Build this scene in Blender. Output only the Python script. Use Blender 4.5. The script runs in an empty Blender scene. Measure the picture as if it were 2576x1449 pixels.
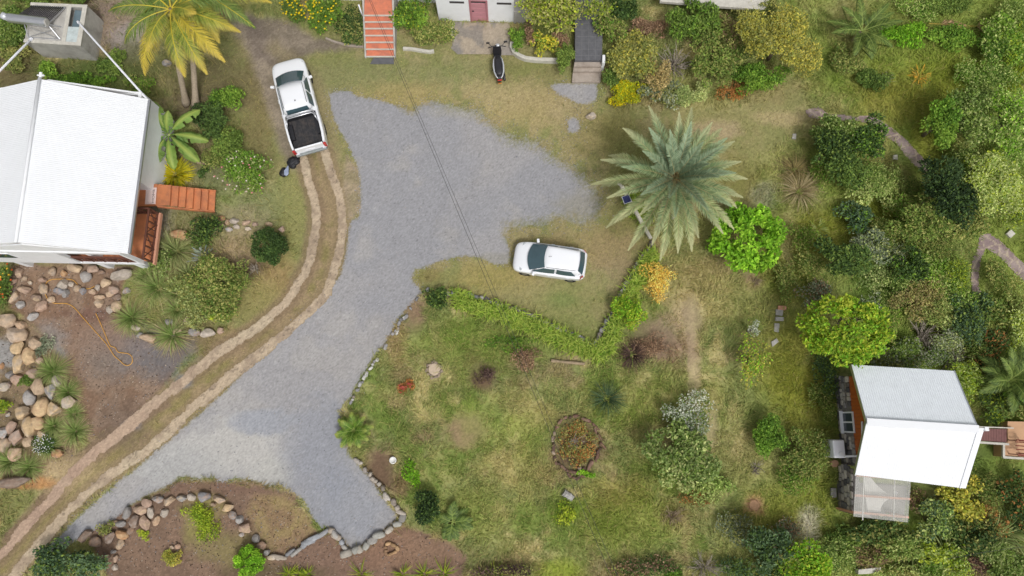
import bpy, bmesh, math, random
import numpy as np
from mathutils import Vector, Matrix
R = math.radians
sc = bpy.context.scene

# ------------------------------------------------------------------ camera, sky, sun, exposure
TILT, SLANT, FPX = R(11.0), 34.3, 1715.0          # drone looking almost straight down
CAM = Vector((0, -SLANT*math.sin(TILT), SLANT*math.cos(TILT)))
cd = bpy.data.cameras.new('camera'); cam = bpy.data.objects.new('camera', cd)
sc.collection.objects.link(cam); sc.camera = cam
cam.location = CAM; cam.rotation_euler = (TILT, 0, 0)
cd.sensor_width = 36; cd.lens = 36*FPX/2575.0; cd.clip_start = .1; cd.clip_end = 2000

SUN_EL, SUN_DIR = R(58), Vector((0.45, -0.89, 0))
w = bpy.data.worlds.new('World'); sc.world = w; w.use_nodes = True
nt = w.node_tree; nt.nodes.clear()
sky = nt.nodes.new('ShaderNodeTexSky'); sky.sky_type = 'NISHITA'; sky.sun_disc = False
sky.sun_elevation = SUN_EL; sky.sun_rotation = math.atan2(SUN_DIR.x, SUN_DIR.y)
sky.dust_density = 5.0; sky.air_density = 1.0
hs = nt.nodes.new('ShaderNodeHueSaturation'); hs.inputs['Saturation'].default_value = .12   # thin even cloud
bg = nt.nodes.new('ShaderNodeBackground'); bg.inputs['Strength'].default_value = .13
wo = nt.nodes.new('ShaderNodeOutputWorld')
nt.links.new(sky.outputs[0], hs.inputs['Color']); nt.links.new(hs.outputs[0], bg.inputs[0]); nt.links.new(bg.outputs[0], wo.inputs[0])
sl = bpy.data.lights.new('sun', 'SUN'); sl.energy = 1.5; sl.angle = R(10); sl.color = (1, .975, .94)
so = bpy.data.objects.new('sun', sl); sc.collection.objects.link(so)
sdir = Vector((SUN_DIR.x*math.cos(SUN_EL), SUN_DIR.y*math.cos(SUN_EL), math.sin(SUN_EL)))
so.rotation_euler = (-sdir).to_track_quat('-Z', 'Y').to_euler(); so.location = (20, -20, 40)
sc.view_settings.view_transform = 'Standard'; sc.view_settings.look = 'None'
sc.view_settings.gamma = 1; sc.view_settings.exposure = EXPO = -0.05
sc.cycles.max_bounces = 6; sc.cycles.diffuse_bounces = 3; sc.cycles.transparent_max_bounces = 8

# ------------------------------------------------------------------ helpers: measurements -> metres
ct, st = math.cos(TILT), math.sin(TILT)
def G(u, v, z=0.0):
    """world point at height z seen at (u,v) of the 2575x1449 photograph"""
    x, y = (u-1287.5)/FPX, -(v-724.5)/FPX
    d = Vector((x, y*ct+st, y*st-ct))
    return CAM + d*((z-CAM.z)/d.z)
def pix(x, y, z=0.0):
    dx, dy, dz = x-CAM.x, y-CAM.y, z-CAM.z
    cy, cz = dy*ct+dz*st, -dy*st+dz*ct
    return 1287.5+FPX*dx/(-cz), 724.5-FPX*cy/(-cz)
def mpp(u, v, z=0.0):
    return (G(u+1, v, z)-G(u, v, z)).length
def S(r, g, b, k=1.12):
    f = lambda c: ((c/255+.055)/1.055)**2.4 if c > 10.3 else c/255/12.92
    return (f(r)/k, f(g)/k, f(b)/k)
def srgb(r, g, b): return S(r, g, b, 1.0)

def _hash(ix, iy, seed):
    n = (ix.astype(np.int64)*374761393 + iy.astype(np.int64)*668265263 + seed*974634777) & 0xffffffff
    n = ((n ^ (n >> 13))*1274126177) & 0xffffffff
    n = ((n ^ (n >> 16))*2246822519) & 0xffffffff
    return ((n >> 8) & 0xffff)/65535.0
def vnoise(x, y, seed=0):
    x = np.asarray(x, float); y = np.asarray(y, float)
    ix, iy = np.floor(x), np.floor(y); fx, fy = x-ix, y-iy
    fx = fx*fx*(3-2*fx); fy = fy*fy*(3-2*fy)
    a, b = _hash(ix, iy, seed), _hash(ix+1, iy, seed)
    c, d = _hash(ix, iy+1, seed), _hash(ix+1, iy+1, seed)
    return (a*(1-fx)+b*fx)*(1-fy)+(c*(1-fx)+d*fx)*fy
def fbm(x, y, seed=0, o=4):
    s, a, t = 0, 1.0, 0
    for i in range(o):
        s = s+a*vnoise(np.asarray(x)*2**i+17.3*i, np.asarray(y)*2**i-9.1*i, seed+i*31); t += a; a *= .55
    return s/t
def sstep(a, b, x):
    t = np.clip((x-a)/(b-a), 0, 1); return t*t*(3-2*t)
def polysd(poly, U, V):
    """signed distance in photo pixels, positive inside"""
    P = np.array(poly, float); n = len(P)
    d = np.full(U.shape, 1e18); ins = np.zeros(U.shape, bool)
    for i in range(n):
        a, b = P[i], P[(i+1) % n]; e = b-a
        wx, wy = U-a[0], V-a[1]
        t = np.clip((wx*e[0]+wy*e[1])/(e@e+1e-9), 0, 1)
        d = np.minimum(d, (wx-t*e[0])**2+(wy-t*e[1])**2)
        c = (a[1] <= V) != (b[1] <= V)
        with np.errstate(divide='ignore', invalid='ignore'):
            xs = a[0]+(V-a[1])*(e[0]/(e[1] if e[1] else 1e-9))
        ins ^= c & (U < xs)
    return np.where(ins, 1, -1)*np.sqrt(d)
def linesd(line, U, V):
    P = np.array(line, float); d = np.full(U.shape, 1e18)
    for a, b in zip(P[:-1], P[1:]):
        e = b-a; wx, wy = U-a[0], V-a[1]
        t = np.clip((wx*e[0]+wy*e[1])/(e@e+1e-9), 0, 1)
        d = np.minimum(d, (wx-t*e[0])**2+(wy-t*e[1])**2)
    return np.sqrt(d)

# ------------------------------------------------------------------ materials
def _new(name):
    m = bpy.data.materials.new(name); m.use_nodes = True
    n = m.node_tree.nodes; n.clear()
    return m, n, m.node_tree.links
def mat_attr(name, rough=.85, trans=0, scale=14, amt=.25, bump=0, bscale=60, spec=.25):
    m, n, l = _new(name)
    at = n.new('ShaderNodeAttribute'); at.attribute_name = 'Col'
    geo = n.new('ShaderNodeNewGeometry'); no = n.new('ShaderNodeTexNoise'); no.inputs['Scale'].default_value = scale
    no.inputs['Detail'].default_value = 5; no.inputs['Roughness'].default_value = .65
    l.new(geo.outputs['Position'], no.inputs['Vector'])
    mr = n.new('ShaderNodeMapRange'); mr.inputs[1].default_value = .25; mr.inputs[2].default_value = .75
    mr.inputs[3].default_value = 1-amt; mr.inputs[4].default_value = 1+amt
    l.new(no.outputs[0], mr.inputs[0])
    mx = n.new('ShaderNodeVectorMath'); mx.operation = 'SCALE'
    l.new(at.outputs['Color'], mx.inputs[0]); l.new(mr.outputs[0], mx.inputs['Scale'])
    p = n.new('ShaderNodeBsdfPrincipled'); p.inputs['Roughness'].default_value = rough
    p.inputs['Specular IOR Level'].default_value = spec
    l.new(mx.outputs[0], p.inputs['Base Color'])
    if bump:
        b = n.new('ShaderNodeTexNoise'); b.inputs['Scale'].default_value = bscale; b.inputs['Detail'].default_value = 4
        l.new(geo.outputs['Position'], b.inputs['Vector'])
        bm_ = n.new('ShaderNodeBump'); bm_.inputs['Strength'].default_value = bump; bm_.inputs['Distance'].default_value = .03
        l.new(b.outputs[0], bm_.inputs['Height']); l.new(bm_.outputs[0], p.inputs['Normal'])
    o = n.new('ShaderNodeOutputMaterial')
    if trans:
        t = n.new('ShaderNodeBsdfTranslucent'); l.new(mx.outputs[0], t.inputs['Color'])
        ms = n.new('ShaderNodeMixShader'); ms.inputs[0].default_value = trans
        l.new(p.outputs[0], ms.inputs[1]); l.new(t.outputs[0], ms.inputs[2]); l.new(ms.outputs[0], o.inputs[0])
    else: l.new(p.outputs[0], o.inputs[0])
    return m
def mat(name, rgb, rough=.6, metal=0, amt=.08, scale=6, bump=0, bscale=40, spec=.5, coat=0, stain=None, stain_scale=1.5, stain_amt=.5):
    m, n, l = _new(name)
    geo = n.new('ShaderNodeNewGeometry'); no = n.new('ShaderNodeTexNoise')
    no.inputs['Scale'].default_value = scale; no.inputs['Detail'].default_value = 6; no.inputs['Roughness'].default_value = .6
    l.new(geo.outputs['Position'], no.inputs['Vector'])
    cr = n.new('ShaderNodeValToRGB')
    cr.color_ramp.elements[0].position = .3; cr.color_ramp.elements[1].position = .7
    cr.color_ramp.elements[0].color = (*[c*(1-amt) for c in rgb], 1)
    cr.color_ramp.elements[1].color = (*[min(1, c*(1+amt)) for c in rgb], 1)
    l.new(no.outputs[0], cr.inputs[0]); col = cr.outputs[0]
    if stain:
        n2 = n.new('ShaderNodeTexNoise'); n2.inputs['Scale'].default_value = stain_scale; n2.inputs['Detail'].default_value = 8
        n2.inputs['Roughness'].default_value = .7; l.new(geo.outputs['Position'], n2.inputs['Vector'])
        mr = n.new('ShaderNodeMapRange'); mr.inputs[1].default_value = .45; mr.inputs[2].default_value = .7
        mr.inputs[3].default_value = 0; mr.inputs[4].default_value = stain_amt; l.new(n2.outputs[0], mr.inputs[0])
        mx = n.new('ShaderNodeMix'); mx.data_type = 'RGBA'; l.new(mr.outputs[0], mx.inputs[0])
        l.new(col, mx.inputs[6]); mx.inputs[7].default_value = (*stain, 1); col = mx.outputs[2]
    p = n.new('ShaderNodeBsdfPrincipled'); l.new(col, p.inputs['Base Color'])
    p.inputs['Roughness'].default_value = rough; p.inputs['Metallic'].default_value = metal
    p.inputs['Specular IOR Level'].default_value = spec; p.inputs['Coat Weight'].default_value = coat
    if coat: p.inputs['Coat Roughness'].default_value = .08
    if bump:
        b = n.new('ShaderNodeTexNoise'); b.inputs['Scale'].default_value = bscale; b.inputs['Detail'].default_value = 4
        l.new(geo.outputs['Position'], b.inputs['Vector'])
        bm_ = n.new('ShaderNodeBump'); bm_.inputs['Strength'].default_value = bump; bm_.inputs['Distance'].default_value = .03
        l.new(b.outputs[0], bm_.inputs['Height']); l.new(bm_.outputs[0], p.inputs['Normal'])
    o = n.new('ShaderNodeOutputMaterial'); l.new(p.outputs[0], o.inputs[0])
    return m
def mat_clear(name, rgb, mixf, rough=.25):
    m, n, l = _new(name)
    t = n.new('ShaderNodeBsdfTransparent'); p = n.new('ShaderNodeBsdfPrincipled')
    p.inputs['Base Color'].default_value = (*rgb, 1); p.inputs['Roughness'].default_value = rough
    ms = n.new('ShaderNodeMixShader'); ms.inputs[0].default_value = mixf
    o = n.new('ShaderNodeOutputMaterial')
    l.new(t.outputs[0], ms.inputs[1]); l.new(p.outputs[0], ms.inputs[2]); l.new(ms.outputs[0], o.inputs[0])
    return m
M = dict(
    soil=mat_attr('ground_surface', .95, 0, 9, .16, .5, 30, .1),
    gravel=mat_attr('gravel_surface', .9, 0, 30, .10, .25, 34, .15),
    track=mat_attr('worn_concrete', .9, 0, 12, .15, .5, 22, .2),
    leaf=mat_attr('leaf', .6, .32, 3, .12, 0, 0, .25),
    grass=mat_attr('grass_blade', .8, .2, 3, .12, 0, 0, .1),
    frond=mat_attr('palm_leaf', .55, .15, 4, .1, 0, 0, .3),
    rock=mat_attr('boulder_stone', .9, 0, 7, .25, .55, 18, .2),
    bark=mat('bark', srgb(120, 108, 92), .9, 0, .3, 9, .6, 30),
    palmbark=mat('palm_bark', srgb(165, 150, 130), .9, 0, .25, 12, .6, 40),
    twig=mat('grey_twig', srgb(150, 140, 128), .9, 0, .25, 9),
    whitepaint=mat('white_paint', (.81, .82, .84), .6, 0, .03, 3, stain=(.55, .54, .52), stain_scale=.9, stain_amt=.25),
    roof=mat('white_roof_sheet', (.76, .775, .80), .75, 0, .015, 2, stain=(.66, .67, .68), stain_scale=.7, stain_amt=.25),
    roof2=mat('shade_tinted_roof_sheet', (.82, .865, .91), .75, 0, .03, 3, stain=(.60, .63, .66), stain_scale=1.6, stain_amt=.2),  # underlit north slope: shade blue and added brightness in the base colour, plus stains
    orange=mat('orange_floor_paint', srgb(194, 122, 80), .7, 0, .1, 3, stain=srgb(140, 92, 72), stain_scale=2.0, stain_amt=.75),
    coral=mat('coral_stair_paint', srgb(206, 122, 92), .8, 0, .1, 3, stain=srgb(160, 104, 92), stain_scale=2.2, stain_amt=.8),
    brownwood=mat('dark_stained_wood', srgb(98, 60, 48), .6, 0, .2, 9),
    tanwood=mat('tan_painted_wood', srgb(200, 146, 120), .6, 0, .08, 6),
    cedar=mat('orange_cladding', srgb(176, 92, 38), .6, 0, .15, 8),
    deckwood=mat('red_brown_decking', srgb(112, 72, 68), .6, 0, .15, 8),
    sandfloor=mat('sand_terrace_tiles', srgb(190, 150, 115), .7, 0, .06, 4),
    concrete=mat('grey_concrete', srgb(178, 175, 169), .9, 0, .1, 4, .3, 30, stain=srgb(118, 112, 104), stain_scale=1.1, stain_amt=.7),
    concrete_l=mat('pale_concrete', srgb(196, 192, 182), .9, 0, .08, 6, .3, 30, stain=srgb(150, 146, 136), stain_scale=2, stain_amt=.5),
    slate=mat('slate_paving', srgb(92, 92, 96), .7, 0, .2, 5, .3, 20),
    darkstone=mat('dark_stone_wall', srgb(120, 115, 112), .9, 0, .3, 5, .6, 10, stain=srgb(80, 77, 75), stain_scale=3.2, stain_amt=.7),
    palestone=mat('pale_grey_stone', srgb(168, 165, 160), .9, 0, .2, 6, .6, 16, stain=srgb(118, 116, 112), stain_scale=3, stain_amt=.7),
    carpaint=mat('white_car_paint', (.82, .835, .87), .25, 0, .01, 2, coat=.6),
    glass=mat('dark_car_glass', (.055, .10, .12), .06, 0, .1, 2, spec=.8),
    winglass=mat('window_glass', (.05, .065, .085), .08, 0, .1, 2, spec=.7),
    black=mat('black_plastic', (.018, .018, .022), .5, 0, .2, 8),
    liner=mat('bed_liner', (.03, .03, .034), .75, 0, .3, 6, .3, 40, stain=srgb(105, 92, 80), stain_scale=3, stain_amt=.35),
    tyre=mat('tyre_rubber', (.02, .02, .02), .9),
    steel=mat('steel', (.62, .63, .66), .32, .85, .05, 5),
    chrome=mat('silver_plastic', (.60, .62, .66), .3, .3, .05, 5),
    red=mat('red_lamp', (.45, .02, .02), .2, 0, .05, 4, coat=.5),
    amber=mat('amber_lamp', (.6, .25, .05), .2),
    lampglass=mat('lamp_glass', (.55, .58, .6), .12, .2),
    pink=mat('pink_door_paint', srgb(188, 132, 140), .6, 0, .06, 6),
    pinkd=mat('pink_frame_paint', srgb(172, 116, 124), .6, 0, .06, 6),
    shadowgap=mat('dark_vent', (.05, .045, .045), .8),
    pipe=mat('white_pipe', (.78, .79, .84), .4, 0, .02, 4),
    water=mat('tank_water', srgb(105, 122, 130), .08, 0, .15, 2),
    tube=mat('collector_tube', (.045, .04, .045), .15, 0, .2, 5, coat=.4),
    hose=mat('orange_hose', srgb(222, 165, 70), .5),
    cloth=mat('white_shade_cloth', (.74, .73, .70), .8),
    matpink=mat('pale_door_mat', srgb(222, 200, 195), .9, 0, .06, 20),
    ink=mat('mat_lettering', srgb(60, 58, 66), .9),
    poly=mat_clear('polycarbonate', (.74, .73, .68), .27),
    rust=mat('rusty_metal', srgb(120, 60, 45), .7, .2, .2, 9),
    terracotta=mat('terracotta', srgb(160, 85, 60), .8, 0, .15, 8),
    solar=mat('solar_cells', (.05, .06, .22), .15, .1, .2, 6, coat=.6),
    greywood=mat('weathered_wood', srgb(150, 132, 108), .9, 0, .2, 8, .3, 30),
    polewood=mat('pale_pole', srgb(176, 172, 160), .8, 0, .15, 8),
    wire=mat('black_cable', (.035, .035, .035), .6),
    bluebag=mat('blue_grey_fabric', srgb(140, 150, 172), .8, 0, .12, 8),
    blackbag=mat('black_fabric', (.014, .014, .018), .6, 0, .3, 12, .4, 30),
    pot=mat('white_pot', (.72, .71, .68), .5),
    potsoil=mat('pot_soil', srgb(80, 66, 55), .95, 0, .2, 20),
    stair=mat('grey_step', srgb(165, 153, 142), .9, 0, .1, 6, .3, 30, stain=srgb(125, 112, 100), stain_scale=2.5, stain_amt=.6),
)

# ------------------------------------------------------------------ objects
C = sc.collection
def tag(o, label=None, cat=None, group=None, kind=None):
    if label: o['label'] = label
    if cat: o['category'] = cat
    if group: o['group'] = group
    if kind: o['kind'] = kind
    return o
def thing(name, label, cat, loc=(0, 0, 0), rz=0, group=None):
    o = bpy.data.objects.new(name, None); C.objects.link(o); o.empty_display_size = .2
    o.location = loc; o.rotation_euler = (0, 0, rz)
    return tag(o, label, cat, group)
def npmesh(name, V, F, m, col=None, parent=None, smooth=False):
    """V (n,3); F list of (k,nv) index arrays; col (n,3) linear"""
    me = bpy.data.meshes.new(name)
    V = np.ascontiguousarray(V, np.float32); F = [np.asarray(f, np.int32) for f in F if len(f)]
    me.vertices.add(len(V)); me.vertices.foreach_set('co', V.ravel())
    nl = sum(f.size for f in F); nf = sum(len(f) for f in F)
    me.loops.add(nl); me.loops.foreach_set('vertex_index', np.concatenate([f.ravel() for f in F]))
    me.polygons.add(nf)
    tot = np.concatenate([np.full(len(f), f.shape[1], np.int32) for f in F])
    me.polygons.foreach_set('loop_start', np.concatenate([[0], np.cumsum(tot)[:-1]]).astype(np.int32))
    me.polygons.foreach_set('loop_total', tot)
    me.polygons.foreach_set('use_smooth', np.full(nf, bool(smooth)))
    if col is not None:
        a = me.color_attributes.new('Col', 'FLOAT_COLOR', 'POINT')
        c = np.ones((len(V), 4), np.float32); c[:, :3] = np.clip(col, .002, .95); a.data.foreach_set('color', c.ravel())
    me.update(calc_edges=True); me.validate()
    me.materials.append(m)
    o = bpy.data.objects.new(name, me); C.objects.link(o)
    if parent is not None: o.parent = parent
    return o
class MB:
    """collects simple solids, built as ONE mesh"""
    def __init__(s): s.v = []; s.f = []
    def add(s, vs, fs):
        n = len(s.v); s.v += [tuple(p) for p in vs]; s.f += [tuple(i+n for i in f) for f in fs]; return s
    def box(s, c, d, rz=0, rx=0, ry=0):
        mt = Matrix.Translation(c) @ Matrix.Rotation(rz, 4, 'Z') @ Matrix.Rotation(ry, 4, 'Y') @ Matrix.Rotation(rx, 4, 'X')
        vs = [mt @ Vector((x*d[0]/2, y*d[1]/2, z*d[2]/2)) for x in (-1, 1) for y in (-1, 1) for z in (-1, 1)]
        return s.add(vs, [(0, 1, 3, 2), (4, 6, 7, 5), (0, 4, 5, 1), (2, 3, 7, 6), (0, 2, 6, 4), (1, 5, 7, 3)])
    def prism(s, pts, z0, z1):
        n = len(pts); a = sum(pts[i][0]*pts[(i+1) % n][1]-pts[(i+1) % n][0]*pts[i][1] for i in range(n))
        if a < 0: pts = pts[::-1]
        f = lambda z, p: z(p) if callable(z) else z
        vs = [(p[0], p[1], f(z0, p)) for p in pts]+[(p[0], p[1], f(z1, p)) for p in pts]
        return s.add(vs, [tuple(range(n-1, -1, -1)), tuple(range(n, 2*n))]+[(i, (i+1) % n, n+(i+1) % n, n+i) for i in range(n)])
    def bar(s, a, b, w, h):
        """box beam from a to b, w wide, h deep (centred)"""
        a, b = Vector(a), Vector(b); d = (b-a).normalized()
        up = Vector((0, 0, 1)) if abs(d.z) < .95 else Vector((0, 1, 0))
        sd = d.cross(up).normalized()*w/2; u = sd.cross(d).normalized()*h/2
        vs = [p+i*sd+j*u for p in (a, b) for i, j in ((-1, -1), (1, -1), (1, 1), (-1, 1))]
        return s.add(vs, [(0, 1, 2, 3), (7, 6, 5, 4), (0, 4, 5, 1), (1, 5, 6, 2), (2, 6, 7, 3), (3, 7, 4, 0)])
    def tube(s, pts, r, n=8, cap=True):
        pts = [Vector(p) for p in pts]; rs = r if hasattr(r, '__len__') else [r]*len(pts)
        vs = []; prev = None
        for i, p in enumerate(pts):
            d = (pts[min(i+1, len(pts)-1)]-pts[max(i-1, 0)]).normalized()
            if prev is None: a = d.orthogonal().normalized()
            else: a = (prev-d*prev.dot(d)).normalized()
            prev = a; b = d.cross(a)
            vs += [p+(a*math.cos(2*math.pi*k/n)+b*math.sin(2*math.pi*k/n))*rs[i] for k in range(n)]
        fs = [(i*n+k, i*n+(k+1) % n, (i+1)*n+(k+1) % n, (i+1)*n+k) for i in range(len(pts)-1) for k in range(n)]
        if cap: fs += [tuple(range(n-1, -1, -1)), tuple(range((len(pts)-1)*n, len(pts)*n))]
        return s.add(vs, fs)
    def loft(s, rings, cap=True):
        n = len(rings[0]); vs = [p for r in rings for p in r]
        fs = [(i*n+k, i*n+(k+1) % n, (i+1)*n+(k+1) % n, (i+1)*n+k) for i in range(len(rings)-1) for k in range(n)]
        if cap: fs += [tuple(range(n-1, -1, -1)), tuple(range((len(rings)-1)*n, len(rings)*n))]
        return s.add(vs, fs)
    def grid(s, rows):
        n = len(rows[0]); vs = [p for r in rows for p in r]
        return s.add(vs, [(i*n+k, i*n+k+1, (i+1)*n+k+1, (i+1)*n+k) for i in range(len(rows)-1) for k in range(n-1)])
    def lathe(s, prof, c=(0, 0, 0), ax='z', n=20):
        rings = []
        for r, h in prof:
            ring = []
            for k in range(n):
                a = 2*math.pi*k/n; x, y = r*math.cos(a), r*math.sin(a)
                q = {'z': (x, y, h), 'y': (x, h, y), 'x': (h, x, y)}[ax]
                ring.append((c[0]+q[0], c[1]+q[1], c[2]+q[2]))
            rings.append(ring)
        return s.loft(rings)
    def build(s, name, m, parent=None, smooth=False, bevel=0, sub=0):
        me = bpy.data.meshes.new(name); me.from_pydata(s.v, [], s.f); me.update()
        bm = bmesh.new(); bm.from_mesh(me); bmesh.ops.recalc_face_normals(bm, faces=bm.faces)
        bm.to_mesh(me); bm.free()
        if smooth: me.polygons.foreach_set('use_smooth', [True]*len(me.polygons))
        me.materials.append(m); o = bpy.data.objects.new(name, me); C.objects.link(o)
        if parent is not None: o.parent = parent
        if bevel:
            b = o.modifiers.new('bevel', 'BEVEL'); b.width = bevel; b.segments = 2; b.limit_method = 'ANGLE'; b.angle_limit = R(35)
        if sub:
            b = o.modifiers.new('sub', 'SUBSURF'); b.levels = b.render_levels = sub
        return o
def local(root, p):
    """world point in a thing's own frame"""
    return (Matrix.Translation(root.location) @ Matrix.Rotation(root.rotation_euler.z, 4, 'Z')).inverted() @ Vector(p)
# ------------------------------------------------------------------ ground: zones measured on the photograph
GRAVEL = [(822,232),(850,224),(880,225),(905,240),(960,250),(1000,263),(1038,274),(1060,256),(1085,250),(1110,258),(1150,268),(1200,272),
 (1215,285),(1240,302),(1262,325),(1300,345),(1345,350),(1375,360),(1392,388),(1430,400),(1460,430),(1500,472),(1520,502),(1512,545),(1490,563),
 (1455,570),(1420,560),(1370,566),(1330,575),(1292,582),(1278,602),(1288,622),(1288,642),(1280,668),(1240,670),(1215,656),(1190,649),(1150,651),
 (1110,661),(1085,672),(1045,682),(1040,702),(1058,722),(1064,737),(1048,755),(1028,778),(1008,803),(988,838),(968,872),(940,905),(920,937),(905,962),
 (892,990),(880,1010),(866,1022),(860,1060),(866,1100),(882,1140),(905,1165),(930,1195),(960,1240),(985,1270),(1004,1295),(1000,1310),(960,1340),
 (920,1370),(886,1390),(868,1370),(850,1347),(828,1335),(806,1335),(788,1312),(770,1280),(757,1255),(727,1235),(700,1226),(670,1222),(640,1215),
 (590,1206),(560,1216),(530,1204),(500,1210),(470,1204),(446,1206),(436,1222),(415,1232),(390,1240),(362,1257),(335,1270),(315,1290),(270,1325),
 (240,1338),(200,1360),(160,1385),(128,1405),(104,1385),(186,1304),(268,1232),(368,1150),(468,1066),(548,994),(628,920),(708,838),(772,778),
 (826,722),(852,690),(866,640),(873,580),(878,553),(898,542),(904,505),(900,450),(890,405),(870,362),(845,322),(830,290),(826,262)]
PATCH1 = [(1378,216),(1400,206),(1440,205),(1506,206),(1505,240),(1502,255),(1480,266),(1455,265),(1420,250),(1395,238)]
PATCH2 = [(1424,298),(1445,293),(1458,300),(1462,322),(1458,336),(1435,338),(1421,332)]
STRIP_R = [(816,378),(822,395),(829,424),(844,462),(855,502),(860,537),(861,574),(857,612),(850,650),(842,675),(834,705),(822,738),(781,782),(726,830),(664,884),(600,930),(525,994),(450,1059),(412,1100),(350,1145),(275,1195),(225,1237),(162,1297),(125,1340),(75,1400),(35,1449),(-20,1500)]
STRIP_L = [(757,395),(766,412),(776,457),(788,492),(795,524),(796,562),(790,600),(781,650),(766,690),(750,714),(737,738),(717,764),(676,800),(640,829),(550,886),(475,946),(400,1007),(350,1049),(275,1112),(225,1152),(175,1200),(137,1247),(87,1297),(25,1370),(-10,1410),(-60,1460)]
DIRTTRACK = [(610,60),(650,118),(672,180),(690,230),(712,300),(735,360),(752,400)]
DIRTTRACK2 = [(690,120),(790,200),(815,300),(835,380),(850,430)]
SOILYARD = [(25,664),(360,672),(318,700),(300,790),(345,850),(475,880),(430,955),(330,1050),(225,1108),(196,1060),(188,985),(150,900),(110,845),(60,800),(20,780)]
SOILBED = [(212,1342),(300,1282),(400,1240),(446,1208),(640,1220),(735,1240),(788,1320),(806,1342),(830,1340),(884,1396),(1012,1318),(1040,1330),(1120,1360),(1170,1400),(1160,1475),(280,1475),(250,1400)]
ROCKERY = [(-20,780),(60,800),(110,840),(160,905),(205,985),(212,1080),(180,1170),(90,1225),(-20,1230)]
APRON = [(1140,54),(1283,57),(1283,122),(1296,140),(1262,142),(1240,137),(1185,140),(1150,138),(1133,125),(1138,95)]
FLAG1 = [(2020,278),(2060,266),(2085,285),(2150,292),(2190,290),(2240,318),(2272,345),(2310,385),(2350,425),(2330,442),(2290,410),(2255,365),(2225,345),(2180,312),(2140,305),(2080,303),(2030,298)]
FLAG2 = [(2460,592),(2482,584),(2515,600),(2545,632),(2590,680),(2590,725),(2550,690),(2515,650),(2480,625),(2468,650),(2462,690),(2464,725),(2470,745),(2445,745),(2438,700),(2440,660),(2455,625)]

NX, NY, STEP = 900, 486, .0645
X0, Y0 = -29.02, -14.4
gx = X0+np.arange(NX)*STEP; gy = Y0+np.arange(NY)*STEP
XX, YY = np.meshgrid(gx, gy)
UU, VV = pix(XX, YY, 0.0)

def hz(x, y):
    return .05*(fbm(np.asarray(x)*.35, np.asarray(y)*.35, 77, 3)-.5)
HH = hz(XX, YY)
edge = np.minimum(np.minimum(XX-gx[0], gx[-1]-XX), np.minimum(YY-gy[0], gy[-1]-YY)); HH = HH*np.clip(edge/1.0, 0, 1)

n1 = fbm(XX*.55, YY*.55, 1, 4); n2 = fbm(XX*1.7+5, YY*1.7, 2, 4); n3 = fbm(XX*.22, YY*.22+9, 3, 3); n4 = fbm(XX*5, YY*5, 4, 3)
rng = np.random.default_rng(5)
grain = rng.random(XX.shape); grain2 = fbm(XX*9, YY*9, 8, 2)
L = lambda *c: np.array(S(*c))
def mix(A, col, t): return A*(1-t[..., None])+np.asarray(col)*t[..., None]
green, dry, dark, straw = L(124,128,84), L(156,148,110), L(104,114,68), L(172,158,118)
col = np.broadcast_to(green, XX.shape+(3,)).copy()
col = mix(col, L(138,138,90), sstep(.4, .62, n1))
col = mix(col, dark, .75*sstep(.5, .68, n2))
col = mix(col, straw, .75*sstep(.55, .72, fbm(XX*1.1+40, YY*1.1, 21, 4)))
col = mix(col, L(140,118,98), .5*sstep(.60, .72, fbm(XX*.7+90, YY*.7+20, 71, 4)))
col = mix(col, L(96,118,48), .55*sstep(.56, .68, fbm(XX*.45+30, YY*.45+50, 72, 4)))
rightside = sstep(1750, 2150, UU)*(.55+.45*sstep(.4, .6, fbm(XX*.6+8, YY*.6, 66, 3)))
col = mix(col, L(116,134,58), .7*rightside)
warp = (n2-.5)*1.1+(n4-.5)*.6
grassy = np.ones(XX.shape)                                        # how much long grass grows
def blob(u, v, ru, rv, c, s=1.0, soft=.5, rot=0, g=None, nz=1.0):
    global col, grassy
    a = R(rot); du, dv = UU-u, VV-v
    d = np.sqrt(((du*math.cos(a)+dv*math.sin(a))/ru)**2+((-du*math.sin(a)+dv*math.cos(a))/rv)**2)+warp*nz*.8
    t = s*(1-sstep(1-soft, 1+soft, d)); col = mix(col, L(*c), t)
    if g is not None: grassy = grassy*(1-t)+g*t
def zone(poly, c, s=1.0, soft=8, amp=14, g=None, c2=None, line=None):
    global col, grassy
    sd = (line-linesd(poly, UU, VV)) if line else polysd(poly, UU, VV)
    t = s*sstep(-soft, soft, sd+amp*warp)
    cc = L(*c) if c2 is None else L(*c)*(1-sstep(.35, .65, n2)[..., None])+L(*c2)*sstep(.35, .65, n2)[..., None]
    col = col*(1-t[..., None])+cc*t[..., None]
    if g is not None: grassy = grassy*(1-t)+g*t
    return sd
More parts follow.
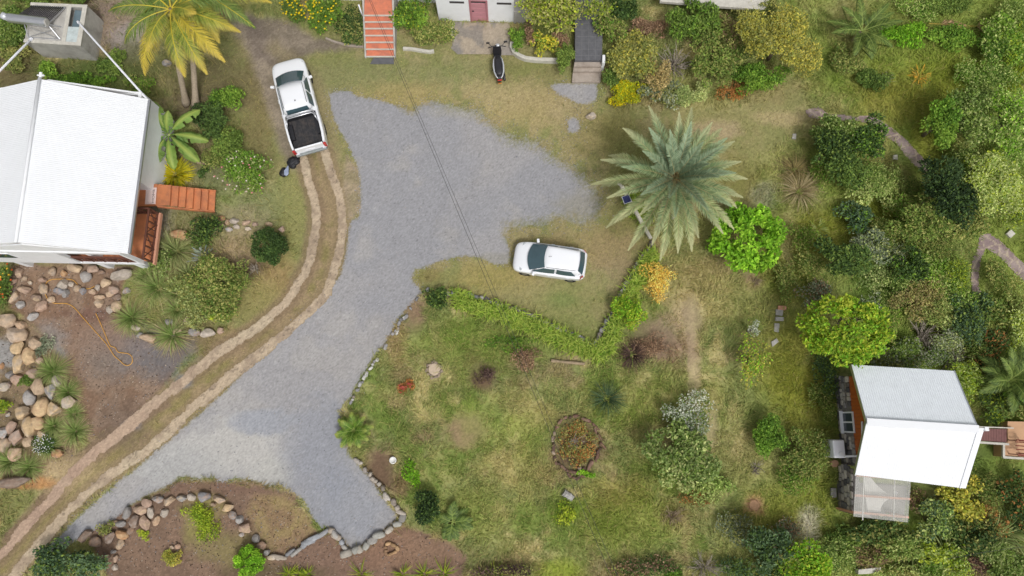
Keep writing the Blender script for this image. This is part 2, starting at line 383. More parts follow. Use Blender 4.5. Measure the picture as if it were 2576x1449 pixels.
# mown dry lawn round the yard
zone([(560,60),(1500,110),(1560,260),(1800,270),(2010,200),(2060,300),(1900,420),(1900,520),(1620,560),(1640,640),(1500,880),(1140,745),(1030,740),(860,700),(640,860),(520,940),(600,800),(740,640),(700,470),(600,330)],
     (150,140,102), .92, 30, 30, .12, c2=(132,132,86))
for b in [(900,190,110,45,(122,126,84),.7),(1150,190,120,40,(124,128,86),.6),(1330,190,90,50,(118,118,72),.6),(1010,245,110,35,(160,144,100),.7),(1330,270,140,50,(162,146,106),.75),(1240,230,90,40,(164,150,112),.7),(1440,280,60,40,(160,146,112),.6),
          (1500,340,70,60,(140,128,86),.6),(1560,330,50,70,(112,112,62),.6),(1600,440,60,70,(106,110,58),.7),(1570,580,60,60,(118,116,66),.7),(1420,480,60,40,(132,130,104),.45),(1545,635,50,50,(140,120,98),.6),(1560,700,40,60,(142,128,98),.5),
          (1480,620,140,40,(150,134,96),.6),(1320,720,60,40,(150,132,106),.5),(1240,700,100,40,(150,138,84),.7),(1080,695,40,18,(126,116,72),.7),(1420,760,90,50,(132,132,84),.7),(1410,755,40,20,(112,126,72),.7),(1300,760,80,40,(142,136,92),.6),
          (1790,330,110,60,(136,130,86),.7),(1900,280,120,50,(144,138,94),.7),(1800,330,60,22,(170,150,124),.6),(1960,300,60,16,(174,156,120),.6),(1860,450,70,60,(120,116,64),.7),(1950,400,70,60,(138,136,88),.7),(1930,230,90,30,(140,128,88),.6),(1925,490,30,30,(150,148,140),.5)]:
    blob(*b[:5], s=b[5], soft=.6)
# left verge and gardens
for b in [(650,260,40,150,(128,112,82),.7),(560,210,100,80,(112,104,74),.8),(480,210,90,70,(108,100,72),.7),(630,360,70,80,(118,112,74),.6),(520,400,80,60,(122,112,84),.8),(560,445,70,40,(116,120,84),.8),(660,520,100,60,(126,130,90),.85),
          (600,560,80,40,(150,138,112),.7),(470,550,80,50,(130,126,88),.8),(590,640,70,50,(154,134,108),.85),(690,700,60,60,(150,126,90),.8),(640,760,80,60,(140,132,86),.8),(740,520,40,120,(136,134,86),.8),(560,860,100,40,(142,122,92),.8),(670,850,80,30,(146,126,92),.7),
          (630,670,50,26,(88,74,64),.7),(480,840,80,40,(122,108,82),.8),(390,580,40,80,(160,150,140),.75),(300,180,140,60,(98,96,62),.7),(130,210,150,50,(88,96,56),.8),(300,60,70,70,(140,122,112),.85),(320,110,40,40,(158,148,148),.8),(365,95,40,40,(160,150,142),.6),(245,20,40,40,(128,112,102),.8),
          (30,170,60,70,(110,98,72),.8),(500,265,80,40,(96,84,70),.8),(345,150,60,50,(96,98,60),.8),(260,190,70,40,(86,100,52),.8)]:
    blob(*b[:5], s=b[5], soft=.6, g=.25)
# paths and bare earth
zone(DIRTTRACK, (156,143,128), .9, 14, 16, 0, c2=(136,124,110), line=30)
zone([(600,40),(720,50),(790,95),(900,120),(800,128),(700,165),(640,150)], (142,130,118), .9, 12, 14, 0, c2=(126,114,104))
zone(DIRTTRACK2, (140,128,98), .6, 14, 16, .1, line=20)
between = STRIP_L+STRIP_R[::-1]
zone(between, (152,132,104), .9, 6, 10, .05, c2=(136,124,84))
zone([(470,960),(560,900),(300,1150),(140,1300),(20,1449),(-40,1449),(-20,1420),(120,1290),(260,1160)], (132,122,76), .8, 16, 12, .1, c2=(144,130,92))
zone([(420,1000),(250,1085),(150,1180),(60,1290),(0,1350),(20,1375),(130,1255),(230,1160),(330,1080),(430,1020)], (118,98,82), .9, 8, 10, 0, c2=(132,112,94))
zone(STRIP_R, (144,126,98), .8, 6, 6, 0, line=23)
zone(STRIP_L, (134,114,92), .7, 8, 8, 0, line=24)
zone([(0,1210),(110,1225),(60,1290),(0,1340)], (128,128,82), .8, 12, 20, .3)
zone([(870,390),(905,430),(912,530),(878,555),(862,470)], (168,150,130), .8, 6, 8, 0, c2=(150,136,112))
zone(SOILYARD, (130,104,87), .96, 8, 16, 0, c2=(142,120,104))
for b in [(345,880,60,50,(120,116,118),.7),(390,920,50,40,(112,110,112),.7),(270,900,60,60,(126,118,112),.6),(310,1060,60,60,(112,96,84),.6),(250,850,70,40,(140,118,104),.6),(440,880,50,40,(116,112,112),.7),(460,960,20,16,(124,128,136),.8),(330,1070,22,14,(134,132,136),.7),(160,700,80,30,(150,126,104),.7),(250,790,80,16,(112,84,76),.6),(120,870,40,50,(150,152,152),.5),(150,900,20,30,(150,156,160),.6)]:
    blob(*b[:5], s=b[5], soft=.6, g=0)
zone(ROCKERY, (142,120,100), .9, 10, 12, 0, c2=(124,106,86))
blob(15,890,40,40,(150,148,146),.9,.4,g=0); blob(150,1190,90,40,(178,158,122),.8,.6,g=.1); blob(60,1215,80,14,(176,128,84),.8,.4)
zone(SOILBED, (122,100,86), .97, 7, 14, 0, c2=(134,110,94))
zone([(640,1245),(720,1245),(775,1290),(798,1330),(740,1385),(690,1390),(650,1345),(620,1290)], (150,132,94), .85, 12, 16, .25, c2=(138,116,90))
for b in [(510,1300,45,70,(150,146,84),.7),(580,1380,90,40,(134,124,84),.8),(640,1400,50,30,(116,108,66),.6),(560,1225,140,18,(124,100,86),.8),(960,1380,120,50,(142,112,92),.7),(1080,1390,90,40,(138,112,92),.6),(800,1400,120,40,(128,104,90),.6),(690,1440,110,20,(86,80,54),.6)]:
    blob(*b[:5], s=b[5], soft=.6)
# meadow: worn trail, cut patches, brown weeds
for b in [(1735,785,34,50,(172,154,122),.75),(1705,760,40,26,(150,130,108),.4),(1738,870,10,110,(186,168,132),.85),(1752,970,10,90,(186,168,132),.85),(1790,1065,18,70,(180,164,126),.75),(1640,850,60,50,(138,114,100),.6),(1690,880,60,40,(134,110,96),.7),(1700,810,60,40,(146,128,108),.35),
          (1215,945,32,36,(112,82,72),.8),(1190,900,26,30,(140,116,96),.6),(1325,900,60,40,(126,112,92),.6),(1170,1085,55,40,(160,132,108),.8),(1060,1100,22,16,(130,104,92),.6),(1000,1015,26,18,(168,150,118),.8),(1015,940,30,30,(150,128,104),.6),(1000,860,26,60,(150,126,98),.7),(1045,790,28,40,(144,116,98),.8),
          (955,1180,36,55,(112,90,74),.95),(1010,1220,22,30,(118,96,78),.8),(1340,1050,60,40,(156,140,98),.6),(1310,1180,90,60,(144,136,86),.6),(1290,1010,50,30,(150,140,96),.5),(1560,1240,70,40,(150,138,84),.7),(1780,1000,40,40,(124,126,66),.5),(1900,1150,50,60,(140,132,92),.6),(1840,1120,40,90,(152,142,104),.5),
          (1970,920,60,120,(122,122,52),.75),(2010,1000,60,110,(114,116,46),.7),(1960,1300,90,80,(116,118,50),.7),(2050,1230,40,120,(110,116,46),.7),(1560,1290,120,60,(112,116,52),.6),(1420,1290,50,40,(94,118,36),.7),(1600,1010,120,70,(104,116,48),.6),(1180,860,150,70,(104,122,54),.6),(1380,850,140,50,(106,122,56),.6),
          (1890,705,30,24,(136,112,96),.9),(1895,1270,22,20,(172,138,106),.9),(1690,1300,36,32,(118,92,74),.8),(1520,640,1,1,(0,0,0),0),(1960,640,70,90,(118,116,56),.7),(1980,700,60,120,(120,122,62),.6),(1980,600,16,60,(150,140,110),.7),(1860,760,90,60,(142,138,90),.6),(1750,700,80,60,(150,136,98),.7),
          (2200,80,130,60,(122,124,70),.6),(2130,60,40,90,(140,134,92),.7),(2320,170,150,80,(114,126,58),.8),(2400,200,120,60,(118,126,50),.8),(2250,250,110,60,(124,122,56),.8),(2330,340,50,90,(118,120,50),.8),(2200,420,50,60,(122,112,72),.6),(2210,540,60,60,(116,122,48),.8),(2080,590,90,60,(112,114,44),.8),(2200,720,70,60,(86,112,48),.7),(2290,860,70,60,(90,108,48),.7),
          (2520,560,60,40,(114,126,62),.7),(2560,700,40,90,(112,122,60),.7),(2450,60,150,50,(122,134,66),.7),(2260,900,60,18,(120,92,74),.7),(2480,1180,90,60,(88,106,50),.7),(2370,1280,60,40,(112,98,74),.6),(2030,1330,26,50,(176,168,160),.8),(1985,1330,40,40,(118,116,58),.5),(1400,1440,60,30,(128,140,50),.7),
          (1700,1200,160,60,(92,104,44),.5),(2060,950,40,160,(112,108,46),.5),(2500,1400,90,50,(104,78,66),.6),(1250,1430,90,30,(92,70,62),.6),(1448,1118,58,64,(104,84,66),.95),(1330,1090,60,50,(120,134,62),.5),(1220,1060,60,60,(124,138,66),.5),(1180,1290,80,60,(122,134,64),.5),(1600,1330,110,60,(120,136,60),.5)]:
    blob(*b[:5], s=b[5], soft=.6)
for b in [(1215,945,40,40),(955,1180,40,60),(1170,1085,60,45),(1640,850,60,60),(1045,800,30,50),(1738,880,13,130),(1752,980,13,90),(1738,790,26,50),(1790,1070,20,60),(1957,790,22,34),(1955,825,14,26),(1944,862,18,20),(2249,397,16,14),(1996,344,12,16),(2538,589,22,22),(2094,1238,18,20),(1428,1246,22,16),(1448,1125,66,76),(1428,910,48,10),(1093,929,24,24),(1895,1270,18,16)]:
    t = 1-sstep(.6, 1.3, np.hypot((UU-b[0])/b[2], (VV-b[1])/b[3])+warp*.5); grassy *= 1-.96*t
# buildings and slabs carry no grass
for P in (GRAVEL, PATCH1, PATCH2, APRON, FLAG1, FLAG2, [(0,200),(372,240),(410,470),(365,680),(0,670)], [(2100,930),(2400,930),(2420,1230),(2290,1320),(2105,1290)], [(915,-20),(1000,-20),(1000,165),(915,165)], [(1440,60),(1520,60),(1512,205),(1438,205)], [(2400,1060),(2600,1060),(2600,1160),(2400,1150)]):
    grassy *= 1-sstep(-6, 10, polysd(P, UU, VV)+8*warp)
grassy = np.clip(grassy, 0, 1)
col = col*(1.03+.38*grassy)[..., None]*(1-grassy[..., None]*np.array([.0, -.0, .06]))
gcol = col*(1+(grain-.5)*.34+(grain2-.5)*.3)[..., None]
GIDX = np.arange(NX*NY).reshape(NY, NX)
Q = np.stack([GIDX[:-1, :-1], GIDX[:-1, 1:], GIDX[1:, 1:], GIDX[1:, :-1]], -1).reshape(-1, 4)
gv = np.stack([XX, YY, HH], -1).reshape(-1, 3)
B = 400.0; nb = len(gv)
xa, xb, ya, yb = gx[0], gx[-1], gy[0], gy[-1]
ov = np.array([(-B,-B,0),(B,-B,0),(B,B,0),(-B,B,0),(xa,ya,0),(xb,ya,0),(xb,yb,0),(xa,yb,0)], float)
of = np.array([(0,1,5,4),(1,2,6,5),(2,3,7,6),(3,0,4,7)])+nb
oc = np.tile(np.array(S(108,118,66)), (8, 1))
tag(npmesh('ground', np.vstack([gv, ov]), [Q, of], M['soil'], np.vstack([gcol.reshape(-1, 3), oc]), smooth=True), kind='structure')

def sheet(name, sd, cols, m, dz, label=None, clip=0.0):
    """cells of the survey grid where sd > clip, laid dz above the ground"""
    inside = sd > clip
    fm = (inside[:-1, :-1] & inside[:-1, 1:] & inside[1:, 1:] & inside[1:, :-1]).ravel()
    f = Q[fm]; used, inv = np.unique(f, return_inverse=True)
    v = gv[used].copy(); v[:, 2] += dz
    return tag(npmesh(name, v, [inv.reshape(-1, 4)], m, cols.reshape(-1, 3)[used], smooth=True), label, kind='structure')
def jit(c, a=.3, b=.2): return c*(1+(rng.random(XX.shape)-.5)*a+(grain2-.5)*b)[..., None]

# grey gravel yard
gr = np.broadcast_to(L(159,157,158), col.shape).copy()
gr = mix(gr, L(151,151,155), .8*sstep(.45, .6, n3)); gr = mix(gr, L(170,166,162), .5*sstep(.5, .7, n1))
def gb(u, v, ru, rv, c, s):
    global gr
    d = np.hypot((UU-u)/ru, (VV-v)/rv)+warp*.6; gr = mix(gr, L(*c), s*(1-sstep(.5, 1.4, d)))
gb(600,1120,130,80,(186,183,178),.85); gb(450,1180,110,60,(178,177,174),.7); gb(680,1190,60,40,(184,182,176),.7); gb(800,1120,90,120,(148,150,157),.75); gb(880,1280,90,90,(147,150,158),.7)
for off in (0, 62, 150, 214):
    ln = [(250+off*.5,1290-off*.1),(440+off*.6,1130+off*.1),(640+off*.75,960+off*.3),(800+off*.85,800+off*.45),(905+off*.95,640+off*.35),(960+off,480+off*.3),(1000+off,330+off*.2)]
    t_ = 1-sstep(3, 15, linesd(ln, UU, VV)+6*warp); gr = gr*(1+(.05 if off in (0, 62) else -.045)*t_*sstep(.35, .6, n1))[..., None]; gb(660,1060,70,30,(158,160,166),.6)
gb(1460,520,70,40,(150,146,134),.7); gb(1300,310,60,30,(160,156,142),.6); gb(1180,280,100,20,(162,158,146),.5); gb(1250,655,60,20,(150,146,132),.5); gb(560,1000,70,30,(176,172,168),.5); gb(200,1350,60,40,(146,148,156),.6)
fleck = rng.random(XX.shape); gr = gr*np.where(fleck > .985, .72, np.where(fleck < .02, 1.14, 1))[..., None]
sdG = np.maximum(np.maximum(polysd(GRAVEL, UU, VV), polysd(PATCH1, UU, VV)), polysd(PATCH2, UU, VV))
feather = sstep(1150, 1260, UU)*(1-sstep(560, 640, VV))+.5*sstep(200, 260, VV)*(1-sstep(300, 340, VV))*(UU > 1000)
feather = np.clip(feather, 0, 1)*(1-sstep(1350, 1372, UU)*(1-sstep(338, 348, VV)))
sdGn = sdG+(6+20*feather)*warp+(grain-.5)*(7+16*feather)+6*feather
fade = sstep(0, 9+34*feather, sdGn); gcl = jit(gr, .26, .12); gcl = gcl*fade[..., None]+gcol*(1-fade)[..., None]*1.0
sheet('gravel_yard', sdGn, gcl, M['gravel'], .012)
# concrete wheel strips of the drive
tr = np.broadcast_to(L(188,169,145), col.shape).copy(); tr = mix(tr, L(160,142,122), .8*sstep(.45, .62, n2)); tr = mix(tr, L(196,180,154), .6*sstep(.55, .7, n1))
crack = np.abs(fbm(XX*2.2, YY*2.2, 55, 3)-.5) < .012; tr = tr*np.where(crack, .62, 1)[..., None]
broken = sstep(.56, .68, fbm(XX*1.3+3, YY*1.3, 60, 4))
wid = 13.5+2.5*(n1-.5)+3*sstep(760, 980, VV)
sdL, sdR = wid-linesd(STRIP_L, UU, VV), wid-linesd(STRIP_R, UU, VV)
sdT = np.maximum(sdL, sdR)+5*(n2-.5)+7*(n4-.5)-broken*sstep(700, 1000, VV)*5
tr = mix(tr, L(176,146,128), .6*sstep(850, 1100, VV)*(sdL > sdR))
grassy *= 1-.9*sstep(-4, 6, sdT)
ft = sstep(-1, 5, sdT); tcl = jit(tr, .26, .3); tcl = tcl*ft[..., None]+gcol*(1-ft)[..., None]
sheet('concrete_track', sdT, tcl, M['track'], .02)
# concrete apron before the pink door, flagstone garden path
ap = np.broadcast_to(L(158,150,142), col.shape).copy(); ap = mix(ap, L(172,158,138), .8*sstep(.42, .6, n1)); ap = mix(ap, L(128,124,120), .7*sstep(.5, .66, n2))
sheet('concrete_apron', polysd(APRON, UU, VV)+3*warp, jit(ap, .2, .2), M['track'], .035)
fl = np.broadcast_to(L(146,128,126), col.shape).copy(); fl = mix(fl, L(166,150,144), .8*sstep(.42, .6, n2))
vx, vy = XX*1.9+.5*n2, YY*1.9+.5*n1
cx0, cy0 = np.floor(vx), np.floor(vy); d1 = np.full(XX.shape, 9.); d2 = d1.copy()
for i in (-1, 0, 1):
    for j in (-1, 0, 1):
        px = cx0+i+_hash(cx0+i, cy0+j, 5); py = cy0+j+_hash(cx0+i, cy0+j, 6); d = np.hypot(vx-px, vy-py)
        d2 = np.minimum(d2, np.maximum(d1, d)); d1 = np.minimum(d1, d)
fl = mix(fl, L(188,172,150), 1-sstep(.02, .12, d2-d1))
sdF = np.maximum(polysd(FLAG1, UU, VV), polysd(FLAG2, UU, VV))+5*warp
sheet('flagstone_path', sdF, jit(fl, .18, .2), M['track'], .03)

# ------------------------------------------------------------------ grass
def blades(n, dens, hmin, hmax, wd, seed, name, label, flat=(.35, 1.25), gain=1.19):
    r = np.random.default_rng(seed)
    x = r.uniform(gx[0]+.1, gx[-1]-.1, n*3); y = r.uniform(gy[0]+.1, gy[-1]-.1, n*3)
    ix = ((x-X0)/STEP+.5).astype(int); iy = ((y-Y0)/STEP+.5).astype(int)
    ok = r.random(n*3) < dens[iy, ix]; x, y, ix, iy = x[ok][:n], y[ok][:n], ix[ok][:n], iy[ok][:n]; n = len(x)
    c = col[iy, ix]
    az = fbm(x*.8, y*.8, seed+3, 3)*12.6+r.normal(0, .9, n)
    lean = r.uniform(flat[0], flat[1], n); h = r.uniform(hmin, hmax, n)*(.6+.9*fbm(x*.7, y*.7, seed+4, 2))
    d = np.stack([np.cos(az)*np.sin(lean), np.sin(az)*np.sin(lean), np.cos(lean)], -1)
    sd = np.stack([-np.sin(az), np.cos(az), np.zeros(n)], -1)*(wd*r.uniform(.6, 1.3, n))[:, None]
    b = np.stack([x, y, HH[iy, ix]-.01], -1)
    mid = b+d*(h*.55)[:, None]; tip = mid+(d*np.array([1.25, 1.25, .55]))*(h*.5)[:, None]
    V = np.stack([b-sd*.7, b+sd*.7, mid+sd, tip, mid-sd], 1).reshape(-1, 3)
    k = np.arange(n)[:, None]*5
    F4 = np.concatenate([k+np.array([[0, 1, 2, 4]])]); F3 = k+np.array([[4, 2, 3]])
    c = c*np.array([1.0, 1.01, .93]); tone = r.random(n); cc = c*(gain+(r.random(n)-.45)*.6)[:, None]
    cc = np.where((tone > .86+.07*(x > 9))[:, None], cc*.45+np.array(S(186,170,112))*.62, cc)
    cc = np.where((tone < .16)[:, None], cc*.6+np.array(S(104,138,60))*.45, cc)
    return tag(npmesh(name, V, [F4, F3], M['grass'], np.repeat(cc, 5, 0)), label, 'grass', kind='stuff')
tall = grassy*sstep(.12, .5, grassy)*(.35+.65*sstep(.3, .6, fbm(XX*.9, YY*.9, 91, 3)))
blades(200000, tall, .16, .42, .013, 11, 'meadow_grass', 'long green and straw coloured grass of the garden meadow')
short = sstep(.03, .1, grassy)*(1-.6*sstep(.3, .6, grassy))
blades(90000, short, .04, .10, .012, 12, 'lawn_grass', 'short dry olive grass round the gravel yard', (.6, 1.4), 1.38)

# loose chips along gravel edges, bits on bare soil
def chips(n, dens, smin, smax, cols, seed, name, label, cat, rough='rock'):
    r = np.random.default_rng(seed); N = n*6
    x = r.uniform(gx[0]+.1, gx[-1]-.1, N); y = r.uniform(gy[0]+.1, gy[-1]-.1, N)
    ix = ((x-X0)/STEP+.5).astype(int); iy = ((y-Y0)/STEP+.5).astype(int)
    ok = r.random(N) < dens[iy, ix]; x, y, ix, iy = x[ok][:n], y[ok][:n], ix[ok][:n], iy[ok][:n]; n = len(x)
    base = np.array([(1,0,0),(0,1,0),(-1,0,0),(0,-1,0),(0,0,.7),(0,0,-.4)], float)
    s = r.uniform(smin, smax, n)[:, None, None]*r.uniform(.6, 1.3, (n, 6, 1))
    a = r.random(n)*6.28; ca, sa = np.cos(a)[:, None], np.sin(a)[:, None]
    b = np.broadcast_to(base, (n, 6, 3))*s
    V = np.stack([b[..., 0]*ca-b[..., 1]*sa*.7+x[:, None], b[..., 0]*sa+b[..., 1]*ca*.7+y[:, None], b[..., 2]+HH[iy, ix][:, None]+.02], -1).reshape(-1, 3)
    F = np.array([(0,1,4),(1,2,4),(2,3,4),(3,0,4),(1,0,5),(2,1,5),(3,2,5),(0,3,5)])
    F = (np.arange(n)[:, None, None]*6+F).reshape(-1, 3)
    cl = np.array([S(*c) for c in cols])[r.integers(0, len(cols), n)]*r.uniform(.8, 1.15, n)[:, None]
    return tag(npmesh(name, V, [F], M[rough], np.repeat(cl, 6, 0)), label, cat, kind='stuff')
ed = np.exp(-(sdG/(9+16*feather))**2)*.9+np.where(sdG > 0, .10, 0)
ed = np.where(sdT > -3, ed*.25, ed)
chips(26000, ed, .014, .034, [(160,160,168),(140,142,152),(184,182,182),(120,122,130),(170,160,150)], 31, 'gravel_chips', 'loose grey gravel chips spilling over the yard edges', 'gravel')
sdS = np.maximum(np.maximum(polysd(SOILYARD, UU, VV), polysd(SOILBED, UU, VV)), polysd(ROCKERY, UU, VV))
chips(16000, (sdS > 4)*(.3+.7*sstep(.4, .6, n2)), .012, .045, [(170,150,132),(110,92,80),(90,78,68),(190,174,158),(140,118,100),(150,148,150)], 32, 'soil_debris', 'small stones and clods littering the bare brown earth', 'debris')
# ------------------------------------------------------------------ buildings
def corr_roof(name, a, b, c, d, m, parent, pitch=.09, amp=.004, th=.02, across=True):
    """corrugated sheet a-b (eave) to d-c (ridge); waves run from eave to ridge"""
    a, b, c, d = map(Vector, (a, b, c, d)); n = max(2, int((b-a).length/pitch*4))
    nr = (b-a).cross(d-a).normalized()
    if nr.z < 0: nr = -nr
    V = []
    for i in range(n+1):
        t = i/n; o = nr*amp*math.sin(i*math.pi/2)
        V += [a.lerp(b, t)+o, d.lerp(c, t)+o, a.lerp(b, t)+o-nr*th, d.lerp(c, t)+o-nr*th]
    i = np.arange(n)[:, None]*4
    F = np.concatenate([i+np.array([[0, 4, 5, 1]]), i+np.array([[2, 3, 7, 6]]), i+np.array([[0, 2, 6, 4]]), i+np.array([[1, 5, 7, 3]])])
    return npmesh(name, np.array(V), [F, np.array([[0, 1, 3, 2]])], m, None, parent)

def make_left_house():
    zf, ze = 1.3, 3.5
    SE = G(362, 664, zf); SE = Vector((SE.x, SE.y, 0))
    ne, se = G(372, 250, ze), G(321, 637, ze); rn, rs = G(101, 200, 4.75), G(41, 608, 4.75)
    nrth = (ne-se); nrth.z = 0; nrth.normalize(); est = Vector((nrth.y, -nrth.x, 0))
    root = thing('white_house', 'white house with a big bright white corrugated gable roof and orange veranda', 'house', (SE.x, SE.y, 0))
    def W(e, n, z): return SE+est*e+nrth*n+Vector((0, 0, z))-root.location     # metres east / north of the SE corner
    def boxm(mb, e0, e1, n0, n1, z0, z1):
        return mb.prism([W(e0, n0, 0)[:2], W(e1, n0, 0)[:2], W(e1, n1, 0)[:2], W(e0, n1, 0)[:2]], z0, z1)
    off = -root.location
    def mir(p, r): q = p-r; k = q.dot(est); return r+q-2*k*est
    o = lambda p: p+off
    LN = (rn-rs).length
    corr_roof('roof', o(se), o(ne), o(rn), o(rs), M['roof'], root)
    nw, sw = mir(ne, rn), mir(se, rs)
    corr_roof('roof', o(nw), o(sw), o(rs), o(rn), M['roof'], root)
    up = Vector((0, 0, .035))
    mb = MB(); mb.tube([o(rs)+up-nrth*.05, o(rn)+up+nrth*.05], .075, 8); mb.build('ridge_cap', M['roof'], root, smooth=True)
    mb = MB(); mb.bar(o(rn)+nrth*.1, o(rn)+nrth*.34+Vector((0, 0, .03)), .12, .06); mb.bar(o(rn)+nrth*.2-est*.16, o(rn)+nrth*.2+est*.16, .06, .06)
    mb.build('finial', M['whitepaint'], root)
    mb = MB(); mb.bar(o(se)+est*.05-Vector((0,0,.07)), o(ne)+est*.05-Vector((0,0,.07)), .10, .10); mb.build('gutter', M['steel'], root)
    for p_, q_ in ((se, rs), (sw, rs), (ne, rn), (nw, rn)): mb = MB(); mb.bar(o(p_)-Vector((0,0,.08)), o(q_)-Vector((0,0,.08)), .03, .16); mb.build('bargeboard', M['whitepaint'], root)
    Ln = 8.0; Wd = 2*(se-rs).dot(est)-1.0; vn = 3.75; vd = 2.2          # house length, width, veranda north extent, veranda depth
    ze_w = 3.36
    # walls
    wl = MB()
    boxm(wl, -Wd, -vd-.9, 0, .15, zf-.22, ze_w)                        # south wall
    boxm(wl, -vd-.9, 0.0, 0.002, .16, zf-.24, zf+.0)                   # floor beam under the veranda opening
    boxm(wl, -vd-.9, -.16, 0.004, .155, ze_w-.25, ze_w)                  # head beam
    boxm(wl, -.16, .0, -.004, .17, zf-.23, ze_w)                       # corner post
    boxm(wl, -.15, .0, vn, Ln, 0, ze_w)                                # east wall, north half
    boxm(wl, -vd, -vd+.15, .16, vn-.01, zf, ze_w)                        # inner veranda wall
    boxm(wl, -vd+.15, -.15, vn+.01, vn+.15, 0, ze_w)
    boxm(wl, -Wd, -.15, Ln-.15, Ln-.003, 0, ze_w); boxm(wl, -Wd-.003, -Wd+.15, .15, Ln-.15, zf-.2, ze_w)
    gb_, rr = W(0, 0, ze_w), o(rs)
    for nn in (.05, Ln-.12):
        A, Bp = W(-.05, nn, ze_w-.02), W(-Wd+.05, nn, ze_w-.02); T = Vector((rr.x, rr.y, 4.62))+nrth*(nn+(0 if nn < 1 else 0))
        k = (A-Bp).length; T = (A+Bp)/2+Vector((0, 0, 1.15)); t2 = nrth*.08
        wl.add([A, Bp, T, A+t2, Bp+t2, T+t2], [(0, 1, 2), (5, 4, 3), (0, 3, 4, 1), (1, 4, 5, 2), (2, 5, 3, 0)])
    wl.build('wall', M['whitepaint'], root)
    for e in (-.35, -2.2, -6.3, -8.6): pr = MB(); boxm(pr, e-.32, e, .02, .3, 0, zf-.20); pr.build('pier', M['whitepaint'], root)
    for n_ in (1.8, 3.4): pr = MB(); boxm(pr, -.34, -.06, n_, n_+.28, 0, zf-.2); pr.build('pier', M['whitepaint'], root)
    fl = MB(); boxm(fl, -Wd+.1, .42, .165, vn-1.22, zf-.12, zf); fl.build('veranda_floor', M['orange'], root)
    fb = MB(); boxm(fb, .42, .52, .0, vn-1.15, zf-.2, zf+.015); fb.build('floor_edge_beam', M['tanwood'], root)
    # balustrade with crossed panels along the east and south edge
    def balustrade(p0, p1):
        p0, p1 = Vector(p0), Vector(p1); mb = MB(); n = max(1, round((p1-p0).length/.62)); zt = Vector((0, 0, .88)); zb = Vector((0, 0, .10))
        mb.bar(p0+zt, p1+zt, .09, .06); mb.bar(p0+zb, p1+zb, .06, .06)
        for i in range(n+1):
            q = p0.lerp(p1, i/n); mb.bar(q, q+zt, .07, .07)
            if i < n:
                r_ = p0.lerp(p1, (i+1)/n)
                if i % 2: mb.bar(q+zb, r_+zt, .045, .035)
                else: mb.bar(q+zt, r_+zb, .045, .035)
                m_ = (q+r_)/2; mb.bar(m_+zb, m_+zt, .04, .035)
        mb.build('balustrade', M['brownwood'], root)
    balustrade(W(.40, .1, zf), W(.40, vn-1.2, zf)); balustrade(W(-vd-.8, .08, zf), W(-.2, .08, zf)); balustrade(W(-.6, vn-1.2, zf), W(.36, vn-1.2, zf))
    # south window (louvres)
    fr = MB(); boxm(fr, -7.15, -5.4, -.03, -.001, zf+.85, ze_w-.35); f = fr.build('window', M['whitepaint'], root)
    wp = MB(); boxm(wp, -7.08, -5.47, -.036, -.031, zf+.92, ze_w-.42); wp.build('pane', M['winglass'], f)
    return root, W, zf
house, HW, zf = make_left_house()
hl = house.location

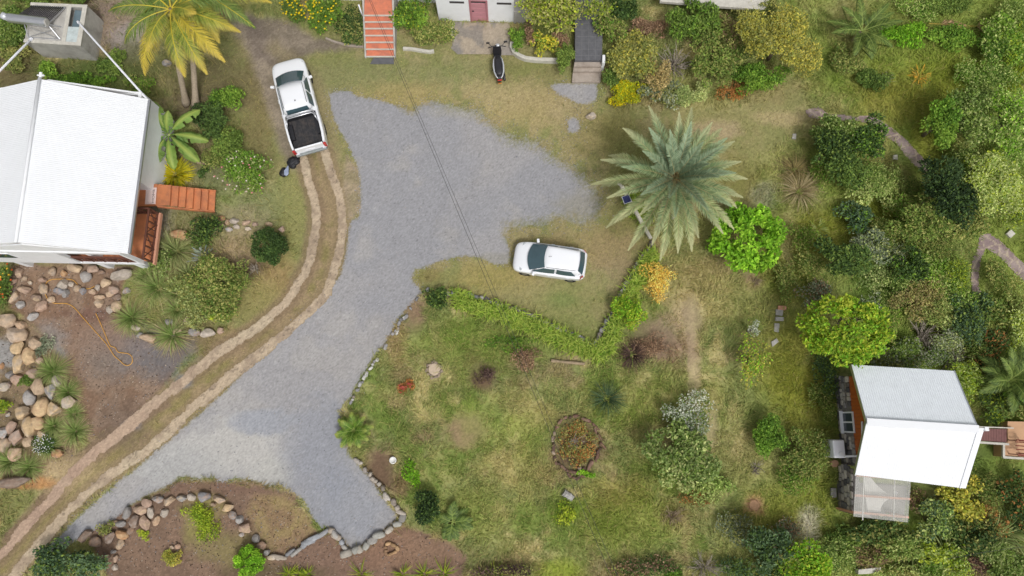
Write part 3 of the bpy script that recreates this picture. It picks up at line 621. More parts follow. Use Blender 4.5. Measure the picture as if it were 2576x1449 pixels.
# entry stairs and landing of the veranda
def entry_stairs():
    a, b = G(398, 468, 1.3), G(392, 515, 1.3)
    e = G(540, 510, 0)-G(398, 492, 1.3); e.z = 0; e.normalize(); n = Vector((-e.y, e.x, 0))
    base = (a+b)/2; base.z = 0; far = G(541, 510, 0.15); run = (Vector((far.x, far.y, 0))-base).dot(e)
    root = thing('entry_stairs', 'orange painted timber stairs up to the veranda of the white house', 'stairs', base)
    N, hw = 7, .53; l0 = .62; tr_ = (run-l0)/(N-1)
    q = lambda x, y: (e*x+n*y)[:2]
    for i in range(N):
        x0 = 0 if i == 0 else l0+tr_*(i-1); x1 = l0+tr_*i; z = 1.3-i*.175
        mb = MB(); mb.prism([q(x0-.02, -hw), q(x1+.03, -hw), q(x1+.03, hw), q(x0-.02, hw)], z-.05, z+.004)
        mb.build('tread', M['orange'], root, bevel=.008)
        if i < N-1:
            mb = MB(); mb.prism([q(x1, -hw), q(x1+.02, -hw), q(x1+.02, hw), q(x1, hw)], z-.175, z-.052); mb.build('riser', M['orange'], root)
    mb = MB()
    for s in (-1, 1):
        y = s*(hw+.03); A, Bq = e*0+n*y+Vector((0, 0, 1.2)), e*run+n*y+Vector((0, 0, .12)); mb.bar(A, Bq, .045, .24)
    mb.build('stringer', M['orange'], root)
    # landing behind the first tread
    mb = MB(); mb.prism([q(-2.2, -hw-.0), q(-.025, -hw), q(-.025, hw+.06), q(-2.2, hw+.06)], 1.17, 1.306); mb.build('landing', M['orange'], root)
    c = base+e*(-.30)-n*.0
    dm = thing('doormat', 'pale pink door mat with dark lettering at the veranda entrance', 'mat', (c.x, c.y, 1.307), math.atan2(e.y, e.x))
    mb = MB(); mb.box((0, -.03, .009), (.52, .86, .018)); mb.build('mat_body', M['matpink'], dm, bevel=.004)
    cu = bpy.data.curves.new('lettering', 'FONT'); cu.body = 'HOME'; cu.size = .25; cu.align_x = 'CENTER'; cu.align_y = 'CENTER'; cu.extrude = .001
    cu.space_character = 1.02
    to = bpy.data.objects.new('lettering', cu); C.objects.link(to); to.parent = dm; to.location = (.14, -.03, .021); to.rotation_euler = (0, 0, math.pi/2); to.scale = (1.02, .62, 1)
    bpy.context.view_layer.update(); me = bpy.data.meshes.new_from_object(to.evaluated_get(bpy.context.evaluated_depsgraph_get())); me.name = 'lettering'
    nt_ = bpy.data.objects.new('lettering', me); me.materials.clear(); me.materials.append(M['ink']); C.objects.link(nt_); nt_.parent = dm; nt_.location = to.location; nt_.rotation_euler = to.rotation_euler; nt_.scale = to.scale
    bpy.data.objects.remove(to); nt_.name = 'lettering'
entry_stairs()

# ------------------------------------------------------------------ cistern, solar heater, pipes
def cistern():
    Z = 1.55
    TL, TR, BR, BL = (G(78, 7, Z), G(218, 13, Z), G(201, 114, Z), G(60, 105, Z))
    P = [Vector((p.x, p.y, 0)) for p in (TL, TR, BR, BL)]; c = sum(P, Vector())/4
    root = thing('concrete_cistern', 'grey concrete water cistern box beside the white house', 'cistern', c)
    P = [p-c for p in P]; lp = lambda s, t: (P[3].lerp(P[2], s)).lerp(P[0].lerp(P[1], s), t)
    def sl(mb, s0, s1, t0, t1, z0, z1): return mb.prism([lp(s0, t0)[:2], lp(s1, t0)[:2], lp(s1, t1)[:2], lp(s0, t1)[:2]], z0, z1)
    mb = MB(); sl(mb, 0, 1, 0, 1, -.1, Z-.45); sl(mb, 0, .035, 0, 1, Z-.452, Z-.05); sl(mb, .965, 1, .0, 1, Z-.452, Z-.05); sl(mb, .035, .965, 0, .05, Z-.452, Z-.05); sl(mb, .035, .965, .95, 1, Z-.452, Z-.05)
    mb.build('wall', M['concrete'], root)
    mb = MB(); sl(mb, .93, 1.01, -.01, 1.01, Z-.049, Z); sl(mb, -.01, .93, -.01, .07, Z-.048, Z-.002); sl(mb, -.01, .93, .94, 1.01, Z-.048, Z-.002); sl(mb, .66, .73, .07, .94, Z-.047, Z-.004)
    mb.build('rim', M['concrete_l'], root)
    mb = MB(); sl(mb, .0, .66, .07, .94, Z-.10, Z-.03); mb.build('cover_slab', M['concrete'], root)
    mb = MB(); sl(mb, .73, .93, .07, .45, Z-.09, Z-.03); mb.build('lid', mat('cloudy_lid', srgb(190, 200, 200), .2, 0, .12, 4, stain=srgb(150, 158, 155), stain_scale=3, stain_amt=.6), root)
    mb = MB(); sl(mb, .735, .928, .455, .935, Z-.5, Z-.28); mb.build('water_surface', M['water'], root)
    # solar water heater on top
    zt = Z-.02; A, Bq = c+lp(-.12, .42), c+lp(.53, .34)
    h = thing('solar_water_heater', 'silver solar water heater with dark tubes standing on the cistern', 'water heater', (A.lerp(Bq, .5).x, A.lerp(Bq, .5).y, zt))
    f = lambda s, t, z: c+lp(s, t)+Vector((0, 0, z))-h.location
    a0, a1 = f(-.18, .42, zt+.62), f(.50, .36, zt+.62)
    d = (a1-a0).normalized()
    mb = MB(); mb.tube([a0-d*.0, a0+d*.03, a1-d*.03, a1], [.20, .235, .235, .20], 24); mb.build('storage_tank', M['steel'], h, smooth=False)
    mb = MB(); mb.tube([a0-d*.30+Vector((0,.05,.08)), a0-d*.26+Vector((0,.05,.08)), a0-d*.02], [.10, .19, .17], 16); mb.build('header_tank', M['chrome'], h, smooth=True)
    mb = MB(); mb.tube([a1+d*.001, a1+d*.05], [.20, .16], 24); mb.build('end_cap', M['concrete'], h)
    for k in range(16):
        t = k/15; p = a0.lerp(a1, .08+.88*t)+Vector((0, .06, -.12)); q = f(.05+.555*t, .90, zt+.10)
        mb = MB(); mb.tube([p, q], .028, 6); mb.build('collector_tube', M['tube'], h, smooth=True)
    mb = MB()
    rp, rq = f(.035, .895, zt+.055), f(.635, .895, zt+.055); mb.bar(rp, rq, .09, .05)
    for s, ee in ((.10, .06), (.52, .63)):
        tp = f(s-.05, .37, zt+.42); mb.bar(tp, f(ee, .90, zt+.05), .035, .035); mb.bar(tp, f(ee, .12, zt+.01), .03, .03); mb.bar(tp, f(ee+.0, .42, zt+.0), .03, .03)
    mb.bar(f(.06, .12, zt+.012), f(.63, .12, zt+.012), .03, .03); mb.bar(f(.06, .12, zt+.02), f(.60, .30, zt+.30), .02, .02); mb.bar(f(.63, .12, zt+.02), f(.10, .30, zt+.30), .02, .02)
    mb.build('frame', M['steel'], h)
    def pipe(label, pts, r):
        b = Vector(pts[0]); t = thing('drain_pipe', label, 'pipe', b)
        mb = MB(); mb.tube([Vector(p)-b for p in pts], r, 10); mb.build('tube', M['pipe'], t, smooth=True)
        mb = MB(); dd = (Vector(pts[1])-b).normalized(); mb.tube([dd*.0, dd*.14], r*1.45, 12); mb.build('collar', M['pipe'], t)
    pipe('white pipe from the open cistern water to the house roof corner', [G(196, 55, Z-.05), G(203, 63, Z+.12), G(372, 252, 3.38)], .05)
    pipe('white pipe running off the cistern front toward the left photo edge', [G(80, 97, Z+.02), G(60, 117, Z+.25), G(-30, 208, 3.3)], .055)
cistern()

# ------------------------------------------------------------------ white house at the top edge
def top_house():
    a, b = G(1000, 49, 0), G(1292, 57, 0); e = (b-a).normalized(); n = Vector((-e.y, e.x, 0)); a = a-e*9.5
    Lw = (b-a).length
    root = thing('white_house', 'white rendered house with a pink basement door at the top edge', 'house', a)
    q = lambda x, y: (e*x+n*y)[:2]
    def bx(mb, x0, x1, y0, y1, z0, z1): return mb.prism([q(x0, y0), q(x1, y0), q(x1, y1), q(x0, y1)], z0, z1)
    xd = (G(1206, 54, 0)-a).dot(e); dw = .78
    H = 5.2
    mb = MB(); bx(mb, 0, xd-2.2, 1.05, 8, 0, H-.01); bx(mb, xd-2.2, xd-dw/2-.1, 0, 8, 0, H); bx(mb, xd+dw/2+.1, Lw, 0, 8, 0, H); bx(mb, xd-dw/2-.1, xd+dw/2+.1, .001, 8, 1.95, H-.002); bx(mb, xd-dw/2-.1, xd+dw/2+.1, .16, 7.9, 0, 1.949)
    mb.build('wall', M['whitepaint'], root)
    fr = MB(); bx(fr, xd-dw/2-.1, xd-dw/2, -.02, .1, 0, 1.95); bx(fr, xd+dw/2, xd+dw/2+.1, -.02, .1, 0, 1.95); bx(fr, xd-dw/2, xd+dw/2, -.02, .1, 1.84, 1.95)
    d = MB(); bx(d, xd-dw/2, xd+dw/2, .03, .08, 0, 1.60)
    for k in range(4): bx(d, xd-dw/2+.02, xd+dw/2-.02, .018, .031, .12+.38*k, .42+.38*k)
    do = d.build('door', M['pink'], root); fr.build('door_frame', M['pinkd'], do)
    g = MB(); bx(g, xd-dw/2, xd+dw/2, .06, .09, 1.60, 1.84); g.build('transom', M['shadowgap'], do)
    hn = MB(); hn.box((*(e*(xd-.3)+n*.0)[:2], .95), (.1, .05, .04)); hn.build('handle', M['black'], do)
    for u in (1148, 1267):
        xv = (G(u, 30, 1.6)-a).dot(e); v = MB(); bx(v, xv-.38, xv+.38, -.012, -.002, 1.62, 1.78); v.build('vent', M['shadowgap'], root)
    st = MB(); bx(st, Lw+.002, Lw+1.0, -.08, 6, 0, 1.1); st.build('stone_plinth', M['palestone'], root)
    r_ = MB(); A = [e*-.4+n*-.35, e*(Lw+.4)+n*-.35, e*(Lw+.4)+n*8.4, e*-.4+n*8.4]
    rz = [Vector((p.x, p.y, H+.02)) for p in A]; m0, m1 = (rz[0]+rz[3])/2+Vector((0,0,1.6)), (rz[1]+rz[2])/2+Vector((0,0,1.6))
    r_.add([rz[0], rz[1], m1, m0, rz[2], rz[3]], [(0, 1, 2, 3), (3, 2, 4, 5), (0, 3, 5), (1, 4, 2), (0, 5, 4, 1)]); r_.build('roof', M['roof'], root)
    # coral stairs with white nosings
    base = G(957, 145, 0); s = thing('garden_stairs', 'coral red stairs with white nosings climbing to the white house', 'stairs', base)
    vs = [143, 124.5, 107, 90, 72.5, 56, 39.5]; hw = .74
    E = (G(993, 143, 0)-G(921, 143, 0)).normalized(); Nn = Vector((-E.y, E.x, 0))
    ys = [(G(957, v, .15*(i+1))-base).dot(Nn) for i, v in enumerate(vs)]
    for i, y in enumerate(ys):
        y1 = ys[i+1] if i < 6 else y+2.4; z = .15*(i+1)
        mb = MB(); mb.prism([(E*sx*hw+Nn*t)[:2] for sx, t in ((-1, y+.05), (1, y+.05), (1, y1+.05), (-1, y1+.05))], -.05+.001*i, z); mb.build('step', M['coral'], s)
        mb = MB(); mb.prism([(E*sx*(hw-.002)+Nn*t)[:2] for sx, t in ((-1, y-.01), (1, y-.01), (1, y+.0495), (-1, y+.0495))], z-.06, z+.004); mb.build('nosing', M['concrete_l'], s)
    for sx in (-1, 1):
        mb = MB(); mb.prism([(E*t+Nn*y)[:2] for t, y in ((sx*(hw+.003), ys[0]), (sx*(hw+.09), ys[0]), (sx*(hw+.09), ys[-1]+2.4), (sx*(hw+.003), ys[-1]+2.4))], -.05, lambda p: .12+max(0, (Vector((p[0], p[1], 0))).dot(Nn)-ys[0])*.43)
        mb.build('side_wall', M['concrete'], s)
    c = G(960, 154, 0); m_ = MB(); P = [(931,162),(940,147),(990,147),(991,162)]; m_.prism([(G(*p)-c)[:2] for p in P], 0, .06); o = m_.build('threshold_slab', M['slate'], None, bevel=.01); o.location = c
    tag(o, 'dark slate slab at the foot of the coral stairs', 'slab')
    # hand rail post left of the stairs
    p = G(909, 32, .9); o = MB(); o.tube([(0, 0, 0), (0, 0, 1.6)], .04, 8); o = o.build('rail_post', M['pipe'], None, smooth=True); o.location = (p.x, p.y, 0); tag(o, 'slim white post left of the coral stairs', 'post')
top_house()

def low_wall(name, label, pts, wpx, h, m, cat='wall', seed=0, step=.22):
    """kerb or rubble wall along a photo polyline"""
    P = [G(*p, 0) for p in pts]; c = P[len(P)//2]; Wd = wpx*mpp(*pts[0]); r = random.Random(seed)
    Ls = [Vector((p.x, p.y, 0)) for p in P]; mb = MB(); L_, R_ = [], []
    for i, p in enumerate(Ls):
        d = (Ls[min(i+1, len(Ls)-1)]-Ls[max(i-1, 0)]).normalized(); s = Vector((-d.y, d.x, 0))*Wd/2; L_.append(p+s-c); R_.append(p-s-c)
    rings = [[(a.x, a.y, -.05), (a.x, a.y, h), (b.x, b.y, h), (b.x, b.y, -.05)] for a, b in zip(L_, R_)]
    mb.loft(rings); o = mb.build(name, m, None, bevel=.015); o.location = c
    return tag(o, label, cat)
low_wall('kerb_wall', 'curved pale kerb round the shrub bed right of the scooter', [(1287,112),(1286,124),(1292,136),(1305,145),(1322,152),(1345,155),(1370,156),(1402,157)], 9, .3, M['concrete_l'])
low_wall('kerb_wall', 'short pale stone kerb right of the coral stairs', [(1014,125),(1035,126),(1060,130),(1080,133),(1092,131)], 7, .18, M['concrete_l'])
low_wall('kerb_wall', 'thin upright kerb at the left side of the concrete apron', [(1139,64),(1138,80),(1136,95)], 3, .15, M['concrete_l'])
low_wall('kerb_wall', 'broken stone kerb left of the coral stairs', [(820,98),(845,108),(875,116),(915,120)], 5, .12, M['stair'])

def dark_steps():
    c = G(1478, 150, 0); root = thing('garden_steps', 'grey concrete steps below the dark slate landing', 'steps', c)
    quad = lambda ps, z: [(G(u, v, z)-c)[:2] for u, v in ps]
    for k, (ps, z) in enumerate([([(1441,178),(1512,178),(1510,206),(1438,206)], .18), ([(1443,165),(1513,165),(1512,180),(1441,180)], .36), ([(1446,151),(1514,151),(1513,167),(1443,167)], .54)]):
        mb = MB(); mb.prism(quad(ps, z), -.05, z); mb.build('step', M['stair'], root, bevel=.01)
    mb = MB(); mb.prism(quad([(1447,-30),(1517,-30),(1514,152),(1446,152)], .72), -.05, .72); o = mb.build('slate_landing', M['slate'], None); o.location = c
    tag(o, 'dark slate paved landing between shrubs at the top of the grey steps', 'landing')
    mb = MB(); z = .724
    for i in range(11):
        v = -20+i*16; a, b = G(1448, v, z)-c, G(1514, v, z)-c; mb.bar(a, b, .012, .006)
    for i in range(1, 4):
        a, b = G(1447+i*17, -28, z)-c, G(1446+i*17, 151, z)-c; mb.bar(a, b, .012, .007)
    mb.build('joint', mat('dark_grout', srgb(118,118,120), .8), o)
    w_ = MB(); w_.prism(quad([(1515,138),(1522,138),(1522,158),(1515,158)], .9), 0, .9); w_ = w_.build('gate_post', M['whitepaint'], None, bevel=.01); w_.location = c; tag(w_, 'stubby white post at the right of the slate landing', 'post')
dark_steps()
def terrace_edge():
    c = G(1790, 0, 1.2); mb = MB(); mb.prism([(G(u, v, 1.2)-c)[:2] for u, v in ((1660, 3), (1810, 16), (1925, 24), (1960, -60), (1660, -60))], -.2, 0); o = mb.build('terrace_slab', M['concrete_l'], None, bevel=.02); o.location = c
    tag(o, 'cream terrace slab cut by the top edge above dark shrubs', 'terrace')
terrace_edge()

# ------------------------------------------------------------------ cottage, lean-to, deck
def stone_face(root, p0, p1, z0, z1, seed, yw=None):
    """rubble stones set in the west face of a wall running p0 (north) to p1 (south)"""
    r = np.random.default_rng(seed); bm = bmesh.new(); bmesh.ops.create_icosphere(bm, subdivisions=2, radius=1); BV = np.array([v.co for v in bm.verts]); BF = np.array([[v.index for v in f.verts] for f in bm.faces]); bm.free()
    Vs, Fs, Cs, k = [], [], [], 0; z = z0+.1
    while z < z1:
        y = p1.y+.1; hh = r.uniform(.18, .30)
        while y < p0.y-.05:
            w_ = r.uniform(.18, .42)
            if yw is not None and abs(y+w_/2-yw) < .66 and z > .42: y += w_; continue
            V = np.sign(BV)*np.abs(BV)**.6*(1+.4*(fbm(BV[:, 0]*1.5+k, BV[:, 1]*1.5+BV[:, 2], k % 97, 3)-.5))[:, None]*np.array([.06, w_*.50, hh*.5])
            t = (y+w_/2-p1.y)/(p0.y-p1.y); Vs.append(V+np.array([p1.x+(p0.x-p1.x)*t-.01, y+w_/2, min(z+hh*.4, z1-hh*.3)])); Fs.append(BF+k); k += len(BV)
            Cs.append(np.tile(np.array(S(*[(150,146,144),(176,170,164),(112,110,112),(196,188,178),(134,126,120),(96,94,96)][r.integers(0, 6)]))*r.uniform(.8, 1.15), (len(BV), 1))); y += w_
        z += hh
    npmesh('stone_facing', np.vstack(Vs), Fs, M['rock'], np.vstack(Cs), root)
def cottage():
    zw, ze, zr = 1.45, 2.35, 3.75
    nw, ne = G(2140, 917, ze), G(2400, 933, ze); sw, sE = G(2150, 1194, ze), G(2414, 1227, ze)
    rw, re = G(2179, 1060, zr), G(2460, 1078, zr)
    c = G(2150, 1290, 0); root = thing('garden_cottage', 'stone and timber cottage with a white corrugated gable roof', 'cottage', c)
    o = lambda p: Vector(p)-c
    corr_roof('roof', o(nw), o(ne), o(re), o(rw), M['roof2'], root, pitch=.10, amp=.005); corr_roof('roof', o(sE), o(sw), o(rw), o(re), M['roof'], root, pitch=.10, amp=.005)
    e = (ne-nw); e.z = 0; e.normalize(); n = Vector((-e.y, e.x, 0)); up = Vector((0, 0, .05))
    mb = MB(); mb.bar(o(rw)+up+n*.06, o(re)+up+n*.06, .16, .02); mb.bar(o(rw)+up-n*.10, o(re)+up-n*.10, .16, .02); mb.build('ridge_cap', M['roof'], root)
    for a, b in ((nw, rw), (sw, rw), (ne, re), (sE, re)): mb = MB(); mb.bar(o(a)-Vector((0,0,.06)), o(b)-Vector((0,0,.06)), .03, .16); mb.build('bargeboard', M['steel'], root)
    mb = MB(); mb.bar(o(sE)+e*.10+up*.6, o(re)+e*.10+up*.6, .26, .02); mb.build('verge_flashing', M['pipe'], root)
    mb = MB(); mb.bar(o(re)+e*.0+up, o(re)+e*.38+up, .07, .05); mb.box(o(re)+e*.3+up, (.17, .17, .12)); mb.build('finial', M['whitepaint'], root)
    # walls: stone below, cladding in the west gable
    W0 = G(2107, 952, 0); W1 = G(2106, 1168, 0)                     # foot of the west wall
    a, b = Vector((W0.x, W0.y, 0)), Vector((W1.x, W1.y, 0)); a.x = b.x = (a.x+b.x)/2
    E0, E1 = a+e*3.7, b+e*3.7
    mb = MB(); mb.prism([o(p)[:2] for p in (a, b, b+Vector((.3, 0, 0)), a+Vector((.3, 0, 0)))], 0, zw)
    mb.prism([o(p)[:2] for p in (a+Vector((.3,0,0)), E0, E0-n*.3, a+Vector((.3,0,0))-n*.3)], 0, ze-.1); mb.prism([o(p)[:2] for p in (b+Vector((.3,0,0))+n*.3, E1+n*.3, E1, b+Vector((.3,0,0)))], 0, ze-.1)
    mb.prism([o(p)[:2] for p in (E0-n*.3, E1+n*.3, E1+n*.3-e*.3, E0-n*.3-e*.3)], 0, ze-.1); mb.build('stone_wall', M['darkstone'], root)
    stone_face(root, a-c, b-c, .05, zw-.02, 61, G(2142, 1062, 1.4).y-c.y)
    # cladding boards of the gable
    m_ = (a+b)/2; N = 24
    for k in range(N):
        y0, y1 = a.y+(b.y-a.y)*k/N, a.y+(b.y-a.y)*(k+1)/N
        if k == 0: cl = MB()
        t = lambda y: ze-.12+(zr-ze)*(1-abs((y-m_.y)/(a.y-m_.y)))*.97
        X = a.x+.02-(.012 if k % 2 else 0); y1 += .006
        vs = [(X, y0, zw), (X, y1, zw), (X, y1, t(y1)), (X, y0, t(y0)), (X+.09, y0, zw), (X+.09, y1, zw), (X+.09, y1, t(y1)), (X+.09, y0, t(y0))]
        cl.add([o(v) for v in vs], [(0, 1, 2, 3), (7, 6, 5, 4), (0, 4, 5, 1), (3, 2, 6, 7), (1, 5, 6, 2), (0, 3, 7, 4)])
    cl.build('cladding', M['cedar'], root)
    # window in the west wall
    p = G(2142, 1062, 1.4); y = p.y
    f = MB(); 
    for dy in (-.45, 0, .45): f.box(o((a.x-.03, y+dy, 1.1)), (.06, .07, 1.0))
    for z in (.6, 1.6): f.box(o((a.x-.032, y, z)), (.06, .97, .07))
    f.box(o((a.x-.08, y, .58)), (.18, 1.05, .04))
    wn = f.build('window', M['pipe'], root); g = MB(); g.box(o((a.x-.015, y, 1.1)), (.03, .86, .96)); g.build('pane', M['winglass'], wn)
    # downpipe, service box on the wall
    d0 = G(2151, 1066, 2.9); mb = MB(); x = a.x-.05
    ya, yb_ = G(2150, 1060, 2.2).y, G(2152, 1140, 2.2).y
    mb.tube([o((x, ya, 2.45)), o((x, yb_-.1, 2.20)), o((x-.02, yb_-.12, 2.1))], .05, 8); mb.tube([o((x, yb_-.14, 2.12)), o((x-.06, yb_-.16, 1.5)), o((x-.45, yb_-.18, 1.46))], .05, 8); mb.build('downpipe', M['pipe'], root, smooth=True)
    q = G(2108, 1129, 1.0); t = thing('rain_butt', 'white square rain water tank under the cottage downpipe', 'tank', (q.x, q.y, 0))
    mb = MB(); mb.box((0, 0, .55), (.55, .82, 1.1)); mb.build('tank_body', M['pipe'], t, bevel=.05); mb = MB(); mb.tube([(.05, -.25, 1.1), (.05, -.25, 1.16)], .11, 14); mb.build('inlet', M['whitepaint'], t)
    # terrace plinth of dark stone under the lean-to
    T = thing('lean_to', 'lean-to shelter with clear corrugated roof over a white shade sail', 'shelter', c)
    tl, tr_, br, bl = G(2152, 1190, 2.2), G(2291, 1201, 2.2), G(2283, 1314, 1.95), G(2146, 1299, 1.95)
    corr_roof('clear_roof', o(bl), o(br), o(tr_), o(tl), M['poly'], T, pitch=.085, amp=.012, th=.004)
    mb = MB(); k0, k1, k2, k3 = G(2104, 1210, 0), G(2278, 1222, 0), G(2268, 1312, 0), G(2107, 1282, 0); 
    mb.prism([o(p)[:2] for p in (k0, k1, k2, k3)], -.05, .12); mb.build('floor', mat('lean_to_floor', srgb(118, 114, 110), .8, 0, .15, 4), T)
    wz = 1.55; s0, s1 = G(2106, 1176, 0), G(2106, 1283, 0)
    mb = MB(); mb.prism([o(p)[:2] for p in (s0, s1, s1+Vector((.25, .0, 0)), s0+Vector((.25, 0, 0)))], .121, wz); s2 = G(2150, 1296, 0); mb.prism([o(p)[:2] for p in (s1+Vector((.26, 0, 0)), s1+Vector((.26, .2, 0)), s2+Vector((.3, .2, 0)), s2+Vector((.3, 0, 0)))], .122, .9); mb.build('stone_wall', M['darkstone'], T); stone_face(T, Vector((s0.x-c.x, s0.y-c.y, 0)), Vector((s1.x-c.x, s1.y-c.y, 0)), .13, wz-.02, 62)
    mb = MB(); P_ = lambda u, v, z=1.9: o(G(u, v, z))
    mb.bar(P_(2150, 1246, 2.0), P_(2288, 1255, 2.0), .09, .10); mb.bar(P_(2146, 1288, 1.86), P_(2284, 1301, 1.86), .09, .10); mb.bar(P_(2152, 1196, 2.08), P_(2290, 1206, 2.08), .08, .10)
    for u, v in ((2150, 1290), (2280, 1300)): g0 = P_(u, v, 1.84); mb.bar((g0.x, g0.y, .12), g0, .09, .09)
    mb.build('timber_frame', M['tanwood'], T)
    mb = MB()
    for u in (2172, 2250): mb.bar(P_(u, 1196, 2.14), P_(u-3, 1308, 1.9), .028, .05)
    mb.build('rafter', M['cloth'], T)
    # shade sail: two curved triangles under the roof
    def sail(pts, z):
        mb = MB(); mb.add([P_(u, v, z) for u, v in pts]+[P_(u, v, z-.012) for u, v in pts], [tuple(range(len(pts))), tuple(range(2*len(pts)-1, len(pts)-1, -1))]); return mb.build('shade_sail', M['cloth'], T)
    arc = lambda p, q, m_, k=8: [((1-t)**2*p[0]+2*t*(1-t)*m_[0]+t*t*q[0], (1-t)**2*p[1]+2*t*(1-t)*m_[1]+t*t*q[1]) for t in [i/k for i in range(k+1)]]
    sail([(2175, 1242)]+arc((2172, 1194), (2186, 1194), (2179, 1195))+arc((2187, 1195), (2240, 1246), (2205, 1228)), 1.75)
    sail([(2182, 1287), (2177, 1249)]+[(2240, 1252)]+arc((2238, 1254), (2214, 1288), (2216, 1262)), 1.72)
    q = G(2252, 1239, 1.7); mb = MB(); mb.lathe([(.001, -.09), (.06, -.07), (.09, 0), (.06, .07), (.001, .09)], o(q), n=14); mb.build('globe_lamp', M['pipe'], T, smooth=True)
    # boardwalk and sandy terrace at the right
    dk = G(2500, 1100, .8); D = thing('boardwalk', 'red brown decking walkway joining the cottage to the tiled terrace', 'walkway', (dk.x, dk.y, 0)); oo = lambda p: Vector((p.x-dk.x, p.y-dk.y, p.z))
    a0, a1, b0, b1 = G(2440, 1076, .8), G(2532, 1080, .8), G(2440, 1107, .8), G(2532, 1113, .8)
    for k in range(14):
        u0, u1 = k/14, (k+.93)/14; mb = MB() if k == 0 else mb
        mb.prism([oo(a0.lerp(a1, u0))[:2], oo(a0.lerp(a1, u1))[:2], oo(b0.lerp(b1, u1))[:2], oo(b0.lerp(b1, u0))[:2]], .74, .8)
    mb.build('deck_boards', M['deckwood'], D)
    mb = MB(); mb.bar(oo(b0)+Vector((0, -.08, .0)), oo(b1)+Vector((.05, -.08, .0)), .10, .14); mb.bar(oo(a0)+Vector((0, .06, .0)), oo(a1)+Vector((.3, .06, .0)), .05, .1); mb.build('edge_beam', M['concrete_l'], D)
    pt = G(2560, 1110, .7); T2 = thing('tiled_terrace', 'sand coloured terrace with pale rim at the right photo edge', 'terrace', (pt.x, pt.y, 0)); oo2 = lambda p: Vector((p.x-pt.x, p.y-pt.y, p.z))
    Pz = [G(2534, 1060, .7), G(2534, 1113, .7), G(2524, 1114, .7), G(2524, 1149, .7), G(2680, 1158, .7), G(2680, 1062, .7)]
    mb = MB(); mb.prism([oo2(p)[:2] for p in Pz], -.05, .7); mb.build('floor', M['sandfloor'], T2)
    mb = MB(); mb.bar(oo2(G(2523, 1112, .74)), oo2(G(2523, 1151, .74)), .1, .1); mb.bar(oo2(G(2521, 1150, .741)), oo2(G(2680, 1160, .741)), .1, .1); mb.build('rim', M['concrete_l'], T2)
    # slatted chair
    ch = G(2550, 1124, .7); X = thing('terrace_chair', 'rust brown slatted metal chair in the terrace corner', 'chair', (ch.x, ch.y, .7), R(-4))
    mb = MB()
    for k in range(4): mb.bar((-.24+.02, -.28+k*.17, .42), (.24, -.28+k*.17, .42), .05, .03)
    mb.build('seat', M['rust'], X)
    mb = MB(); mb.bar((-.3, .32, .62), (.3, .32, .62), .05, .04); mb.bar((-.3, -.36, .62), (.3, -.36, .62), .08, .04); mb.bar((.3, -.36, .62), (.3, .32, .62), .05, .04); mb.build('arm_rest', M['rust'], X)
    for x_, y_ in ((-.26, -.34), (.28, -.34), (-.26, .30), (.28, .30)): mb = MB(); mb.bar((x_, y_, 0), (x_, y_, .6), .04, .04); mb.build('leg', M['rust'], X)
    mb = MB(); mb.bar((.3, -.3, .85), (.3, .28, .85), .04, .05)
    for k in range(4): mb.bar((.3, -.25+k*.16, .45), (.31, -.25+k*.16, .85), .04, .02)
    mb.build('backrest', M['rust'], X)
    # chair in the far corner by the hedge
    q = G(2556, 1064, .0); X2 = thing('trellis_frame', 'dark timber trellis frame standing behind the terrace', 'trellis', (q.x, q.y, 0)); mb = MB()
    for dx in (0, .5): mb.bar((dx, 0, 0), (dx, .1, 1.3), .06, .06)
    mb.bar((-.1, .06, 1.1), (.65, .06, 1.1), .05, .05); mb.bar((-.1, .03, .5), (.65, .03, .5), .05, .05); mb.build('post_and_rail', M['brownwood'], X2)
cottage()

# ------------------------------------------------------------------ wires, pole
def wire(name, label, pts, r, sag):
    a, b = Vector(pts[0]), Vector(pts[1]); n = 26; P = [a.lerp(b, i/n)-Vector((0, 0, sag*4*(i/n)*(1-i/n))) for i in range(n+1)]
    mb = MB(); mb.tube([p-a for p in P], r, 5); o = mb.build(name, M['wire'], None, smooth=True); o.location = a
    return tag(o, label, 'cable')
wire('overhead_cable', 'black overhead cable crossing the yard, the left one of the close pair', [G(922, -16, 5.0), G(1545, 1470, 5.6)], .009, .5)
wire('overhead_cable', 'black overhead cable crossing the yard, the right one of the close pair', [G(926, -16, 5.05), G(1562, 1470, 5.6)], .008, .5)
wire('overhead_cable', 'thin grey cable over the bushes in the bottom right corner', [G(2380, 1406, 4), G(2660, 1366, 4)], .008, .2)
def pole():
    b, t = G(1636, 600, 0), G(1563, 468, 2.6); t = Vector(t)
    root = thing('leaning_pole', 'pale leaning pole with a small blue solar panel beside the date palm', 'pole', b)
    d = t-b; mb = MB(); mb.bar((0, 0, 0), d, .17, .13); mb.build('shaft', M['polewood'], root, bevel=.012)
    mb = MB(); mb.tube([d, d+Vector((-.16, .14, .08))], [.06, .1], 8); mb.build('pole_head', M['polewood'], root)
    q = G(1576, 501, 2.2)-b; mb = MB(); mb.box(q, (.34, .34, .03), rz=R(20), rx=R(10)); pn = mb.build('solar_panel', M['solar'], root)
    mb = MB(); mb.box(q-Vector((0, 0, .022)), (.39, .39, .02), rz=R(20), rx=R(10)); mb.build('panel_frame', M['pipe'], pn)
pole()
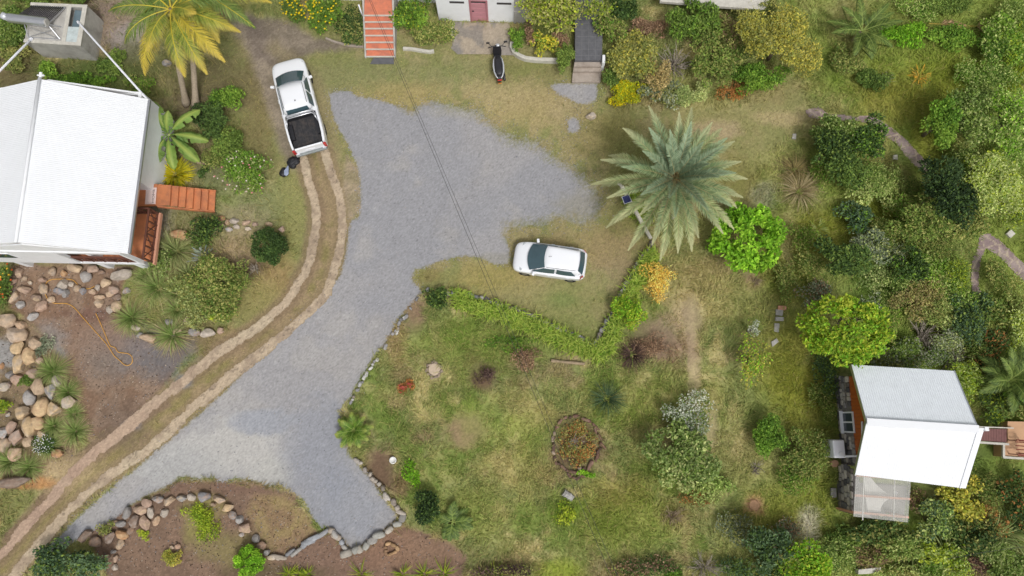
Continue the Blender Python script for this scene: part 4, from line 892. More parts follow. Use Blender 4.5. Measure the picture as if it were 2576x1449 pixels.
# ------------------------------------------------------------------ vehicles (x forward, y left)
def body_rows(stations):
    rows = []
    for x, wl, wb, zl, zs, zt in stations:
        half = [(0, zt), (.45*wb, zt-.004), (.80*wb, zt-.02), (.955*wb, (zs*.75+zt*.25)-.01), (wb, zs-.05), (wb*1.0, (zs+zl)/2), (wl, zl+.06), (wl-.07, zl)]
        rows.append([(x, -y, z) for y, z in half[::-1]]+[(x, y, z) for y, z in half[1:]])
    return rows
def body(mb, st):
    rows = body_rows(st); mb.grid(rows)
    for k in (0, len(rows)-1):
        r = rows[k]; n = len(r); mb.add(r, [(i, i+1, n-2-i, n-1-i) for i in range(n//2)] if n % 2 == 0 else [(i, i+1, n-2-i, n-1-i) for i in range(n//2-1)]+[(n//2-1, n//2, n//2+1)])
    b = rows; mb.add([r[0] for r in b]+[r[-1] for r in b], [(i, len(b)+i, len(b)+i+1, i+1) for i in range(len(b)-1)])
def cabin(mb, base, mid, roofp, dome=.03):
    """base/mid/roof = (x_front, x_rear, half width front, half width rear, z)"""
    rings = []
    for xf, xr, wf, wr, z in (base, mid, roofp):
        n = 6; ring = []
        c = .06 if z < roofp[4] else .12
        ring = [(xf, -wf+c, z), (xf+ .02, 0, z), (xf, wf-c, z), (xf-c*1.3, wf, z)]+[(xf-c*1.3+(xr+c*1.3-xf+c*1.3)*t, wf+(wr-wf)*t, z) for t in (.25, .5, .75)]+[(xr+c*1.3, wr, z), (xr, wr-c, z), (xr-.01, 0, z), (xr, -wr+c, z), (xr+c*1.3, -wr, z)]+[(xf-c*1.3+(xr+c*1.3-xf+c*1.3)*t, -(wf+(wr-wf)*t), z) for t in (.75, .5, .25)]+[(xf-c*1.3, -wf, z)]
        rings.append(ring)
    xf, xr, wf, wr, z = roofp
    rings.append([(xr+.18+(p[0]-xr)*(xf-xr-.36)/(xf-xr), p[1]*.80, z+dome*.8) for p in rings[-1]])
    rings.append([((xf+xr)/2+(p[0]-(xf+xr)/2)*.4, p[1]*.4, z+dome) for p in rings[-1]])
    mb.loft(rings)
    return rings
def panel(name, quadpts, m, parent, out, nx=6, ny=3, curve=0, bow=0, lift=.012):
    """window lying just proud of a surface: bilinear patch pushed out along its normal"""
    a, b, c, d = [Vector(p) for p in quadpts]; nrm = (b-a).cross(d-a).normalized()
    if nrm.dot(Vector(out)) < 0: nrm = -nrm
    rows = []
    for j in range(ny+1):
        t = j/ny; rows.append([a.lerp(b, i/nx).lerp(d.lerp(c, i/nx), t)+nrm*(lift+curve*(1-(2*i/nx-1)**2))+Vector((bow*(1-(2*i/nx-1)**2)*(1-.55*t), 0, 0)) for i in range(nx+1)])
    mb = MB(); mb.grid(rows); back = [[p-nrm*.02 for p in r] for r in rows]; mb.grid(back)
    o = [rows[0][i] for i in range(nx+1)]
    per = lambda g: g[0][:-1]+[r[-1] for r in g[:-1]]+g[-1][:0:-1]+[r[0] for r in g[:0:-1]]
    A, Bk = per(rows), per(back); n = len(A); mb.add(A+Bk, [(i, (i+1) % n, n+(i+1) % n, n+i) for i in range(n)])
    return mb.build(name, m, parent, smooth=False)
def wheel(parent, x, y, r, wd):
    mb = MB(); mb.lathe([(r*.62, -wd/2), (r*.9, -wd/2), (r, -wd*.3), (r, wd*.3), (r*.9, wd/2), (r*.62, wd/2), (r*.6, 0)], (x, y, r), 'y', 24); w_ = mb.build('wheel', M['tyre'], parent, smooth=True)
    s = 1 if y > 0 else -1; mb = MB(); yy = y+s*wd*.42
    mb.lathe([(.001, yy-y-.03*s), (r*.2, yy-y), (r*.60, yy-y-.01*s), (r*.61, yy-y-.08*s)], (x, y, r), 'y', 20); mb.build('rim', M['steel'], w_, smooth=True)
    return w_
def lamp(name, m, parent, pts, z0, z1):
    mb = MB(); mb.prism(pts, z0, z1); return mb.build(name, m, parent, bevel=.015)
def mirror(parent, x, y, z, s):
    mb = MB(); mb.box((x, y+s*.10, z), (.13, .20, .13), rz=-s*.25); mb.build('door_mirror', M['carpaint'], parent, bevel=.03)

def hatchback():
    c = G(1383, 655, .75); f, r_ = G(1293, 643, .6), G(1472, 669, .6); a = math.atan2((f-r_).y, (f-r_).x)
    t = thing('parked_car', 'small white hatchback parked on dry grass beside the gravel', 'car', (c.x, c.y, 0), a)
    st = [(1.80, .40, .46, .34, .52, .58), (1.755, .60, .64, .24, .60, .68), (1.62, .70, .735, .20, .68, .77), (1.35, .75, .785, .19, .76, .85), (.95, .78, .80, .18, .84, .93), (.3, .79, .805, .18, .88, .95), (-.5, .79, .805, .18, .91, .95), (-1.2, .78, .80, .19, .94, .97), (-1.55, .74, .775, .22, .95, .98), (-1.72, .66, .70, .28, .90, .93), (-1.80, .52, .57, .34, .74, .78)]
    mb = MB(); body(mb, st); mb.build('body', M['carpaint'], t, smooth=True, sub=2)
    base, mid, rf = (1.02, -1.66, .70, .68, .88), (.66, -1.58, .655, .63, 1.16), (.22, -1.40, .565, .54, 1.44)
    mb = MB(); cabin(mb, base, mid, rf, .045); mb.build('cabin', M['carpaint'], t, smooth=True, sub=1)
    # glass
    panel('windscreen', [(.93, -.665, .945), (.93, .665, .945), (.21, .545, 1.435), (.21, -.545, 1.435)], M['glass'], t, (1, 0, 1), 10, 5, .03, .16, .02)
    panel('rear_window', [(-1.635, .56, 1.08), (-1.635, -.56, 1.08), (-1.415, -.49, 1.42), (-1.415, .49, 1.42)], M['glass'], t, (-1, 0, .4), 8, 3, .05)
    for s in (1, -1):
        lo = lambda x: (x, s*(.70-.012*(1-x)), .965); hi = lambda x, z=1.385: (x, s*(.588-.010*(.3-x)), z)
        panel('side_window', [lo(.80), lo(-.28), hi(-.28), hi(.26, 1.36)], M['glass'], t, (0, s, .2), 5, 3, .02)
        panel('side_window', [lo(-.38), (-1.33, s*.675, 1.02), (-1.10, s*.575, 1.33), hi(-.38)], M['glass'], t, (0, s, .2), 5, 3, .02)
        mirror(t, .72, s*.74, 1.0, s)
        for x in (-.05, -.98): mb = MB(); mb.box((x, s*.812, .80), (.17, .03, .035)); mb.build('door_handle', M['chrome'], t, bevel=.008)
        mb = MB(); mb.tube([(.15, s*.545, 1.462), (-.6, s*.54, 1.478), (-1.3, s*.50, 1.446)], .008, 5); mb.build('roof_seam', M['liner'], t)
        panel('headlight', [(1.70, s*.48, .66), (1.36, s*.73, .79), (1.30, s*.66, .835), (1.60, s*.42, .74)], M['lampglass'], t, (.4, s*.3, 1), 4, 2)
        panel('tail_light', [(-1.735, s*.62, .84), (-1.56, s*.765, .86), (-1.60, s*.69, 1.07), (-1.69, s*.58, 1.04)], M['red'], t, (-1, s, .3), 3, 2)
        for x in (1.15, -1.14): wheel(t, x, s*.70, .29, .19)
    mb = MB(); mb.box((1.79, 0, .47), (.04, .9, .07)); mb.build('grille', M['black'], t, bevel=.01)
    mb = MB(); mb.box((-1.80, 0, .56), (.03, .46, .11)); mb.build('number_plate', M['pipe'], t)
    mb = MB(); mb.tube([(.10, 0, 1.48), (-.05, 0, 1.60)], .008, 5); mb.build('aerial', M['black'], t)
    mb = MB(); mb.bar((1.02, -.5, .955), (.90, .02, 1.02), .015, .012); mb.bar((1.05, .05, .955), (.92, .5, 1.01), .015, .012); mb.build('wiper', M['black'], t)
hatchback()

def pickup():
    f, r_ = G(722, 140, .8), G(785, 380, .8); c = (G(750, 262, .85)); a = math.atan2((f-r_).y, (f-r_).x)
    t = thing('pickup_truck', 'white double cab pickup truck with an open black load bed', 'pickup truck', (c.x, c.y, 0), a)
    st = [(2.58, .46, .52, .42, .72, .80), (2.53, .70, .74, .34, .80, .92), (2.36, .83, .87, .30, .88, 1.02), (2.0, .88, .91, .30, .96, 1.07), (1.5, .89, .92, .28, 1.02, 1.10), (.8, .89, .92, .28, 1.05, 1.10), (0, .89, .92, .28, 1.06, 1.10), (-.62, .89, .92, .28, 1.06, 1.10), (-.70, .88, .91, .28, 1.06, 1.10)]
    mb = MB(); body(mb, st); mb.build('body', M['carpaint'], t, smooth=True, sub=2)
    base, mid, rf = (1.60, -.70, .80, .80, 1.03), (1.22, -.67, .755, .75, 1.35), (.66, -.60, .66, .65, 1.70)
    mb = MB(); cabin(mb, base, mid, rf, .05); mb.build('cabin', M['carpaint'], t, smooth=True, sub=1)
    panel('windscreen', [(1.53, -.75, 1.10), (1.53, .75, 1.10), (.68, .63, 1.70), (.68, -.63, 1.70)], M['glass'], t, (1, 0, 1), 10, 5, .05, .12, .055)
    panel('rear_window', [(-.695, .58, 1.18), (-.695, -.58, 1.18), (-.625, -.54, 1.60), (-.625, .54, 1.60)], M['glass'], t, (-1, 0, .2), 6, 3, .01)
    for s in (1, -1):
        lo = lambda x: (x, s*.797, 1.12); hi = lambda x, z=1.62: (x, s*.680, z)
        panel('side_window', [lo(1.18), lo(.28), hi(.28), hi(.72, 1.58)], M['glass'], t, (0, s, .2), 5, 3, .015)
        panel('side_window', [lo(.16), lo(-.52), hi(-.50, 1.58), hi(.16)], M['glass'], t, (0, s, .2), 5, 3, .015)
        mirror(t, 1.10, s*.90, 1.18, s)
        for x in (.35, -.5): mb = MB(); mb.box((x, s*.925, .95), (.2, .03, .04)); mb.build('door_handle', M['chrome'], t, bevel=.008)
        mb = MB(); mb.tube([(.62, s*.60, 1.733), (0, s*.60, 1.748), (-.52, s*.59, 1.728)], .013, 5); mb.build('roof_groove', M['liner'], t)
        panel('headlight', [(2.50, s*.50, .86), (2.22, s*.84, .90), (2.16, s*.77, .99), (2.40, s*.45, .97)], M['lampglass'], t, (.5, s*.3, 1), 4, 2)
        for x in (1.62, -1.46): wheel(t, x, s*.80, .37, .25)
        # load bed side
        mb = MB(); mb.loft([[(x, s*y0, .46), (x, s*y0*1.005, 1.0), (x, s*(y0-.03), 1.08), (x, s*(y0-.12), 1.08), (x, s*(y0-.12), .46)] for x, y0 in ((-.705, .91), (-1.1, .925), (-1.46, .93), (-1.9, .92), (-2.46, .87))])
        mb.build('bed_side', M['carpaint'], t, bevel=.01)
        mb = MB(); mb.box((-2.53, s*.80, .82), (.09, .15, .38)); mb.build('tail_light', M['red'], t, bevel=.02)
        mb = MB(); mb.box((-2.55, s*.70, .60), (.12, .2, .10)); mb.build('bumper_step', M['chrome'], t, bevel=.02)
    mb = MB(); mb.box((-1.60, 0, .66), (1.76, 1.58, .06))
    for k in range(13): mb.box((-1.60, -.68+k*.113, .70), (1.70, .045, .022))
    mb.build('bed_floor', M['liner'], t)
    mb = MB()
    for s in (1, -1): mb.box((-1.58, s*.783, .88), (1.72, .028, .37)); mb.box((-1.46, s*.68, .80), (.8, .20, .20))
    mb.box((-.735, 0, .88), (.04, 1.55, .40)); mb.box((-2.43, 0, .86), (.03, 1.52, .36)); mb.build('bed_liner', M['black'], t, bevel=.01)
    mb = MB(); mb.box((-2.50, 0, .80), (.09, 1.44, .55)); mb.build('tailgate', M['carpaint'], t, bevel=.025)
    mb = MB(); mb.box((-2.60, 0, .54), (.16, 1.62, .14)); mb.build('rear_bumper', mat('grey_bumper', srgb(135, 140, 140), .5, .3), t, bevel=.03)
    mb = MB(); mb.box((-2.555, 0, .76), (.02, .5, .12)); mb.build('number_plate', M['pipe'], t)
    mb = MB(); mb.box((2.57, 0, .62), (.05, 1.0, .2)); mb.build('grille', M['chrome'], t, bevel=.02)
    mb = MB()
    for x0, h in ((-.84, 1.46), (-.96, 1.40)):
        mb.tube([(x0-.12, -.76, 1.06), (x0, -.70, h-.10), (x0+.02, -.60, h), (x0+.02, .60, h), (x0, .70, h-.10), (x0-.12, .76, 1.06)], .036, 10)
    for s in (1, -1): mb.tube([(-.92, s*.69, 1.33), (-1.30, s*.80, 1.08)], .034, 10)
    mb.build('roll_bar', M['steel'], t, smooth=True)
    mb = MB(); mb.tube([(-.25, -.05, 1.74), (-.33, -.05, 1.80)], [.035, .012], 8); mb.build('aerial', M['black'], t)
    mb = MB(); mb.tube([(1.33, -.35, 1.19), (1.22, -.1, 1.285), (1.22, .1, 1.285), (1.30, .3, 1.215)], .010, 6); mb.build('wiper', M['liner'], t)
    return t
pickup()

def scooter():
    f, r_ = G(1249, 119, .7), G(1257, 211, .4); c = (G(1253, 166, .4)); a = math.atan2((f-r_).y, (f-r_).x)
    t = thing('motor_scooter', 'black and silver motor scooter parked at the concrete apron edge', 'scooter', (c.x, c.y, 0), a)
    def ell(x, y, z, ry, rz, n=14, p=.8): return [(x, y+ry*math.copysign(abs(math.cos(k*2*math.pi/n))**p, math.cos(k*2*math.pi/n)), z+rz*math.copysign(abs(math.sin(k*2*math.pi/n))**p, math.sin(k*2*math.pi/n))) for k in range(n)]
    mb = MB(); mb.loft([ell(*s) for s in ((.25, .0, .74, .06, .03), (.18, .0, .78, .13, .06), (-.1, .0, .78, .165, .07), (-.2, .0, .80, .15, .06), (-.45, .0, .83, .165, .07), (-.68, .0, .84, .13, .06), (-.75, .0, .83, .05, .03))]); mb.build('seat', M['black'], t, smooth=True)
    mb = MB(); mb.loft([ell(*s) for s in ((.30, 0, .50, .10, .12), (.15, 0, .54, .20, .16), (-.2, 0, .58, .22, .17), (-.55, 0, .62, .21, .14), (-.80, 0, .68, .14, .09), (-.90, 0, .70, .06, .05))]); mb.build('rear_fairing', M['black'], t, smooth=True)
    for s in (-1, 1):
        mb = MB(); mb.loft([ell(*q) for q in ((.40, s*.12, .55, .015, .03), (.18, s*.185, .62, .03, .07), (-.15, s*.215, .66, .04, .09), (-.5, s*.20, .70, .04, .075), (-.78, s*.13, .74, .03, .05), (-.88, s*.07, .75, .015, .03))]); mb.build('side_panel', M['chrome'], t, smooth=True)
    mb = MB(); mb.box((.42, 0, .30), (.42, .34, .08)); mb.build('footboard', M['black'], t, bevel=.03)
    mb = MB(); mb.loft([ell(*q) for q in ((.60, 0, .36, .18, .04), (.66, 0, .6, .20, .06), (.74, 0, .85, .17, .07), (.72, 0, 1.0, .10, .05))]); mb.build('leg_shield', M['black'], t, smooth=True)
    mb = MB(); mb.loft([ell(*q) for q in ((.98, -.03, .62, .05, .06), (.93, -.03, .75, .085, .08), (.80, -.04, .93, .10, .07), (.66, -.05, 1.03, .07, .03))]); mb.build('front_cowl', M['chrome'], t, smooth=True)
    mb = MB(); mb.tube([(.62, -.40, 1.02), (.66, -.2, 1.04), (.68, 0, 1.02), (.66, .2, 1.04), (.62, .40, 1.02)], .022, 8); mb.build('handlebar', M['black'], t, smooth=True)
    for s in (1, -1):
        mb = MB(); mb.tube([(.66, s*.22, 1.05), (.74, s*.36, 1.20)], .012, 6); mb.box((.75, s*.38, 1.23), (.04, .15, .09)); mb.build('mirror', M['black'], t)
    for x, r in ((.86, .26), (-.62, .26)):
        mb = MB(); mb.lathe([(r*.55, -.06), (r*.95, -.06), (r, 0), (r*.95, .06), (r*.55, .06)], (x, 0, r), 'y', 20); mb.build('wheel', M['tyre'], t, smooth=True)
    mb = MB(); mb.loft([ell(*q) for q in ((1.08, 0, .50, .05, .03), (.92, 0, .57, .09, .035), (.72, 0, .50, .07, .03))]); mb.build('front_mudguard', M['black'], t, smooth=True)
    mb = MB(); mb.box((-.94, 0, .68), (.06, .2, .08)); mb.build('tail_light', M['red'], t, bevel=.02)
    mb = MB(); mb.box((-1.0, 0, .5), (.14, .16, .02), ry=.7); mb.build('number_plate', M['amber'], t)
    mb = MB(); mb.tube([(-.15, -.2, .3), (-.8, -.22, .38)], .06, 10); mb.build('exhaust', M['black'], t, smooth=True)
    mb = MB(); mb.tube([(.0, .12, .28), (-.05, .30, .02)], .015, 6); mb.build('kickstand', M['black'], t)
    t.scale = (1.07, 1.2, 1.1)
scooter()

# ------------------------------------------------------------------ bags, hose, pots, slabs, logs
def soft_lump(name, m, parent, loc, r, seed, flat=1.0, amp=.35):
    bm = bmesh.new(); bmesh.ops.create_icosphere(bm, subdivisions=4, radius=1)
    V = np.array([v.co for v in bm.verts]); n = fbm(V[:, 0]*1.6+seed, V[:, 1]*1.6+V[:, 2]*1.3, seed, 4)
    V = V*(1+amp*(n-.5)*2)[:, None]*np.array(r); V[:, 2] = np.maximum(V[:, 2], -r[2]*.75)
    for v, p in zip(bm.verts, V): v.co = p
    me = bpy.data.meshes.new(name); bm.to_mesh(me); bm.free(); me.polygons.foreach_set('use_smooth', [True]*len(me.polygons)); me.materials.append(m)
    o = bpy.data.objects.new(name, me); C.objects.link(o); o.location = loc
    if parent: o.parent = parent
    return o
p = G(737, 406, .2); b = thing('backpack', 'black backpack dropped on the dirt behind the pickup truck', 'bag', (p.x, p.y, 0), R(25))
soft_lump('bag_body', M['blackbag'], b, (0, 0, .20), (.33, .27, .22), 3); soft_lump('front_pocket', M['blackbag'], b, (-.1, -.2, .17), (.2, .14, .15), 8)
for s in (.1, .22): mb = MB(); mb.tube([(.28, -.15+s, .16), (.40, -.05+s, .22), (.34, .12+s, .20), (.22, .2+s, .16)], .025, 6); mb.build('strap', M['black'], b, smooth=True)
p = G(719, 430, .2); b = thing('folding_stool', 'folded blue grey fabric seat with black frame beside the backpack', 'stool', (p.x, p.y, 0), R(-20))
mb = MB(); mb.loft([[(.06, .28, .30), (.0, .30, .27), (.03, .29, .25)], [(.22, -.12, .26), (-.05, -.05, .30), (.05, -.10, .2)], [(.17, -.22, .2), (.02, -.24, .24), (.08, -.24, .17)]]); mb.build('fabric_seat', M['bluebag'], b)
soft_lump('carry_bag', M['blackbag'], b, (-.12, -.10, .12), (.18, .24, .15), 5)
mb = MB(); mb.tube([(.04, .31, .28), (-.22, -.05, .03)], .014, 6); mb.tube([(.24, -.12, .25), (-.05, -.32, .03)], .014, 6); mb.tube([(.05, .25, .03), (.2, -.28, .24)], .014, 6); mb.build('frame', M['black'], b)

def hose():
    D_ = [(238,720),(225,726),(212,726),(200,722),(192,712),(182,704),(165,702),(150,702),(132,703),(120,708),(114,718),(112,730),(115,742),(124,758),(140,763),(158,763),(172,765),(184,772),(196,784),(206,796),(222,814),(238,832),(256,852),(268,866),(280,884),(288,896),(300,906),(312,917),(322,919),(330,915),(333,907),(331,897),(323,890),(312,888),(302,887),(295,884),(290,875),(282,872),(276,868),(268,850),(258,826),(250,808),(244,795),(240,787)]
    P = [G(u, v, .035) for u, v in D_]; Q_ = []
    for i in range(len(P)-1):
        p0, p1, p2, p3 = P[max(i-1, 0)], P[i], P[i+1], P[min(i+2, len(P)-1)]
        for k in range(4):
            t = k/4; Q_.append(.5*((2*p1)+(-p0+p2)*t+(2*p0-5*p1+4*p2-p3)*t*t+(-p0+3*p1-3*p2+p3)*t**3))
    c = G(240, 800, 0); mb = MB(); mb.tube([q-c for q in Q_], .016, 6); o = mb.build('garden_hose', M['hose'], None, smooth=True); o.location = c
    tag(o, 'orange garden hose looped over the brown earth below the white house', 'hose')
hose()
p = G(990, 1157, 0); t = thing('plant_pot', 'small round white pot sunk at the edge of the bare soil patch', 'pot', p)
mb = MB(); mb.lathe([(.12, 0), (.16, .22), (.17, .24), (.125, .24), (.12, .19)], n=24); mb.build('rim', M['pot'], t, smooth=True); mb = MB(); mb.lathe([(.001, .15), (.123, .15), (.123, .12)], n=20); mb.build('soil_fill', M['potsoil'], t)
def slab(name, label, cat, pts, h, m, z=0, group=None):
    c = G(sum(q[0] for q in pts)/len(pts), sum(q[1] for q in pts)/len(pts), z); mb = MB(); mb.prism([(G(u, v, z)-c)[:2] for u, v in pts], -.03, h); o = mb.build(name, m, None, bevel=.015); o.location = c
    return tag(o, label, cat, group)
slab('stepping_stone', 'pinkish stepping stone, top one of the short column beside the bright yellow tree', 'paver', [(1956,769),(1977,770),(1976,781),(1955,779)], .07, M['tanwood'], group='stepping stones by the yellow tree')
slab('stepping_stone', 'double pale grey stepping stone just under the pinkish one', 'paver', [(1950,778),(1969,780),(1967,795),(1950,793)], .06, M['palestone'], group='stepping stones by the yellow tree')
slab('stepping_stone', 'light stepping stone with a dark lower rim, third in the short column', 'paver', [(1949,797),(1970,798),(1969,808),(1948,807)], .08, M['palestone'], group='stepping stones by the yellow tree')
slab('stepping_stone', 'dull grey narrow stepping stone at the bottom of the short column', 'paver', [(1947,813),(1960,814),(1958,836),(1946,834)], .04, M['concrete'], group='stepping stones by the yellow tree')
slab('stepping_stone', 'tilted pale block lying apart below the stepping stone column', 'paver', [(1938,860),(1952,851),(1957,860),(1941,873)], .08, M['palestone'], group='stepping stones by the yellow tree')
slab('paving_block', 'white block in the grass beside the red twigs and the flagstone path', 'block', [(2244,392),(2254,391),(2255,403),(2243,402)], .12, M['concrete_l'])
slab('paving_block', 'small grey block alone on the lawn left of the round bushy trees', 'block', [(1992,338),(2001,338),(2000,352),(1990,350)], .1, M['concrete'])
slab('paving_block', 'white diamond shaped block beside the right flagstone path', 'block', [(2527,589),(2538,578),(2550,589),(2538,600)], .12, M['concrete_l'])
slab('paving_block', 'pale square block beside the stone wall of the lean-to', 'block', [(2087,1227),(2100,1227),(2101,1251),(2087,1250)], .14, M['palestone'])
slab('round_paver', 'pinkish octagonal paver beneath the white rain water tank', 'paver', [(2086,1160),(2094,1156),(2104,1158),(2107,1166),(2102,1174),(2092,1175),(2086,1169)], .12, mat('pink_paver', srgb(190,150,120), .9, 0, .15, 6))
slab('concrete_block', 'white worn concrete slab among the bushes at the bottom right edge', 'block', [(2151,1429),(2206,1423),(2209,1434),(2176,1440),(2150,1441)], .3, M['concrete_l'], .1)
def log(name, label, a, b, r, m, z=.1, cat='log'):
    a, b = G(*a, z), G(*b, z); c = a; n = 8; rr = random.Random(len(label)); pts = [a.lerp(b, i/n)-c+Vector((0, 0, rr.uniform(-.01, .01))) for i in range(n+1)]
    mb = MB(); mb.tube(pts, [r*rr.uniform(.85, 1.15) for _ in pts], 8); o = mb.build(name, m, None); o.location = c; return tag(o, label, cat)
log('wooden_beam', 'weathered wooden beam lying in the grass below the green hedge', (1386, 907), (1470, 915), .075, M['greywood'])
log('wooden_beam', 'short grey plank lying between the banana plant and the flowering shrub', (496, 409), (530, 413), .07, M['greywood'])
log('white_stone_marker', 'long white stone lying alone in the lower meadow', (1417, 1238), (1441, 1255), .17, M['palestone'], .1, 'stone')

# ------------------------------------------------------------------ boulders and stones
TONES = dict(tan=(190,166,140), ochre=(194,168,132), pink=(176,150,132), grey=(150,146,143), pale=(186,174,160), white=(176,172,168), brown=(140,120,106), orange=(188,146,108), bluegrey=(142,140,142))
def rock_mesh(name, rx, ry, rz, tone, seed, dress=.5, sub=4):
    r = np.random.default_rng(seed); bm = bmesh.new(); bmesh.ops.create_icosphere(bm, subdivisions=sub, radius=1)
    V = np.array([v.co for v in bm.verts]); F = np.array([[v.index for v in f.verts] for f in bm.faces]); bm.free()
    N = V.copy(); d = np.ones(len(V))
    for _ in range(9):                                         # flat facets
        n = r.normal(size=3); n /= np.linalg.norm(n); n[2] *= .7; k = r.uniform(.55, .84); h = V@n
        d = np.minimum(d, np.where(h > k, 1-dress*(1-k/np.maximum(h, 1e-6)), 1))
    nz = fbm(V[:, 0]*1.3+seed, V[:, 1]*1.3+V[:, 2]*.9, seed, 4)-.5
    V = V*(d*(1+.16*nz))[:, None]; V = V*np.array([rx, ry, rz])
    c = np.array(S(*TONES[tone])); m1 = fbm(N[:, 0]*1.8+seed*3, N[:, 1]*1.8+N[:, 2], seed+9, 4); m2 = fbm(N[:, 0]*5+seed, N[:, 1]*5+N[:, 2]*3, seed+5, 3)
    alt = np.array(S(*[(210,186,150), (150,140,130), (176,140,112), (168,158,150)][seed % 4])); t = sstep(.45, .68, m1)[:, None]*.5
    col = (c*(1-t)+alt*t)*(1+(m2-.5)*.45)[:, None]*r.uniform(.92, 1.08)
    return npmesh(name, V, [F], M['rock'], col, smooth=False)
_rk = 0; ROCKS = []
def rocks(group, place, noun, items, conv, sc_, hf=.62, zf=.30):
    global _rk
    tmp = []
    for it in items:
        cx, cy, rx, ry, rot, tone = it[:6]; u, v = conv(cx, cy); rx, ry = rx*sc_, ry*sc_; _rk += 1
        rzm = .5*(rx+ry)/50*hf
        p = G(u, v, rzm*.6); s = mpp(u, v)
        o = rock_mesh('boulder' if max(rx, ry) > 11 else 'stone', rx*s, ry*s, rzm*1.1, tone, 100+_rk, .96, 4 if max(rx, ry) > 8 else 3)
        o.location = (p.x, p.y, rzm*(1.05-zf*1.2)); o.rotation_euler = (0, 0, -R(rot)); o['group'] = group; o['category'] = 'boulder' if max(rx, ry) > 11 else 'stone'
        q = max(rx, ry)/min(rx, ry); mx = max(rx, ry)
        size = 'small' if mx < 9 else 'medium' if mx < 15 else 'large'
        shp = 'elongated' if q > 1.45 else 'rounded'
        tmp.append((o, f'{size} {shp} {TN[tone]} {noun}', v, u, it[6] if len(it) > 6 else None))
    keys = {}
    for t in tmp: keys.setdefault(t[1], []).append(t)
    W_ = ['topmost of those', 'second from top', 'third from top', 'fourth from top', 'fifth from top', 'sixth from top', 'seventh from top', 'eighth from top']
    for k, lst in keys.items():
        lst.sort(key=lambda t: t[2])
        for i, t in enumerate(lst):
            if t[4]: t[0]['label'] = t[4]
            elif len(lst) == 1: t[0]['label'] = f'{k}, the only such one {place}'
            elif i == len(lst)-1: t[0]['label'] = f'{k} {place}, lowest of those'
            else: t[0]['label'] = f'{k} {place}, {W_[i]}'
TN = dict(tan='tan', ochre='ochre', pink='pinkish', grey='grey', pale='pale', white='whitish', brown='brown', orange='orange', bluegrey='blue grey')
rocks('boulders of the rockery at the left edge', 'in the left rockery', 'boulder', [
 (50,100,68,66,0,'tan','largest round tan boulder at the left edge, top of the rockery'),(165,140,52,35,30,'tan'),(130,215,82,62,15,'tan'),(145,310,55,55,0,'ochre'),(270,280,58,45,40,'tan'),(230,370,47,76,-5,'ochre'),(150,445,55,76,0,'ochre'),(310,410,28,28,0,'pink'),(90,350,32,35,0,'grey'),(130,560,50,40,-15,'pink'),(75,525,30,34,0,'grey'),(30,615,40,35,0,'pale'),(250,510,45,37,30,'pink'),(292,618,60,66,-10,'tan'),(228,708,46,68,0,'white'),(395,650,40,62,-20,'grey'),(440,570,36,46,-20,'pale'),(318,765,58,76,0,'ochre'),(420,785,52,60,-15,'ochre'),(535,735,56,50,0,'pale'),(172,820,64,52,-15,'ochre'),(285,890,62,48,40,'ochre'),(230,935,58,86,-15,'ochre','large pear shaped ochre boulder, biggest in the lower half of the rockery'),(65,830,22,20,0,'grey'),(90,925,35,52,20,'pink'),(25,975,48,44,-25,'white'),(130,1005,45,76,10,'pink'),(220,1040,40,40,0,'tan'),(35,1070,46,56,0,'tan'),(120,1130,52,56,0,'tan'),(450,1130,46,36,0,'orange'),(335,985,46,32,40,'tan'),(110,1345,118,46,-10,'brown','long flat brown rock at the bottom tip of the left rockery'),(15,455,16,26,0,'orange'),(70,600,22,26,0,'brown')], lambda x, y: (x/3.07, 772.5+y/3.07), 1.08/3.07)
rocks('rocks on the earth below the white house', 'on the earth below the house', 'rock', [
 (365,260,76,82,0,'pink'),(465,370,50,42,-40,'tan'),(260,430,36,80,30,'pink'),(275,720,48,150,22,'tan'),(480,590,130,62,10,'pink'),(375,850,82,70,20,'white'),(790,890,112,76,-35,'pink'),(610,1080,100,66,-35,'white'),(690,720,86,66,0,'brown'),(830,570,76,100,-25,'tan'),(800,390,78,44,10,'pink'),(990,240,60,82,10,'tan'),(1210,260,52,60,0,'orange'),(1190,470,96,92,0,'pale'),(1130,600,96,84,0,'bluegrey'),(1240,650,66,72,0,'grey'),(1350,470,52,46,0,'pale'),(1450,560,72,62,0,'tan'),(1565,605,56,62,0,'bluegrey'),(1615,345,98,102,0,'white','round whitish rock beside the hose under the house floor beam'),(1420,170,134,78,18,'tan'),(1750,190,100,80,0,'pink'),(1920,250,58,52,0,'brown'),(1850,540,46,56,0,'pale'),(1750,610,62,50,0,'pink'),(1865,825,86,78,0,'tan'),(1870,710,92,50,0,'tan'),(2290,290,168,108,-20,'pale','big pale angular slab beside the south-east house pier'),(2010,450,86,90,0,'tan'),(2150,560,90,86,0,'pink'),(2080,640,70,72,0,'tan'),(2210,720,60,56,0,'brown'),(2210,890,92,90,0,'tan'),(2080,960,70,72,0,'pale'),(2390,600,64,62,0,'grey'),(980,760,72,52,0,'tan'),(580,440,42,36,0,'pale')], lambda x, y: (x/7.503, 652.3+y/7.503), 1.22/7.503)
